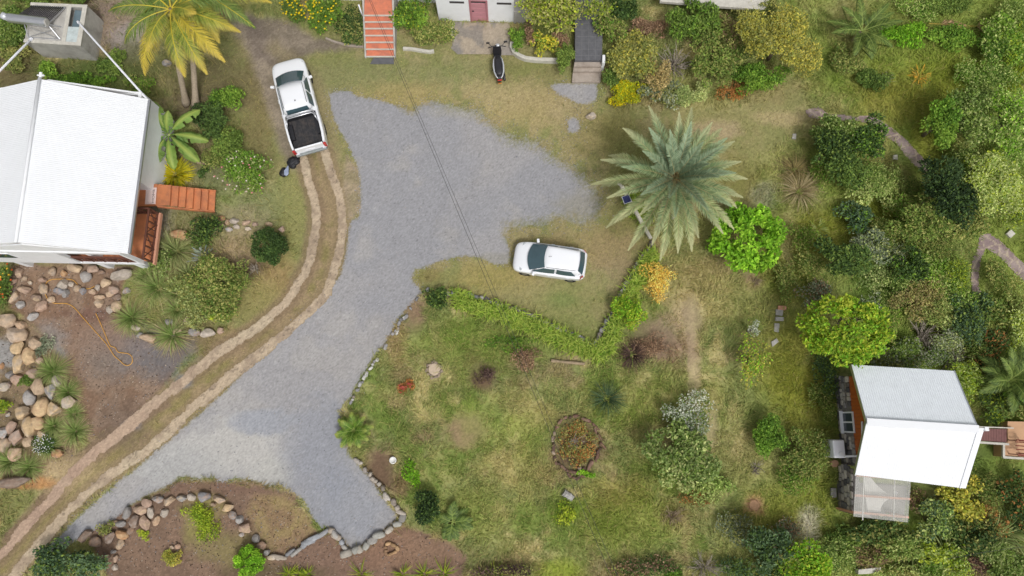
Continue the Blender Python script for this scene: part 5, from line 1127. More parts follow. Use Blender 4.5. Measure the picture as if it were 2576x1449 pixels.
rocks('stones ringing the bottom left bed', 'round the bottom bed', 'stone', [
 (205,620,62,104,40,'brown'),(330,700,76,70,0,'brown'),(520,640,60,86,30,'brown'),(650,610,86,60,15,'orange','bright orange stone at the left end of the bottom bed ring'),(630,725,52,66,0,'tan'),(760,565,50,52,0,'brown'),(725,330,48,92,15,'grey'),(875,310,82,74,0,'pink'),(960,220,68,60,30,'pink'),(1090,180,74,48,0,'grey'),(1235,195,84,54,-30,'tan'),(1390,165,72,46,0,'grey'),(1500,155,62,50,0,'pale'),(1645,150,92,66,0,'bluegrey'),(1830,180,90,50,20,'tan'),(1770,240,42,32,0,'brown'),(1940,275,76,50,-15,'ochre'),(2010,370,62,50,30,'grey'),(2090,425,60,52,0,'white'),(2155,530,78,82,0,'pink'),(2285,665,50,60,0,'grey'),(2350,740,62,60,0,'brown'),(2420,820,46,42,0,'grey'),(2480,885,56,36,0,'pale'),(2560,890,44,32,0,'pale'),(2110,605,36,30,0,'white'),(805,450,66,84,25,'brown'),(940,460,66,96,-30,'pink'),(1010,335,44,78,-10,'pale'),(1075,440,44,66,12,'tan'),(1170,345,46,64,30,'pale'),(540,465,72,30,-10,'brown'),(640,475,62,44,0,'grey'),(700,390,44,34,0,'grey'),(550,815,36,30,0,'grey'),(580,900,36,46,0,'pink'),(570,1010,40,44,0,'pale'),(1330,750,42,36,0,'pink'),(1260,760,38,32,0,'tan'),(450,890,60,40,-20,'brown')], lambda x, y: (171.7+x/4.841, 1218.8+y/4.841), 1/4.841)
rocks('stones in the bed between stairs and driveway', 'between stairs and driveway', 'stone', [
 (905,140,40,36,0,'orange'),(965,170,28,36,0,'tan'),(1040,165,56,36,-10,'pale'),(1150,180,50,30,-15,'pink'),(1055,220,38,26,0,'pale'),(980,245,38,26,0,'white'),(925,205,26,20,0,'tan'),(1165,238,42,22,0,'pale'),(1240,195,36,26,0,'pink'),(1380,195,46,30,0,'tan'),(1500,245,40,36,20,'pink'),(500,300,104,54,5,'orange','huge orange boulder below the veranda stairs'),(580,1145,58,56,20,'pink'),(640,1255,62,46,0,'grey'),(775,1265,82,46,-15,'pale','flat pale yellowish stone at the lower edge of the tuft bed'),(470,1245,56,26,-15,'tan'),(900,1240,36,42,0,'pink'),(200,1325,104,46,12,'tan'),(385,1160,48,42,0,'grey'),(265,215,60,80,0,'white'),(285,320,50,46,0,'pale'),(60,1215,50,40,0,'pale'),(105,1290,46,36,0,'grey')], lambda x, y: (326+x/3.925, 515+y/3.925), 1/3.925)
# single stones about the garden
rocks('stray stones in the right garden', 'in the right garden', 'stone', [(420,160,12,11,0,'grey','lumpy grey stone under the coconut fronds at the top left'),(2428,180,11,11,0,'pale','pale lump in the grass right of the orange yellow plant'),(2484,182,10,13,20,'brown','brown stone in the grass near the right yellow fronds'),(1695,540,7,13,20,'white','white upright stone seen through the date palm fronds'),(1486,292,14,12,0,'pale','pale stone beside the small round gravel patch')], lambda x, y: (x, y), 1)

def rubble(name, label, cat, pts, wpx, h, seed, tones, step=.26, courses=1, gap=0):
    """dry stone wall or edging along a photo polyline, one mesh"""
    P = [G(*p, 0) for p in pts]; c = P[len(P)//2]; r = random.Random(seed); Vs, Fs, Cs = [], [], []; n0 = 0
    bm = bmesh.new(); bmesh.ops.create_icosphere(bm, subdivisions=2, radius=1); BV = np.array([v.co for v in bm.verts]); BF = np.array([[v.index for v in f.verts] for f in bm.faces]); bm.free()
    for a, b in zip(P[:-1], P[1:]):
        Ls = (b-a).length; d = (b-a)/Ls; s = Vector((-d.y, d.x, 0)); x = 0
        while x < Ls:
            st_ = step*r.uniform(.55, 1.9)
            if r.random() < gap: x += st_; continue
            for k in range(courses):
                for side in ((-1, 1) if wpx*mpp(*pts[0]) > .35 else (0,)):
                    w_ = wpx*mpp(*pts[0])*(.30 if side else .5)*r.uniform(.8, 1.2)
                    q = a+d*(x+st_/2)+s*(side*wpx*mpp(*pts[0])*.24+r.uniform(-.06, .06)); z = h*(k+.5)/courses
                    sd = r.randint(0, 9999); nz = fbm(BV[:, 0]*1.5+sd, BV[:, 1]*1.5+BV[:, 2], sd, 3)-.5
                    sg = np.sign(BV)*np.abs(BV)**.7
                    V = sg*(1+.5*nz)[:, None]*np.array([st_*.50, w_, h/courses*r.uniform(.42, .75)])
                    an = math.atan2(d.y, d.x)+r.uniform(-.5, .5); ca, sa = math.cos(an), math.sin(an)
                    V = np.stack([V[:, 0]*ca-V[:, 1]*sa+q.x-c.x, V[:, 0]*sa+V[:, 1]*ca+q.y-c.y, V[:, 2]+z], -1)
                    Vs.append(V); Fs.append(BF+n0); n0 += len(V); Cs.append(np.tile(np.array(S(*r.choice(tones)))*r.uniform(.8, 1.12), (len(V), 1)))
            x += st_
    o = npmesh(name, np.vstack(Vs), Fs, M['rock'], np.vstack(Cs), smooth=True); o.location = c
    return tag(o, label, cat)
GW = [(150,150,152),(128,128,132),(172,170,166),(140,132,124),(164,158,150)]
rubble('dry_stone_wall', 'dry stone wall running down from the leaning pole to the grass corner', 'stone wall', [(1637,606),(1632,628),(1616,648),(1600,672),(1588,698),(1575,712),(1565,735),(1553,758),(1545,785),(1530,805),(1516,826),(1506,850),(1498,868)], 10, .26, 3, GW, .20, 2)
rubble('dry_stone_wall', 'dry stone wall along the lower side of the grass parking bay', 'stone wall', [(1494,872),(1470,858),(1440,843),(1405,830),(1372,815),(1340,798),(1300,782),(1265,770),(1230,757),(1190,747),(1145,738),(1120,736)], 10, .26, 4, GW, .20, 2)
rubble('stone_edging', 'row of small grey and white stones edging the right side of the gravel drive', 'stone edging', [(1078,722),(1062,742),(1046,758),(1036,775),(1020,795),(1010,808),(1000,830),(988,845),(974,868),(958,885),(946,906),(932,926),(922,945),(910,960),(900,978),(893,995),(884,1012)], 8, .16, 5, [(184,182,180),(160,158,158),(196,194,190),(140,138,138),(150,140,128)], .19, gap=.35)
rubble('stone_edging', 'pale stone edging between the gravel drive and the bare soil with the white pot', 'stone edging', [(893,1150),(905,1162),(915,1175),(928,1192),(942,1203),(958,1222),(968,1242),(985,1258),(1000,1278),(1016,1298)], 11, .26, 6, [(178,168,156),(160,152,144),(190,182,172),(146,136,126)], .27, gap=.12)
rubble('stone_edging', 'stone edging closing the bottom end of the gravel drive', 'stone edging', [(1020,1292),(1012,1312),(990,1322),(970,1336),(950,1350),(930,1364),(910,1378),(890,1390),(872,1388)], 17, .28, 7, [(170,168,160),(156,152,146),(184,176,164),(150,156,156)], .42)
rubble('stone_edging', 'zigzag flat stone edging between gravel end and lower earth', 'stone edging', [(874,1386),(866,1368),(852,1352),(843,1338),(830,1330),(812,1340),(795,1352),(780,1362),(762,1374),(748,1384),(725,1395),(700,1400)], 13, .24, 8, [(160,162,166),(176,172,166),(148,148,150),(170,158,144)], .44)
rubble('stone_edging', 'brown stone ring round the oval bed in the lower meadow', 'stone edging', [(1440,1047),(1465,1052),(1488,1066),(1504,1088),(1512,1112),(1506,1138),(1492,1160),(1472,1176),(1452,1182),(1462,1192),(1450,1204),(1432,1198),(1424,1180),(1402,1168),(1390,1140),(1388,1108),(1398,1076),(1414,1056),(1440,1047)], 8, .14, 9, [(120,94,80),(140,112,98),(104,84,74),(168,150,132)], .30)
rubble('stone_ring', 'small ring of tan stones on the earth below the gravel end', 'stone ring', [(984,1365),(996,1372),(1000,1384),(992,1394),(978,1396),(968,1388),(970,1374),(984,1365)], 9, .14, 10, [(170,138,104),(150,120,94),(184,152,116)], .22)
rubble('stone_ring', 'low ring of grey brown stones round a cleared spot in the upper meadow', 'stone ring', [(1092,910),(1108,918),(1113,932),(1104,946),(1088,948),(1076,938),(1076,920),(1092,910)], 7, .10, 11, [(168,150,132),(150,136,120)], .16)
p = G(1093, 929, 0); mb = MB(); mb.lathe([(.001, .10), (.28, .09), (.34, .0), (.34, -.05)], n=18); o = mb.build('tree_stump', mat('cut_stump', srgb(186,168,146), .9, 0, .12, 9), None); o.location = p; tag(o, 'pale cut tree stump inside the small stone ring in the meadow', 'stump')
p = G(1895, 1270, 0); mb = MB(); mb.lathe([(.001, .08), (.22, .09), (.30, .0), (.30, -.05)], n=14); o = mb.build('tree_stump', mat('fresh_stump', srgb(178,140,108), .9, 0, .2, 9), None); o.location = p; tag(o, 'reddish cut tree stump right of the big pale green shrub', 'stump')
# ------------------------------------------------------------------ plants
def nrm(a): return a/np.maximum(np.linalg.norm(a, axis=-1, keepdims=True), 1e-9)
def leaf_quads(P, d, n, Ln, W, cols):
    s = nrm(np.cross(d, n)); L_ = Ln[:, None]; W_ = W[:, None]
    V = np.stack([P-d*L_*.5, P+s*W_*.5+n*W_*.12, P+d*L_*.5-n*L_*.10, P-s*W_*.5+n*W_*.12], 1).reshape(-1, 3)
    F = np.arange(len(P)*4).reshape(-1, 4); return V, F, np.repeat(cols, 4, 0)
TS = dict(
 dgreen=[(64,86,42),(50,70,34),(84,106,52)], mgreen=[(96,118,52),(78,100,44),(118,136,64)], olive=[(128,132,72),(106,116,60),(152,150,88)],
 lime=[(112,156,38),(94,136,32),(142,180,54)], bright=[(96,130,44),(78,108,38),(124,152,58)], ygreen=[(140,156,46),(112,136,40),(164,174,58)], yellow=[(178,168,78),(154,150,66),(134,138,62)],
 gold=[(208,170,80),(186,152,66),(224,192,104)], grey=[(122,130,104),(100,112,88),(150,154,130)], blue=[(78,100,68),(62,84,56),(98,118,84)], pale=[(140,154,92),(116,134,76),(170,176,116)], silver=[(158,164,146),(122,132,108),(190,190,176)],
 straw=[(176,158,116),(150,134,98),(196,180,140)], brown=[(132,106,84),(112,90,72),(152,126,100)], dry=[(150,136,88),(130,120,80),(170,152,104)], rust=[(140,96,56),(120,110,60),(166,116,64)],
 tus=[(118,144,70),(142,158,92),(98,126,56)], bgold=[(214,196,30),(190,176,30),(150,160,40)], croton=[(186,176,60),(140,146,56),(206,190,84)], dark=[(42,60,34),(34,50,28),(58,76,42)], purple=[(84,66,60),(104,84,76),(66,52,50)], light=[(150,164,92),(124,146,74),(176,184,116)], fir=[(104,150,40),(84,130,34),(130,172,56)])
def pal(k): return np.array([S(*c, 1.0) for c in TS[k]])
def crown_arrays(c, rad, n, ll, tones, seed, lumps=9, lr=.46, wl=.5, up=.9, ragged=.25, young=None):
    r = np.random.default_rng(seed); rx, ry, rz = rad
    th = r.random(lumps)*6.283; zz = r.uniform(-.25, .95, lumps); q = np.sqrt(1-np.minimum(zz**2, .98)); rr = r.uniform(.45, .72, lumps)
    LC = np.stack([np.cos(th)*q*rr, np.sin(th)*q*rr, zz*rr*.9], -1); LC[0] = (0, 0, .35)
    if lumps > 4:                                                  # a rim of lumps keeps the outline full
        k = max(4, lumps//2); a = np.arange(k)*6.283/k+r.uniform(-.3, .3, k); rad_ = r.uniform(.60-.25*ragged, .74+.22*ragged, k)
        LC[1:k+1] = np.stack([np.cos(a)*rad_, np.sin(a)*rad_, r.uniform(-.1, .35, k)], -1)[:lumps-1]
    LR = r.uniform(.75, 1.2, lumps)*lr
    li = r.choice(lumps, n, p=LR**2/np.sum(LR**2)); d = nrm(r.normal(size=(n, 3))); d[:, 2] = np.abs(d[:, 2])*np.where(r.random(n) < .8, 1, -1)
    k = LR[li]*(.45+.55*np.sqrt(r.random(n)))*(1+np.abs(r.normal(0, ragged*.55, n))*(r.random(n) < .5))
    if ragged > .2:                                                # a few unequal lobes instead of one ball
        nl = 3 if lumps > 12 else 2; a0 = r.random()*6.283; lc = np.stack([[math.cos(a0+i*6.283/nl+r.normal()*.4)*r.uniform(.28, .48), math.sin(a0+i*6.283/nl+r.normal()*.4)*r.uniform(.28, .48), r.uniform(-.12, .12)] for i in range(nl)]); ls_ = r.uniform(.55, .78, nl); lb_ = r.integers(0, nl, lumps)
        LC = lc[lb_]+LC*ls_[lb_][:, None]
    Q_ = LC[li]+d*k[:, None]
    P = np.array(c)+Q_*np.array([rx, ry, rz]); ok = P[:, 2] > .04; P, d, li, Q_ = P[ok], d[ok], li[ok], Q_[ok]; n = len(P)
    dirs = nrm(d*.7+r.normal(size=(n, 3))*.6+np.array([0, 0, .05])); nn = nrm(np.array([0, 0, up])+d*.55+r.normal(size=(n, 3))*.35)
    T = pal(tones)*1.5; lt = r.integers(0, 3, lumps) if ragged <= .2 else r.integers(0, 3, 3)[lb_]; ti = np.where(r.random(n) < .5, lt[li], r.integers(0, 3, n))
    cc = T[ti]*(r.uniform(.75, 1.2, n)*(r.uniform(.78, 1.2, lumps)[li]))[:, None]
    if young: m = r.random(n) < young[1]; cc[m] = 1.5*pal(young[0])[r.integers(0, 3, m.sum())]*r.uniform(.85, 1.15, m.sum())[:, None]
    Ln = ll*r.uniform(.65, 1.3, n); Wn = Ln*wl*r.uniform(.75, 1.2, n)
    return leaf_quads(P, dirs, nn, Ln, Wn, cc), LC*np.array([rx, ry, rz])+np.array(c)
def limbs(parent, tips, base, h0, r0, m, seed, name='trunk', stems=1):
    rr = random.Random(seed); mb = MB(); top = Vector((base[0], base[1], h0))
    if h0 > .25: mb.tube([(0, 0, -.05), (rr.uniform(-.04, .04), rr.uniform(-.04, .04), h0*.5), (0, 0, h0)], [r0*1.25, r0, r0*.85], 7)
    for t in tips:
        t = Vector(t); s = Vector((0, 0, h0)) if h0 > .25 else Vector((rr.uniform(-.08, .08), rr.uniform(-.08, .08), -.02)); mid = s.lerp(t, .5)+Vector((rr.uniform(-.12, .12), rr.uniform(-.12, .12), rr.uniform(-.05, .12)))*(t-s).length*.5
        mb.tube([s, mid, t], [r0*.6, r0*.38, r0*.12], 5)
    return mb.build(name, m, parent, smooth=True)
_ps = 40
def shrub(name, label, cat, u, v, ru, rv, h, tones, ll=.11, dens=820, lumps=10, lr=None, group=None, tree=False, flowers=None, young=None, ragged=.25, wl=.5, up=.9, rot=0, trunk=True, zc=None, rzf=None):
    global _ps; _ps += 1
    ru, rv = ru*1.1, rv*1.1; zc = h*(.62 if tree else .46) if zc is None else zc; P = G(u, v, zc); s = mpp(u, v, zc); rx, ry = ru*s, rv*s; rz = rzf or (h*.40 if tree else h*.52)
    root = thing(name, label, cat, (P.x, P.y, 0), R(rot), group)
    lumps = max(int(lumps*1.2), int(min(46, 10+10*rx*ry))); lr = (2.0/lumps)**.5; ll *= 1.3; n = int(dens*rx*ry*3.14*(.11/ll)**1.5*1.1)
    (V, F, c), LC = crown_arrays((0, 0, zc), (rx, ry, rz), n, ll, tones, _ps, lumps, lr, wl, up, ragged, young)
    npmesh('crown' if tree else 'foliage', V, [F], M['leaf'], c, root)
    if trunk: limbs(root, LC[:8], (0, 0), zc-rz*.7 if tree else 0, .03+.022*h if tree else .022, M['bark'], _ps, 'trunk' if tree else 'stems')
    if flowers:
        r = np.random.default_rng(_ps); k, col_, sz = flowers[:3]; d = nrm(r.normal(size=(k, 3))); d[:, 2] = np.abs(d[:, 2])+.15; d = nrm(d)
        fp = np.array([0, 0, zc])+d*np.array([rx, ry, rz])*r.uniform(.72, 1.0, (k, 1)); Vs, Fs, Cs = [], [], []
        for j in range(5):
            a = j*1.2566+r.random(k)*.4; dd = nrm(np.stack([np.cos(a), np.sin(a), np.full(k, .15)], -1)); up_ = np.tile([0, 0, 1.], (k, 1))
            cols = np.array([S(*col_[i % len(col_)], 1.0) for i in range(k)]); q = leaf_quads(fp+dd*sz*.5, dd, nrm(up_+d*.4), np.full(k, sz), np.full(k, sz*.8), cols)
            Vs.append(q[0]); Fs.append(q[1]+j*k*4); Cs.append(q[2])
        npmesh('flowers', np.vstack(Vs), [np.vstack(Fs)], M['leaf'], np.vstack(Cs), root)['kind'] = 'stuff'
    return root

# palms ---------------------------------------------------------------
def frond_mesh(root, base, az, el, Ln, droop, ll, n, tones, lw=.045, vee=.25, name='frond', tipc=None, seed=0, prof=None, twist=0, stalk=.12, rc=(150,150,80)):
    r = np.random.default_rng(seed); m = 14; p = np.array(base, float); pts = [p]; e = el; h = np.array([math.cos(az), math.sin(az), 0])
    for i in range(m):
        e2 = el-droop*((i+1)/m)**1.3; st_ = Ln/m; p = p+h*math.cos(e2)*st_+np.array([0, 0, math.sin(e2)*st_]); pts.append(p)
    pts = np.array(pts); tan = nrm(np.gradient(pts, axis=0)); t = np.linspace(stalk, 1.0, n); f = t*m; i0 = np.minimum(f.astype(int), m-1); w_ = (f-i0)[:, None]
    P = pts[i0]*(1-w_)+pts[i0+1]*w_; T = nrm(tan[i0]*(1-w_)+tan[i0+1]*w_); side = nrm(np.cross(T, np.array([0, 0, 1.]))); upv = nrm(np.cross(side, T))
    Vs, Fs, Cs = [], [], []; k = 0; pr = prof(t) if prof else np.sin(np.clip(.25+.80*t, 0, 1)*3.1416)**.6*(1-.35*t)+.12
    TT = pal(tones)
    for s in (-1, 1):
        sweep = .45+.75*t; d = nrm(side*s*np.cos(sweep)[:, None]+T*np.sin(sweep)[:, None]+upv*vee+r.normal(0, .07, (n, 3)))
        L_ = ll*pr*r.uniform(.88, 1.1, n); tip = P+d*L_[:, None]; tip[:, 2] -= L_*.22*r.uniform(.5, 1.3, n); mid = P+d*(L_*.5)[:, None]; b = nrm(np.cross(d, upv))*(lw*r.uniform(.8, 1.2, n)*.5)[:, None]
        V = np.stack([P-b*.6, P+b*.6, mid+b, tip, mid-b], 1).reshape(-1, 3); q = np.arange(n)[:, None]*5+k
        Fs += [(q+np.array([[0, 1, 2, 4]]), q+np.array([[4, 2, 3]]))]; k += n*5; Vs.append(V)
        c = TT[r.integers(0, len(TT), n)]*r.uniform(.82, 1.15, n)[:, None]
        if tipc is not None: tt = sstep(.55, 1.0, t)[:, None]; c = c*(1-tt*.8)+np.array(S(*tipc, 1.0))*tt*.8
        c = np.repeat(c, 5, 0)
        if tipc is not None: idx = np.arange(n)*5+3; c[idx] = c[idx]*.5+np.array(S(*tipc, 1.0))*.5
        Cs.append(c)
    rr = np.linspace(.032, .008, m+1)*(Ln/3)**.5; ring = []
    sd = nrm(np.cross(tan, np.array([0, 0, 1.]))); uu = np.cross(sd, tan)
    V = np.stack([pts+sd*rr[:, None], pts+uu*rr[:, None]*.7, pts-sd*rr[:, None]], 1).reshape(-1, 3)
    i = np.arange(m)[:, None]*3+k; Fr = np.concatenate([i+np.array([[0, 1, 4, 3]]), i+np.array([[1, 2, 5, 4]])]); Vs.append(V); Cs.append(np.tile(np.array(S(*rc, 1.0)), (len(V), 1)))
    return npmesh(name, np.vstack(Vs), [np.vstack([a for a, _ in Fs]+[Fr]), np.vstack([b for _, b in Fs])], M['frond'], np.vstack(Cs), root)
def palm_trunk(root, top, r0, r1, curve=(0, 0), seed=0):
    rr = random.Random(seed); top = Vector(top); n = 16; pts, rad = [], []
    for i in range(n+1):
        t = i/n; pts.append(Vector((top.x*t+curve[0]*math.sin(t*3.14), top.y*t+curve[1]*math.sin(t*3.14), top.z*t-.05))); rad.append((r0*(1-t)+r1*t)*(1.06 if i % 2 else .96)+(r0*.6*(1-t*6) if t < .16 else 0))
    mb = MB(); mb.tube(pts, rad, 12); mb.build('trunk', M['palmbark'], root, smooth=True)

def date_palm():
    p = G(1697, 448, 3.4); b = p; root = thing('date_palm', 'large grey green date palm spreading beside the leaning pole', 'palm tree', (b.x, b.y, 0)); c = (0, 0, 3.3)
    palm_trunk(root, (0, 0, 3.35), .30, .26); r = random.Random(4); N = 52
    TS['date_in'] = [(136,156,124),(116,136,106),(156,172,140)]; TS['date_out'] = [(150,162,106),(130,146,94),(172,180,126)]; TS['date_mid'] = [(134,154,106),(112,136,94),(156,170,122)]
    for k in range(N):
        g = k/N; az = k*2.39996+r.uniform(-.12, .12); el = 1.30-1.45*g**.8+r.uniform(-.06, .06); Ln = (2.3+1.5*min(1, g*1.6))*r.uniform(.9, 1.05)
        tn = 'date_in' if g < .28 else 'date_mid' if g < .6 else 'date_out'
        off = .12*g; frond_mesh(root, (math.cos(az)*off, math.sin(az)*off, 3.42-.22*g), az, el, Ln, .35+.60*g, .46, 72, tn, .036, .30, tipc=(186,184,140) if g > .35 else (150,168,132), seed=k, prof=lambda t: np.clip(np.minimum((t-.05)*5, (1.06-t)*2.6), .12, 1)*.95, stalk=.16, rc=(168,156,112))
    rng_ = np.random.default_rng(3); n = 260; d = nrm(rng_.normal(size=(n, 3))*np.array([1, 1, .5])); q = leaf_quads(np.array([0, 0, 3.3])+d*np.array([.30, .30, .28]), d, nrm(d+rng_.normal(size=(n, 3))*.4), np.full(n, .30), np.full(n, .07), pal('rust')[rng_.integers(0, 3, n)]); npmesh('crown_heart', q[0], [q[1]], M['leaf'], q[2], root)
date_palm()

def coconut(label, bu, bv, cu, cv, h, seed, spec, group=None):
    b = G(bu, bv, 0); t = G(cu, cv, h); root = thing('coconut_palm', label, 'palm tree', (b.x, b.y, 0), 0, group); top = t-b
    palm_trunk(root, top, .15, .11, (0, -.3), seed); r = random.Random(seed)
    TS['coco'] = [(140,150,60),(116,134,52),(164,164,72)]; TS['cocoy'] = [(188,170,58),(162,152,58),(202,184,76)]; TS['cocog'] = [(112,134,62),(92,116,52),(134,150,76)]
    for k, (az, el, Ln, dr, tn) in enumerate(spec):
        frond_mesh(root, top+Vector((math.cos(az)*.08, math.sin(az)*.08, .0)), az, el, Ln, dr, .72, 96, tn, .027, -.12, tipc=(202,176,80) if tn != 'cocog' else None, seed=seed*50+k, prof=lambda t: np.clip(np.minimum((t-.05)*4, (1.08-t)*1.9), .15, 1), stalk=.2, rc=(196,178,60))
    mb = MB(); [mb.lathe([(.001, -.14), (.09, -.08), (.11, 0), (.08, .09), (.001, .13)], (top.x+.22*math.cos(a), top.y+.22*math.sin(a), top.z-.18), n=10) for a in (0.3, 1.7, 3.0, 4.4)]; mb.build('coconuts', mat('coconut_husk', srgb(150,140,70), .7, 0, .2, 9), root, smooth=True)
D2 = math.radians
coconut('taller coconut palm with yellowing fronds, left one of the pair at the top left', 468, 262, 428, 22, 5.6, 1, [(D2(-118), .25, 3.4, 1.25, 'cocoy'), (D2(-78), .30, 3.2, 1.05, 'coco'), (D2(-60), .32, 3.5, .95, 'coco'), (D2(-44), .35, 3.6, .9, 'cocoy'), (D2(-20), .4, 3.5, .8, 'coco'), (D2(-150), .35, 2.9, 1.3, 'cocog'), (D2(180), .4, 3.0, 1.0, 'cocog'), (D2(10), .45, 3.6, .8, 'cocog'), (D2(40), .5, 3.2, .9, 'coco'), (D2(90), .5, 3.2, .9, 'coco'), (D2(140), .5, 3.0, .9, 'cocog'), (D2(-100), .7, 2.6, .9, 'coco'), (D2(-30), .9, 2.4, .7, 'coco')], 'coconut palms at the top left')
coconut('right coconut palm of the pair, its fronds reaching over the dirt track', 492, 270, 478, -34, 5.2, 2, [(D2(-8), .25, 3.7, .8, 'coco'), (D2(-30), .2, 3.4, .9, 'cocog'), (D2(-62), .3, 3.0, .9, 'coco'), (D2(-105), .4, 2.6, .9, 'coco'), (D2(20), .4, 3.2, .8, 'cocog'), (D2(60), .5, 3, .9, 'coco'), (D2(110), .5, 3, .9, 'coco'), (D2(160), .5, 3, .9, 'cocog'), (D2(-140), .5, 2.6, .9, 'cocog')], 'coconut palms at the top left')

def small_palm(name, label, u, v, h, N, Ln, ll, tones, seed, tipc=None, els=(1.2, .15), azs=None, droop=.8, lw=.035, cat='palm'):
    p = G(u, v, h); root = thing(name, label, cat, (p.x, p.y, 0)); r = random.Random(seed)
    if h > .5: palm_trunk(root, (0, 0, h), .13, .10, seed=seed)
    for k in range(N):
        az = azs[k] if azs else k*2.39996+r.uniform(-.2, .2); g = k/max(1, N-1)
        frond_mesh(root, (0, 0, max(.05, h)), az, els[0]+(els[1]-els[0])*g, Ln*r.uniform(.85, 1.1), droop, ll, 46, tones, lw, .05, tipc=tipc, seed=seed*70+k, stalk=.14, rc=(150,166,90))
small_palm('young_coconut_palm', 'young dark green coconut palm at the top right of the garden', 2168, 78, .9, 11, 2.0, .46, 'mgreen', 11, els=(.9, .25))
small_palm('garden_palm', 'bright green fan of palm fronds at the gravel edge in the meadow', 890, 1082, .3, 15, 1.0, .34, 'bright', 12, els=(1.2, .2), tipc=(176,180,90), lw=.024, droop=1.2)
small_palm('cycad', 'small cycad with two long fronds in the grass right of the gravel end', 1138, 1313, .25, 9, 1.0, .36, 'mgreen', 13, els=(.6, .15), azs=[D2(92), D2(84), D2(8), D2(-14), D2(-100), D2(-120), D2(-75), D2(160), D2(40)])
small_palm('garden_palm', 'dark green palm with glossy lime fronds at the right photo edge', 2540, 955, 1.2, 18, 1.9, .5, 'mgreen', 14, els=(1.2, .1), droop=1.0)
small_palm('garden_palm', 'yellow green palm fronds cut by the right photo edge below the dark palm', 2578, 972, .8, 8, 1.3, .42, 'lime', 15, els=(1.0, .2))
def fallen_frond(label, u, v, u2, v2, tones, seed):
    a, b = G(u, v, .1), G(u2, v2, .1); root = thing('fallen_frond', label, 'palm frond', (a.x, a.y, 0), 0, 'dry fronds lying at the top right'); d = b-a
    frond_mesh(root, (0, 0, .12), math.atan2(d.y, d.x), .05, d.length, .08, .55, 40, tones, .03, .05, seed=seed, stalk=.3, rc=(190,160,70))
TS['deadfrond'] = [(178,142,108),(156,124,96),(196,160,124)]
fallen_frond('dry tan palm frond lying on the green undergrowth at the top right', 2335, 60, 2432, 66, 'deadfrond', 3); fallen_frond('short dry frond piece right of the longer fallen frond', 2435, 66, 2500, 70, 'deadfrond', 4)

# strap leaves, tufts -------------------------------------------------
def straps(N, Ln, W, tones, seed, el=(1.4, .2), droop=1.2, spread=.05, base=(0, 0, 0), segs=5, edge=None, azr=None, area=None, taper=.75):
    r = np.random.default_rng(seed); az = r.uniform(*azr, N) if azr else r.random(N)*6.283; g = r.random(N); e0 = el[0]+(el[1]-el[0])*g; L_ = Ln*r.uniform(.6, 1.15, N); W_ = W*r.uniform(.7, 1.2, N)
    h = np.stack([np.cos(az), np.sin(az), np.zeros(N)], -1); s = np.stack([-np.sin(az), np.cos(az), np.zeros(N)], -1)
    p = np.array(base)+ (area(r, N) if area else h*(spread*np.sqrt(r.random(N)))[:, None]); rows = [(p-s*W_[:, None]*.35, p+s*W_[:, None]*.35)]
    for i in range(segs):
        t = (i+1)/segs; e = e0-droop*t**1.4; p = p+(h*np.cos(e)[:, None]+np.array([0, 0, 1.])*np.sin(e)[:, None])*(L_/segs)[:, None]
        p[:, 2] = np.maximum(p[:, 2], .02+.02*g); w_ = W_*(1-t**2*taper-(.24 if i == segs-1 else 0)); w_ = np.maximum(w_, .003); rows.append((p-s*w_[:, None]*.5, p+s*w_[:, None]*.5))
    V = np.stack([q for ab in rows for q in ab], 1).reshape(-1, 3); k = (segs+1)*2; b = np.arange(N)[:, None]*k
    F = np.concatenate([b+np.array([[2*i, 2*i+1, 2*i+3, 2*i+2]]) for i in range(segs)])
    T = pal(tones); c = T[r.integers(0, 3, N)]*r.uniform(.75, 1.2, N)[:, None]; c = np.repeat(c[:, None], k, 1)
    if edge is not None: t = np.repeat(np.linspace(0, 1, segs+1), 2)[None, :, None]; c = c*(1-t**2*.7)+np.array(S(*edge, 1.0))*t**2*.7
    return V, F, c.reshape(-1, 3)
def tuft(name, label, u, v, rpx, tones, seed, N=170, W=.022, cat='grass tuft', group=None, el=(1.5, .35), droop=1.3, edge=None, skirt=None, hz_=.3, k=1.25):
    p = G(u, v, hz_); s = mpp(u, v); root = thing(name, label, cat, (p.x, p.y, 0), 0, group); Ln = rpx*s*k
    a = straps(N, Ln, W, tones, seed, el, droop, .06+.10*rpx*s, edge=edge); npmesh('leaves', a[0], [a[1]], M['grass'], a[2], root)
    if skirt: a = straps(int(N*.7), Ln*1.12, W*.8, skirt, seed+1, (.55, .0), .7, .06+.1*rpx*s); npmesh('dry_skirt', a[0], [a[1]], M['grass'], a[2], root)
    return root
GT = 'green tussocks in the left gardens'
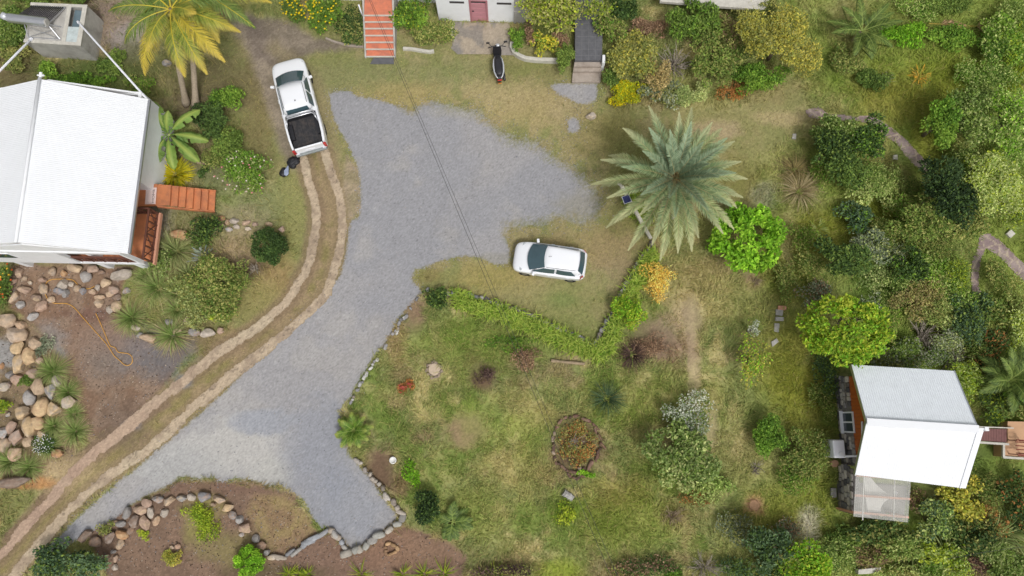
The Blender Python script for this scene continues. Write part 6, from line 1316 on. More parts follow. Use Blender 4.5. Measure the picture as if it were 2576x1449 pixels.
for i, (u, v, r_, lb) in enumerate([
 (440,630,62,'broad pale tussock just right of the veranda corner'), (392,722,52,'bright green tussock left of the big olive bush'), (440,735,36,'small tussock touching the right side of the bright green one'), (326,798,42,'green tussock alone above the end of the orange hose'), (428,842,44,'tussock with straw skirt over the tan slab at the drive side'), (440,778,34,'thin tussock between the olive bush and the drive side tussock'), (470,690,40,'straw coloured tussock below the blue agave'), (360,690,30,'yellowish tussock below the veranda corner post'),
 (126,932,42,'upper of the tussocks on the right rim of the rockery'), (162,985,34,'tussock beside the grey boulder on the right rim of the rockery'), (182,1085,36,'tussock at the lower right tip of the rockery'), (128,1072,28,'tussock behind the pear shaped ochre boulder'), (178,1040,24,'small tussock under the pale rim boulder'), (18,1162,40,'tussock at the left edge below the rockery boulders'), (66,1176,34,'tussock beside the flat brown rock of the rockery'), (120,1122,34,'tussock beside the white flowering plant')]):
    tuft('grass_tussock', lb, u, v, r_, 'tus' if i not in (0, 6) else 'pale', 300+i*3, 260, .022, group=GT, skirt='straw', edge=(186,186,128), el=(1.5, .2), droop=1.5)
tuft('dry_tussock', 'large straw coloured tussock on the lawn left of the round bushes', 2012, 478, 66, 'straw', 400, 300, .02, skirt='olive', el=(1.4, .3), droop=1.7, edge=(170,160,120), k=1.0); tuft('dry_tussock', 'brown feathery tussock just above the large straw one', 2002, 425, 40, 'dry', 403, 200, .02, skirt='brown')
tuft('purple_tussock', 'dark purple brown tussock in the cleared meadow patch', 1592, 892, 36, 'purple', 406, 320, .02, skirt='brown', el=(1.4, .1)); tuft('rush_clump', 'dark blue green rush clump in the middle meadow', 1528, 1002, 44, 'blue', 409, 260, .02, el=(1.3, .05))
tuft('rush_clump', 'dark green rush clump near the bottom right bushes', 2158-20, 1378, 40, 'mgreen', 412, 160, .02)
for i, (u, v, r_, lb) in enumerate([(2540,1340,70,'tall reed clump at the right edge below the cottage'), (2495,1350,60,'arching reed clump left of the edge reeds'), (2380,1400,60,'pale reed clump in the middle of the bottom right thicket'), (2300,1395,50,'reed clump below the lean-to, left in the bottom right thicket'), (2555,190,50,'yellow fronded reed clump at the right edge, upper garden')]):
    tuft('reed_clump', lb, u, v, r_, 'pale' if i < 4 else 'ygreen', 420+i*3, 150, .04, 'reed', 'reed clumps at the right edge', (1.2, .2), 1.1)
for i, (u, r_) in enumerate([(722,26),(745,20),(770,22),(905,34),(1010,26),(1065,30),(1115,34),(1240,26)]):
    tuft('tall_grass', ['spiky grass clump at the bottom edge right of the lime ball bush','second spiky grass clump from the lime ball bush on the bottom edge','third spiky grass clump from the lime ball bush on the bottom edge','loose grass clump alone at the bottom edge below the gravel end','grass clump at the bottom edge right of the loose lone one','arching pale grass clump at the bottom edge below the cycad','dark grass clump at the bottom edge, right of the arching one','last grass clump at the bottom edge toward the meadow'][i], u, 1447, r_, 'ygreen', 440+i*2, 36, .035, 'grass clump', 'grass clumps on the bottom edge', (1.4, .5), .9)
tuft('bromeliad', 'bright yellow strap leaved bromeliad beside the veranda stairs', 436, 437, 44, 'bgold', 460, 420, .07, 'plant', None, (1.3, .05), .5, edge=(226,214,70), hz_=.25, k=1.0)
tuft('bromeliad', 'yellow spiky bromeliad in the dense right garden', 2385, 818, 30, 'yellow', 463, 60, .06, 'plant', None, (1.2, .1), .8); tuft('yellow_plant', 'orange yellow leafy plant alone in the grass at the top right', 2319, 186, 24, 'gold', 466, 40, .07, 'plant', None, (1.1, .05), .6, edge=(240,180,40))
tuft('spiky_plant', 'small pale star shaped plant in the grass of the right garden', 2064, 572, 22, 'light', 468, 26, .05, 'plant', None, (1.0, .1), .5)
tuft('agave', 'blue grey agave with stiff pointed leaves below the stairs', 505, 645, 34, 'silver', 470, 26, .10, 'plant', None, (1.2, .25), .2, edge=(150,170,176), hz_=.3, k=1.0)
def hedge_strip(label, line, w_, seed, N):
    P = [np.array(G(u, v, 0)) for u, v in line]; c = P[len(P)//2]; seg = np.array([np.linalg.norm(b-a) for a, b in zip(P[:-1], P[1:])]); cum = np.cumsum(seg)/seg.sum(); Wm = w_*mpp(*line[0])
    def area(r, n):
        i = np.searchsorted(cum, r.random(n)); a = np.array(P)[i]; b = np.array(P)[i+1]; q = a+(b-a)*r.random(n)[:, None]-c; q[:, :2] += r.normal(0, Wm*.24, (n, 2)); q[:, 2] = r.uniform(.05, .42, n); return q
    root = thing('border_hedge', label, 'hedge', c, 0, 'strap leaved hedges along the dry stone walls'); TS['hedge'] = [(130,164,50),(106,144,44),(162,186,72)]
    a = straps(int(N*2.0), .44, .05, 'hedge', seed, (1.35, .2), 1.1, area=area, edge=(200,204,104)); npmesh('leaves', a[0], [a[1]], M['leaf'], a[2], root)
hedge_strip('long yellow green strap leaved hedge along the lower dry stone wall', [(1146,748),(1170,762),(1200,773),(1240,783),(1290,799),(1340,822),(1390,842),(1440,866),(1480,882),(1508,896)], 40, 481, 1500)
hedge_strip('short yellow green hedge rising along the right dry stone wall', [(1508,896),(1525,864),(1540,834),(1553,804),(1567,774),(1581,745),(1596,718),(1611,687),(1629,655),(1640,638)], 38, 484, 1000)
hedge_strip('narrow clump of strap leaves in the top bed under the date palm', [(1585,505),(1600,525),(1612,545),(1640,500),(1660,480)], 40, 487, 420)

def banana(label, u, v, h, N, Ln, W, seed):
    p = G(u, v, h); root = thing('banana_plant', label, 'banana plant', (p.x, p.y, 0)); r = np.random.default_rng(seed); mb = MB(); mb.tube([(0, 0, -.05), (.02, .01, h*.5), (0, 0, h)], [.13, .11, .07], 10); mb.build('stem', mat('banana_stem', srgb(140,150,90), .6, 0, .2, 8), root, smooth=True)
    specs = [(D2(112), .8, 1.0), (D2(40), .5, 1.15), (D2(-8), .35, 1.15), (D2(-42), .3, 1.2), (D2(-80), .3, 1.05), (D2(-112), .35, 1.1), (D2(-150), .35, .95), (D2(172), .3, .95), (D2(140), .45, .9), (D2(75), 1.1, .7)][:N]
    for k, (az, el, sc_) in enumerate(specs):
        hd = np.array([math.cos(az), math.sin(az), 0]); sd = np.array([-math.sin(az), math.cos(az), 0]); m = 16; pt = np.array([0, 0, h]); rows, cols = [], []; cb = np.array(S(*[(82,124,58),(104,142,64),(72,112,54)][k % 3], 1.0)); ct_ = np.array(S(156,172,84, 1.0))
        for i in range(m+1):
            t = i/m; e = el-1.1*t**1.5; st_ = Ln*sc_/m; pt = pt+(hd*math.cos(e)+np.array([0, 0, math.sin(e)]))*st_
            w_ = W*(.12 if t < .14 else max(.06, math.sin(min(1, (t-.08)*1.08)*3.14)**.62))*(1+r.uniform(-.14, .10)); dz = np.array([0, 0, w_*.22])
            rows.append([pt+sd*w_*.5-dz*(1+r.uniform(0, 1)), pt+sd*w_*.25-dz*.2, pt+np.array([0, 0, .015]), pt-sd*w_*.25-dz*.2, pt-sd*w_*.5-dz*(1+r.uniform(0, 1))]); lb = cb*(1-t*.6)+ct_*t*.6; cols.append([lb*.9, lb*r.uniform(.9, 1.1), ct_, lb*r.uniform(.9, 1.1), lb*.9])
        V = np.array(rows).reshape(-1, 3); i = np.arange(m)[:, None, None]*5+np.arange(4)[None, :, None]; F = (i+np.array([0, 1, 6, 5])).reshape(-1, 4); keep = np.ones(len(F), bool); keep[r.choice(np.where((np.arange(len(F)) % 4 == 0) | (np.arange(len(F)) % 4 == 3))[0], 4, False)] = False
        npmesh('leaf', V, [F[keep]], M['frond'], np.array(cols).reshape(-1, 3), root)
banana('banana plant with broad pale ribbed leaves against the white house wall', 424, 338, 1.1, 10, 1.75, .62, 5)

def bare(name, label, u, v, rpx, h, seed, N=40, lean=None, m='twig', cat='bare shrub', r0=.03):
    p = G(u, v, h*.4); s = mpp(u, v); root = thing(name, label, cat, (p.x, p.y, 0)); r = random.Random(seed); mb = MB(); Rm = rpx*s
    for i in range(N):
        a = r.uniform(0, 6.283); el = r.uniform(.3, 1.3); d = Vector((math.cos(a)*math.cos(el), math.sin(a)*math.cos(el), math.sin(el)*.8)); Ln = Rm*r.uniform(.6, 1.15)
        p0 = Vector((r.uniform(-.1, .1), r.uniform(-.1, .1), 0)); p1 = p0+d*Ln*.5+Vector((r.uniform(-.1, .1),)*3); p2 = p1+d*Ln*.5+Vector((r.uniform(-.25, .25), r.uniform(-.25, .25), r.uniform(-.1, .2)))*Ln*.5
        mb.tube([p0, p1, p2], [r0*.6, r0*.4, r0*.15], 4, cap=False)
        for q in range(2): p3 = p1.lerp(p2, r.uniform(.2, .8)); mb.tube([p3, p3+Vector((r.uniform(-.4, .4), r.uniform(-.4, .4), r.uniform(0, .3)))*Ln*.5], [r0*.25, r0*.1], 4, cap=False)
    mb.build('branches', M[m], root); return root
T_ = True
# left side -----------------------------------------------------------
shrub('shrub', 'leafy green bushes at the left photo edge beside the cistern', 'shrub', 18,72,58,62,1.3,'mgreen',.12, young=('pale',.1))
shrub('shrub', 'low green bush below the open front of the cistern', 'shrub', 118,172,30,26,.8,'bright',.12)
shrub('shrub', 'dark bush squeezed between cistern and top edge', 'shrub', 92,-2,50,22,1.2,'mgreen',.12)
shrub('shrub', 'green bush at the top edge above the cistern water', 'shrub', 190,-8,46,20,1.0,'mgreen',.12)
shrub('creeper', 'low green creeper between the cistern and the house roof', 'ground cover', 205,205,78,22,.4,'bright',.12, lumps=14, trunk=False)
shrub('creeper', 'low green creeper along the pipe right of the cistern', 'ground cover', 282,160,34,40,.4,'mgreen',.11, lumps=8, trunk=False)
shrub('shrub', 'scrubby bush left of the cistern front', 'shrub', 30,140,44,36,.6,'olive',.11)
shrub('shrub', 'bright green leafy shrub top right of the dark shrub by the drive', 'shrub', 572,252,46,40,1.4,'bright',.11, dens=1000)
shrub('shrub', 'dark green dense shrub left of the bright one by the drive', 'shrub', 530,300,44,46,1.6,'dgreen',.11, dens=1000)
shrub('shrub', 'green shrub with yellowish tips below the dark dense shrub', 'shrub', 582,356,46,38,1.3,'mgreen',.11, dens=950)
shrub('flowering_shrub', 'loose flowering shrub with pink and white blossoms by the drive', 'flowering shrub', 618,440,74,62,1.5,'bright',.13, dens=620, wl=.34, flowers=(34,[(236,226,214),(240,150,160),(238,214,206)],.05), young=('pale',.2), ragged=.5, lumps=14)
shrub('shrub', 'tiny dark green bush on the lawn above the veranda stairs', 'shrub', 510,434,13,13,.4,'dgreen',.09, lumps=4, trunk=False)
shrub('ball_bush', 'round clipped dark green bush beside the curved driveway', 'shrub', 676,618,45,48,1.4,'dgreen',.09, dens=1500, lumps=22, lr=.36, ragged=.1)
shrub('shrub', 'dark green bush between the orange boulder and the stone row', 'shrub', 516,580,38,38,1.1,'dgreen',.11, ragged=.5, young=('mgreen',.25))
shrub('shrub', 'big loose olive green bush above the curved driveway', 'shrub', 548,722,80,80,1.7,'olive',.11, dens=700, lumps=16, ragged=.55, young=('mgreen',.45))
shrub('shrub', 'yellow green sprig at the lower side of the big olive bush', 'shrub', 558,790,24,18,1.0,'ygreen',.09, lumps=4)
shrub('flowering_shrub', 'green bush with yellow and orange flowers at the left edge under the house', 'flowering shrub', 8,712,26,56,.9,'mgreen',.1, flowers=(30,[(236,190,60),(228,110,50)],.06))
shrub('flowering_plant', 'plant with clusters of tiny white flowers at the foot of the rockery', 'flowering plant', 110,1118,28,28,.5,'dgreen',.08, flowers=(90,[(238,238,236)],.028), lumps=6)
shrub('low_plant', 'small green plant among the middle rockery boulders', 'plant', 62,962,16,18,.35,'mgreen',.08, lumps=4, trunk=False)
shrub('low_plant', 'yellowish plant at the left edge beside the lower rockery', 'plant', 12,1022,22,14,.4,'ygreen',.09, lumps=4, trunk=False)
shrub('low_plant', 'grey green sprawling plant at the top right of the rockery', 'plant', 108,872,22,34,.25,'grey',.07, lumps=5, trunk=False, dens=500)
bare('bare_shrub', 'dark leafless twig heap at the edge of the driveway bed', 640,676,22,.5,21,30)
# bottom left ---------------------------------------------------------
shrub('shrub', 'large dark blue green bush at the bottom edge left of the stone bed', 'shrub', 165,1412,90,46,1.5,'blue',.13, dens=950, young=('mgreen',.2), lumps=14)
shrub('ball_bush', 'round bright lime green bush at the bottom edge of the stone bed', 'shrub', 628,1411,36,38,1.0,'lime',.075, dens=1800, lumps=22, lr=.36, ragged=.08)
shrub('low_plant', 'feathery yellow green plant inside the stone ringed bed', 'plant', 520,1318,30,44,.4,'ygreen',.08, dens=500, lumps=8, ragged=.5)
shrub('low_plant', 'yellow green low plant left inside the stone ringed bed', 'plant', 488,1290,28,26,.4,'ygreen',.08, dens=520, lumps=6, ragged=.5)
shrub('low_plant', 'yellow leafed plant with two stones at its top in the bottom bed', 'plant', 437,1402,24,24,.4,'yellow',.08, dens=800, lumps=6)
shrub('low_plant', 'small ring of yellow green leaves in the bottom bed beside the stones', 'plant', 361,1346,16,15,.25,'ygreen',.06, dens=600, lumps=5, trunk=False)
shrub('low_plant', 'olive weeds sprouting between the drive and the bottom bed stones', 'plant', 266,1330,24,20,.4,'olive',.08, lumps=5, dens=500)
# top -----------------------------------------------------------------
shrub('flowering_shrub', 'green shrub covered with bright yellow flowers at the top edge', 'flowering shrub', 742,22,36,38,1.4,'mgreen',.11, flowers=(44,[(244,214,30)],.06))
shrub('flowering_shrub', 'larger shrub with yellow flowers left of the coral stairs', 'flowering shrub', 812,38,48,54,1.6,'bright',.11, flowers=(46,[(244,214,40)],.06), young=('mgreen',.4))
shrub('shrub', 'dark green shrub directly left of the coral stairs', 'shrub', 882,58,38,52,1.3,'dgreen',.11, young=('olive',.35))
shrub('shrub', 'bright green bush directly right of the coral stairs', 'shrub', 1040,36,46,46,1.6,'bright',.12, young=('ygreen',.15))
shrub('shrub', 'olive green bush between the coral stairs and the concrete apron', 'shrub', 1082,84,56,38,1.2,'olive',.10, young=('mgreen',.45), lumps=12)
bare('bare_shrub', 'bare brown twiggy shrub against the white wall left of the pink door', 1118,34,26,1.2,22,46)
shrub('garden_tree', 'yellow olive tree over the white wall right of the pink door', 'tree', 1412,24,118,54,3.4,'olive',.13, tree=T_, young=('ygreen',.35), dens=700, lumps=16, ragged=.5)
shrub('shrub', 'rounded green bush beside the concrete apron', 'shrub', 1300,97,20,32,1.0,'bright',.10)
shrub('croton', 'yellow green croton bush in the kerbed bed', 'shrub', 1366,112,32,30,1.1,'croton',.12, young=('bright',.25))
shrub('croton', 'dark reddish leafed bush behind the yellow croton', 'shrub', 1332,80,16,28,.9,'brown',.10); shrub('croton', 'dark reddish bush between the croton and the slate landing', 'shrub', 1408,100,20,26,.9,'brown',.10)
shrub('shrub', 'upright green bush left of the grey concrete steps', 'shrub', 1424,152,24,38,1.3,'mgreen',.09, dens=1100)
shrub('shrub', 'olive bush right of the slate landing', 'shrub', 1538,72,38,42,1.6,'olive',.12, young=('bright',.3))
shrub('shrub', 'dark leafy bush at the top edge right of the slate landing', 'shrub', 1560,22,36,40,1.8,'dgreen',.14)
shrub('shrub', 'yellowish loose bush in the left of the big top shrub bank', 'shrub', 1592,140,66,66,1.9,'olive',.11, young=('yellow',.3), lumps=14, ragged=.5)
shrub('shrub', 'dark green lower bush above the golden edging shrub', 'shrub', 1545,190,36,36,1.2,'mgreen',.11)
shrub('golden_shrub', 'bright golden yellow low shrub at the front of the big shrub bank', 'shrub', 1572,236,58,32,.8,'bgold',.10, dens=1100, lumps=12)
shrub('shrub', 'grey green bush right of the golden shrub', 'shrub', 1668,240,58,36,1.1,'grey',.10, young=('olive',.4))
shrub('shrub', 'yellow green rounded bush at the front right of the shrub bank', 'shrub', 1732,240,40,32,1.0,'pale',.09, dens=1000)
shrub('dry_shrub', 'tan dry leafed bush left of the bare branches', 'shrub', 1640,180,36,52,1.4,'dry',.10, lumps=8, ragged=.4)
bare('bare_shrub', 'bare pale branched shrub in the middle of the top shrub bank', 1702,150,54,1.8,23,60, r0=.05)
shrub('shrub', 'large dark green bush at the top of the shrub bank', 'shrub', 1748,58,76,62,2.2,'mgreen',.13, young=('bright',.3), lumps=14)
shrub('shrub', 'mixed green bush in the centre right of the shrub bank', 'shrub', 1800,158,72,74,2.0,'mgreen',.12, young=('olive',.4), lumps=14)
shrub('shrub', 'brown tinged bush in the upper right of the shrub bank', 'shrub', 1850,92,48,50,1.9,'olive',.11, young=('brown',.25))
shrub('flowering_tree', 'tree with dusty yellow blossom at the right end of the shrub bank', 'tree', 1964,104,92,92,3.0,'yellow',.10, tree=T_, young=('olive',.4), dens=850, lumps=18, ragged=.4)
shrub('shrub', 'bright green bush under the yellow blossom tree', 'shrub', 1908,196,66,40,1.5,'bright',.12, dens=900)
shrub('shrub', 'olive bush at the top edge above the yellow blossom tree', 'shrub', 1900,26,54,36,1.8,'olive',.12)
shrub('brown_weeds', 'brown dried weeds between the terrace slab and the shrub bank', 'weeds', 1632,58,52,34,.7,'brown',.09, dens=500, lumps=8)
shrub('brown_weeds', 'rusty low weeds at the front of the shrub bank right of the bare branches', 'weeds', 1842,232,38,26,.6,'rust',.09, dens=450, lumps=6)
# top right -----------------------------------------------------------
shrub('undergrowth', 'lime green undergrowth right of the young coconut palm', 'bush', 2275,90,56,30,.8,'lime',.12, lumps=10)
shrub('undergrowth', 'mid green undergrowth below the fallen dry frond', 'bush', 2395,98,66,32,.8,'bright',.12, lumps=12)
shrub('undergrowth', 'mid green bush strip at the top edge of the right garden', 'bush', 2385,18,90,22,.7,'mgreen',.11, lumps=12)
shrub('shrub', 'tall green bush near the top right corner', 'shrub', 2520,100,58,70,1.6,'bright',.13, young=('light',.25), lumps=12)
shrub('shrub', 'olive bush under the young coconut palm', 'shrub', 2140,152,44,46,1.0,'olive',.10, young=('mgreen',.3))
shrub('shrub', 'low green bush beside the dark grey twig heap', 'shrub', 2206,206,50,30,.7,'mgreen',.10, lumps=8)
shrub('garden_tree', 'bright green leafy tree left of the olive crowned trees at the right', 'tree', 2372,306,58,66,2.8,'bright',.13, tree=T_, dens=900)
shrub('garden_tree', 'olive crowned tree right of the bright leafy tree', 'tree', 2456,300,66,86,3.0,'mgreen',.12, tree=T_, young=('pale',.3), ragged=.4, lumps=14)
shrub('garden_tree', 'yellow green tree at the right photo edge, upper garden', 'tree', 2545,300,60,90,3.0,'light',.12, tree=T_, young=('lime',.3), ragged=.4)
shrub('garden_tree', 'pale yellow green feathery tree at the right edge, middle garden', 'tree', 2500,450,84,90,3.0,'light',.10, tree=T_, young=('ygreen',.25), ragged=.5, lumps=16)
shrub('garden_tree', 'very dark green tree at the end of the flagstone path', 'tree', 2385,470,70,86,3.4,'dark',.13, tree=T_, dens=1000, young=('dgreen',.3), lumps=14)
shrub('garden_tree', 'mid green tree in front of the very dark one', 'tree', 2330,548,72,60,2.6,'mgreen',.12, tree=T_, young=('olive',.3), lumps=14, ragged=.4)
shrub('shrub', 'olive brown bush right of the tree before the dark one', 'shrub', 2420,575,52,46,1.4,'olive',.11, young=('mgreen',.4))
shrub('garden_tree', 'leafy green tree covering the upper left start of the flagstone path', 'tree', 2100,320,50,38,2.2,'mgreen',.12, tree=T_, young=('pale',.2))
shrub('garden_tree', 'round dark green tree right below the path start', 'tree', 2184,352,58,56,2.4,'dgreen',.13, tree=T_, young=('bright',.35), dens=950)
shrub('garden_tree', 'dark green tree left of the round one below the path', 'tree', 2085,376,52,52,2.2,'dgreen',.13, tree=T_, young=('mgreen',.35), dens=950)
shrub('garden_tree', 'green tree at the lower end of the group below the path', 'tree', 2132,432,56,52,2.2,'mgreen',.12, tree=T_, young=('dgreen',.3))
shrub('shrub', 'pale lime bush below the tree group', 'shrub', 2198,492,54,48,1.3,'light',.10, dens=600, ragged=.5)
shrub('shrub', 'blue green rounded bush below the tree group', 'shrub', 2142,545,42,38,1.3,'blue',.12, young=('bright',.2))
shrub('garden_tree', 'rounded dark green tree above the bright yellow tree', 'tree', 2118,650,66,56,2.4,'dgreen',.12, tree=T_, young=('mgreen',.35), dens=900)
shrub('shrub', 'grey green bush behind the rounded dark tree', 'shrub', 2188,618,52,44,1.5,'grey',.11, young=('pale',.3), ragged=.4)
shrub('shrub', 'small dark round bush right of the grassy clearing', 'shrub', 2282,668,42,44,1.5,'dgreen',.12, young=('bright',.2))
shrub('shrub', 'mixed green bush between the small dark bush and the narrow hedge', 'shrub', 2352,688,56,48,1.2,'bright',.12, young=('light',.3), ragged=.5)
shrub('garden_tree', 'big bright yellow green tree above the cottage', 'tree', 2122,830,112,92,4.0,'ygreen',.14, tree=T_, dens=1000, young=('lime',.3), lumps=34, ragged=.2)
shrub('shrub', 'olive brown bush right of the bright yellow green tree', 'shrub', 2306,762,58,50,1.5,'dry',.10, young=('olive',.45), ragged=.5)
shrub('shrub', 'green bush above the cottage roof beside the bare tree', 'shrub', 2285,880,50,40,1.2,'mgreen',.11, young=('grey',.2))
bare('bare_tree', 'grey leafless tree above the cottage roof', 2345,838,58,2.6,24,64, r0=.05, cat='bare tree'); bare('bare_tree', 'smaller grey bare bush right of the leafless tree', 2415,900,48,1.6,25,44, r0=.04, cat='bare tree')
shrub('shrub', 'grey green dense bush at the left of the narrow hedge end', 'shrub', 2448,800,56,70,1.7,'blue',.12, young=('mgreen',.35))
shrub('narrow_hedge', 'narrow green hedge between the two arms of the flagstone path', 'hedge', 2502,690,24,58,1.3,'olive',.12, young=('mgreen',.4), wl=.3, rot=0); shrub('narrow_hedge', 'lower continuation of the narrow hedge toward the dark palm', 'hedge', 2496,780,36,40,1.3,'mgreen',.12, young=('olive',.4))
shrub('shrub', 'dark rusty bush left of the dark palm', 'shrub', 2485,885,40,52,1.5,'dgreen',.11, young=('rust',.35))
shrub('shrub', 'yellow green bush at the right edge above the dark palm', 'shrub', 2556,838,36,62,1.6,'light',.11, young=('ygreen',.3))
shrub('bamboo_clump', 'yellow green feathery clump against the right side of the cottage roof', 'bush', 2422,952,34,58,2.0,'ygreen',.12, wl=.25, dens=1000, young=('light',.4))
shrub('shrub', 'dark leaved bush under the cottage roof corner by the boardwalk', 'shrub', 2486,1020,42,42,1.3,'dgreen',.12, wl=.3, young=('ygreen',.25)); shrub('shrub', 'green bush behind the tiled terrace at the right edge', 'shrub', 2548,1032,42,26,1.2,'olive',.10, young=('mgreen',.4))
shrub('shrub', 'olive bush at the left edge of the right garden clearing', 'shrub', 1978,705,36,50,.9,'olive',.10, dens=480, ragged=.6, young=('mgreen',.3)); shrub('brown_weeds', 'grey brown scrub above the bright yellow green tree', 'weeds', 2060,740,52,36,.9,'grey',.09, dens=420, ragged=.6, young=('brown',.3)); shrub('shrub', 'pale dry scrub right of the rounded dark tree', 'shrub', 2195,700,48,36,.9,'pale',.09, dens=420, ragged=.6)
# middle meadow -------------------------------------------------------
shrub('fir_bush', 'vivid lime green round bush at the lower right of the date palm', 'shrub', 1878,598,98,92,2.3,'lime',.17, dens=800, lumps=34, lr=.27, wl=.55, ragged=.15)
shrub('golden_shrub', 'loose gold leafed shrub beside the dry stone wall', 'shrub', 1656,704,42,42,1.2,'gold',.08, dens=620, lumps=10, ragged=.5)
shrub('ball_bush', 'round yellow green bush touching the strap leaved hedge', 'shrub', 1584,788,42,40,1.3,'ygreen',.10, dens=1100, young=('lime',.4), lumps=16)
shrub('shrub', 'dark green small bush at the top end of the long hedge', 'shrub', 1096,748,34,26,.8,'dgreen',.10, young=('mgreen',.3))
shrub('silver_shrub', 'shrub with whitish grey leaves in the lower meadow', 'shrub', 1732,1040,62,54,1.6,'silver',.09, dens=560, lumps=14, ragged=.6, young=('mgreen',.3))
shrub('pale_shrub', 'largest pale green leafy shrub in the lower meadow', 'shrub', 1708,1160,104,92,2.2,'pale',.14, dens=850, lumps=22, young=('mgreen',.3)); shrub('pale_shrub', 'yellowish lower fringe of the largest pale green shrub', 'shrub', 1790,1222,52,36,.9,'light',.11, dens=560, ragged=.6)
shrub('brown_weeds', 'brown dying weeds below the largest pale green shrub', 'weeds', 1745,1255,44,18,.5,'rust',.09, dens=450, lumps=6)
shrub('shrub', 'bright green oval bush left of the cottage', 'shrub', 1924,1096,46,52,1.5,'bright',.09, dens=1200, lumps=14)
shrub('shrub', 'olive green bush between the oval bush and the cottage', 'shrub', 2030,1140,58,66,1.3,'olive',.10, young=('mgreen',.4), ragged=.5, lumps=12)
shrub('sapling', 'thin sapling with sparse yellow leaves along the meadow trail', 'tree', 1890,900,40,66,2.0,'yellow',.09, dens=280, ragged=.7, young=('lime',.4), tree=T_); shrub('sapling', 'tiny silvery sapling above the sparse yellow one', 'tree', 1893,828,18,18,1.3,'silver',.08, dens=400, tree=T_, lumps=5)
shrub('red_plant', 'small red leafed plant in the meadow near the gravel edge', 'plant', 1022,974,19,17,.4,'rust',.10, lumps=5, flowers=(22,[(190,96,80),(170,84,70)],.06))
shrub('low_plant', 'fresh green weeds left of the round dark bush near the gravel end', 'plant', 1036,1190,20,34,.4,'lime',.10, dens=550, lumps=6, ragged=.5)
shrub('ball_bush', 'round very dark green bush right of the gravel end', 'shrub', 1063,1280,36,38,1.3,'dark',.10, dens=1300, lumps=18, young=('dgreen',.5))
shrub('brown_weeds', 'brown tangled weeds below the long hedge in the meadow', 'weeds', 1328,900,44,34,.5,'brown',.08, dens=320, lumps=7, ragged=.6); shrub('brown_weeds', 'reddish brown withered weeds in the upper meadow', 'weeds', 1218,945,26,28,.4,'purple',.08, dens=320, lumps=5, ragged=.6)
shrub('brown_weeds', 'wide patch of dry purple brown weeds behind the purple tussock', 'weeds', 1650,872,56,40,.4,'brown',.08, dens=260, lumps=9, ragged=.6); shrub('low_plant', 'lush green plants in the meadow under the long hedge', 'plant', 1290,865,60,24,.4,'bright',.09, dens=300, lumps=8, ragged=.6)
shrub('island_planting', 'low rusty green planting filling the stone ringed oval bed', 'plant', 1448,1116,48,52,.3,'rust',.08, zc=.1, rzf=.14, ragged=.2, dens=620, lumps=14, young=('olive',.5)); bare('bare_shrub', 'grey bare shrub in the centre of the stone ringed oval bed', 1446,1112,24,.8,26,34)
shrub('low_plant', 'lime green grassy plant at the tip of the oval stone bed', 'plant', 1474,1192,20,10,.3,'lime',.09, lumps=4, trunk=False); shrub('low_plant', 'fresh yellow green plants below the white stone marker', 'plant', 1416,1292,34,30,.35,'ygreen',.09, dens=360, lumps=6, ragged=.6)
bare('brush_heap', 'round heap of brown cut twigs in the lower meadow', 1692,1298,34,.45,27,70, m='greywood', cat='brush heap'); bare('brush_heap', 'small heap of pinkish twigs on the meadow below the lime bush', 1902,708,20,.35,28,34, m='greywood', cat='brush heap'); bare('brush_heap', 'heap of dark grey twigs in the upper right grass', 2232,200,20,.4,29,36, cat='brush heap'); bare('bare_shrub', 'grey brown twigs right of the largest pale green shrub', 1905,1180,26,.6,30,34)
# bottom right --------------------------------------------------------
shrub('garden_tree', 'bright yellow green tree at the bottom edge left of the lean-to', 'tree', 2040,1418,74,56,2.6,'lime',.12, tree=T_, young=('ygreen',.4), dens=950, lumps=16)
shrub('garden_tree', 'dark grey green tree left of the bright bottom edge tree', 'tree', 1918,1380,58,60,2.4,'blue',.13, tree=T_, young=('dgreen',.4), dens=850); shrub('shrub', 'dark bush with yellow flecks at the bottom edge', 'shrub', 1945,1440,54,34,1.2,'dgreen',.11, young=('yellow',.2))
bare('brush_heap', 'pale grey pile of dead branches at the bottom edge of the meadow', 1775,1428,56,.8,31,60, cat='brush heap', r0=.035); shrub('shrub', 'dark grey scrub at the bottom edge left of the dead branches', 'shrub', 1640,1430,90,26,.7,'dgreen',.09, dens=480, ragged=.6, lumps=12, young=('brown',.4)); shrub('shrub', 'vivid green small bush on the bottom edge beside the dead branches', 'shrub', 1690,1446,30,14,.5,'bright',.10)
shrub('brown_weeds', 'dark brown scrub at the bottom edge under the last grass clumps', 'weeds', 1245,1440,80,20,.5,'purple',.09, dens=420, ragged=.6, lumps=10, young=('olive',.3))
shrub('undergrowth', 'dark glossy undergrowth directly below the lean-to', 'bush', 2205,1338,92,34,1.2,'dgreen',.14, young=('olive',.35), lumps=14, ragged=.5); shrub('undergrowth', 'olive undergrowth in the middle of the bottom right thicket', 'bush', 2255,1392,80,34,1.2,'olive',.12, young=('mgreen',.5), lumps=12, ragged=.5)
shrub('shrub', 'pale green bush right of the lean-to', 'shrub', 2345,1312,40,50,1.3,'light',.12, young=('blue',.4), ragged=.5); shrub('croton', 'yellow and orange leafed croton below the cottage roof corner', 'shrub', 2420,1250,52,50,1.5,'croton',.13, young=('yellow',.5), dens=700, ragged=.5)
shrub('shrub', 'dark bush in the right part of the bottom right thicket', 'shrub', 2440,1345,66,44,1.3,'dgreen',.13, young=('olive',.3), ragged=.5); shrub('shrub', 'yellow green bush on the bottom edge in the right thicket', 'shrub', 2365,1396,50,34,1.2,'ygreen',.11, young=('light',.4), ragged=.5)
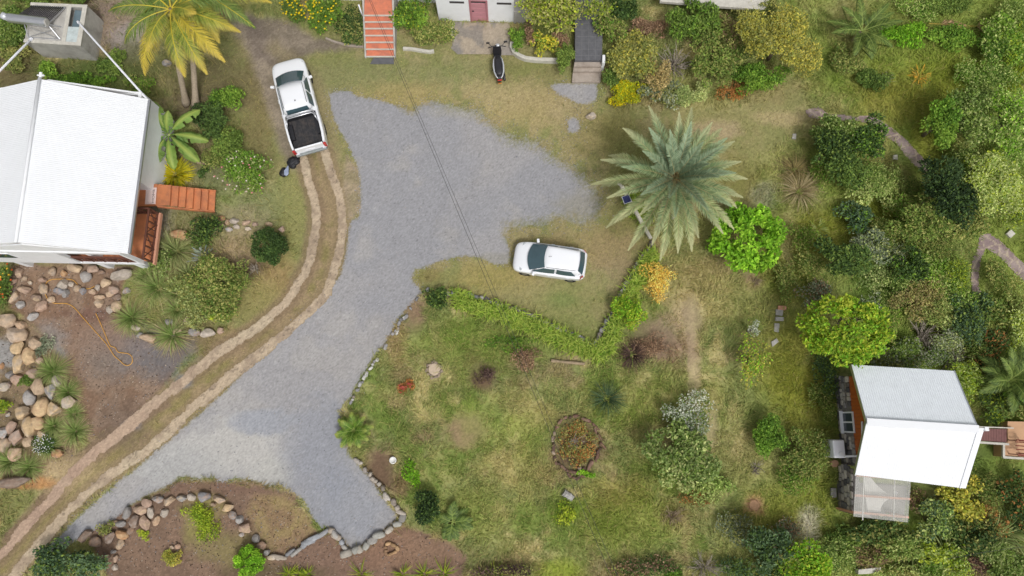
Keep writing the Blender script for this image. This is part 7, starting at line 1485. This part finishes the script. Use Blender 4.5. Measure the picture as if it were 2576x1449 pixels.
shrub('undergrowth', 'green undergrowth at the bottom right corner', 'bush', 2540,1420,56,40,1.1,'mgreen',.13, young=('pale',.3), ragged=.5); shrub('undergrowth', 'olive weeds at the bottom edge under the white worn slab', 'bush', 2290,1440,90,18,.8,'olive',.11, lumps=10, young=('light',.4)); shrub('brown_weeds', 'dark brown dry weeds left of the bottom right corner', 'weeds', 2460,1425,50,34,.6,'purple',.09, dens=500, ragged=.5, young=('brown',.5))
shrub('shrub', 'green bush at the right edge between terrace and reeds', 'shrub', 2545,1262,44,60,1.2,'dgreen',.12, young=('rust',.2), ragged=.5); shrub('undergrowth', 'leafy undergrowth below the white worn concrete slab', 'bush', 2130,1352,44,30,.7,'mgreen',.12, ragged=.5, lumps=7)
# filling bushes of the dense right garden -----------------------------
for (u, v, ru, rv, h, tn, yg, lb) in [
 (2440,180,40,34,.9,'bright','light','low green bush beside the pale lump in the upper right grass'), (2480,240,46,40,1.2,'mgreen','light','green bush above the olive crowned tree at the right'), (2555,120,36,60,1.3,'bright','ygreen','bright bush in the top right corner above the yellow reeds'),
 (2545,40,40,36,1.0,'mgreen','light','bush in the very top right corner'), (2300,24,40,22,.7,'bright','light','small bush at the top edge right of the young coconut palm'), (2430,390,40,40,1.4,'olive','light','olive bush between the leafy tree and the very dark tree'),
 (2300,470,36,30,.9,'olive','mgreen','olive bush left of the very dark tree'), (2250,470,34,34,.9,'light','olive','thin pale bush on the grass below the white block'), (2452,525,36,34,1.5,'mgreen','olive','green bush hugging the lower right of the very dark tree'),
 (2560,520,34,50,1.1,'light','ygreen','pale bush at the right edge above the white diamond block'), (2370,620,44,30,1.0,'olive','mgreen','low olive bush below the tree before the dark one'), (2290,600,40,26,.8,'mgreen','olive','low green bush below the mid green tree, left side'),
 (2075,430,28,40,1.1,'bright','olive','green bush between the straw tussock and the tree group'), (2240,640,30,24,.7,'pale','grey','pale weeds in the clearing left of the small dark bush'), (2395,740,46,40,1.2,'bright','light','green reedy bush left of the narrow hedge'),
 (2340,720,36,30,1.1,'olive','dry','brown olive bush above the leafless tree'), (2230,760,30,26,.6,'mgreen','light','low bush right of the yellow green tree top'), (2240,900,36,26,.8,'olive','grey','low grey olive bush at the top edge of the cottage roof'),
 (2330,900,40,26,1.0,'grey','mgreen','grey green bush under the leafless tree at the roof edge'), (2390,850,36,34,1.2,'grey','pale','grey green twiggy bush right of the leafless tree'), (2460,860,36,34,1.2,'mgreen','olive','green bush under the grey dense bush'),
 (2080,930,26,44,.7,'blue','mgreen','blue green low bush at the upper left cottage wall'), (2070,1010,26,34,.6,'mgreen','olive','low green bush along the left cottage wall'), (2000,1195,36,36,.8,'bright','olive','low bright bush below the olive green bush near the cottage'),
 (2100,1390,46,36,1.0,'mgreen','light','green bush between the bright bottom tree and the thicket'), (2185,1400,40,26,.8,'brown','olive','brownish bush above the white worn slab'), (2405,1320,40,34,1.0,'mgreen','light','green bush under the yellow croton'),
 (2470,1300,44,36,.9,'olive','rust','olive rusty bush right of the croton'), (2510,1400,40,30,.9,'mgreen','pale','green bush between the reeds and the bottom edge'), (2340,1430,44,22,.8,'bright','light','bright bush on the bottom edge under the thicket'),
 (2215,440,40,34,1.2,'mgreen','light','feathery bush between the tree group and the white block'), (2270,540,40,36,1.2,'bright','olive','feathery green bush left of the mid green tree'), (2420,430,44,40,1.8,'mgreen','light','feathery green bush filling the gap above the very dark tree'),
 (2260,710,40,34,1.0,'mgreen','light','feathery bush below the small dark round bush'), (2210,580,34,30,1.0,'mgreen','olive','feathery bush right of the blue green rounded bush'), (2040,660,34,36,.9,'olive','mgreen','loose olive bush left of the rounded dark tree'),
 (2020,600,30,30,.7,'olive','bright','loose weedy bush beside the small pale star plant'), (2505,200,44,36,1.1,'bright','light','feathery bush left of the yellow fronded reeds'), (2530,390,44,40,1.8,'light','bright','feathery pale bush between the two right edge trees'), (2180,770,30,30,1.0,'grey','mgreen','grey feathery bush behind the top of the yellow green tree'),
 (2398,690,32,40,1.2,'mgreen','ygreen','feathery green bush right of the mixed green bush by the hedge'), (2560,760,34,40,1.2,'olive','light','feathery olive bush at the right edge beside the path'), (2360,790,44,34,1.3,'olive','light','feathery olive bush around the leafless tree top'), (2240,830,26,36,.9,'bright','olive','feathery bush right of the yellow green tree'),
 (2270,1370,40,30,1.3,'mgreen','light','feathery bush below the right corner of the lean-to'), (2400,1440,40,22,1.0,'light','ygreen','pale feathery bush on the bottom edge of the thicket'), (2480,1240,44,36,.9,'mgreen','olive','feathery bush right of the yellow croton'), (2310,1260,20,24,.6,'brown','olive','brownish bush against the right side of the lean-to'),
 (470,735,34,34,1.0,'olive','pale','loose bush between the tussocks and the big olive bush'), (600,690,30,30,.9,'olive','mgreen','loose olive bush at the right of the big olive bush'), (500,790,36,26,.8,'pale','olive','pale weedy bush above the grey stones at the drive side'), (410,660,28,24,.8,'mgreen','pale','green weedy bush right of the house corner post'), (350,215,34,24,.6,'olive','bright','olive bush under the pipe beside the coconut trunks'), (545,400,34,26,.8,'olive','mgreen','loose bush left of the pink flowered shrub'),
 (1860,1335,44,34,.8,'grey','olive','grey olive scrub above the dark grey green tree'), (1990,1350,36,30,.8,'grey','brown','grey scrub above the bright bottom edge tree'), (1560,1445,40,16,.5,'olive','brown','low olive weeds on the bottom edge of the meadow'), (1850,1435,36,26,.9,'blue','mgreen','dark blue green bush right of the dead branch pile')]:
    shrub('bush', lb, 'bush', u, v, ru*1.22, rv*1.22, h*1.15, tn, .10, dens=700, lumps=10, ragged=.6, wl=.38, young=(yg, .45))
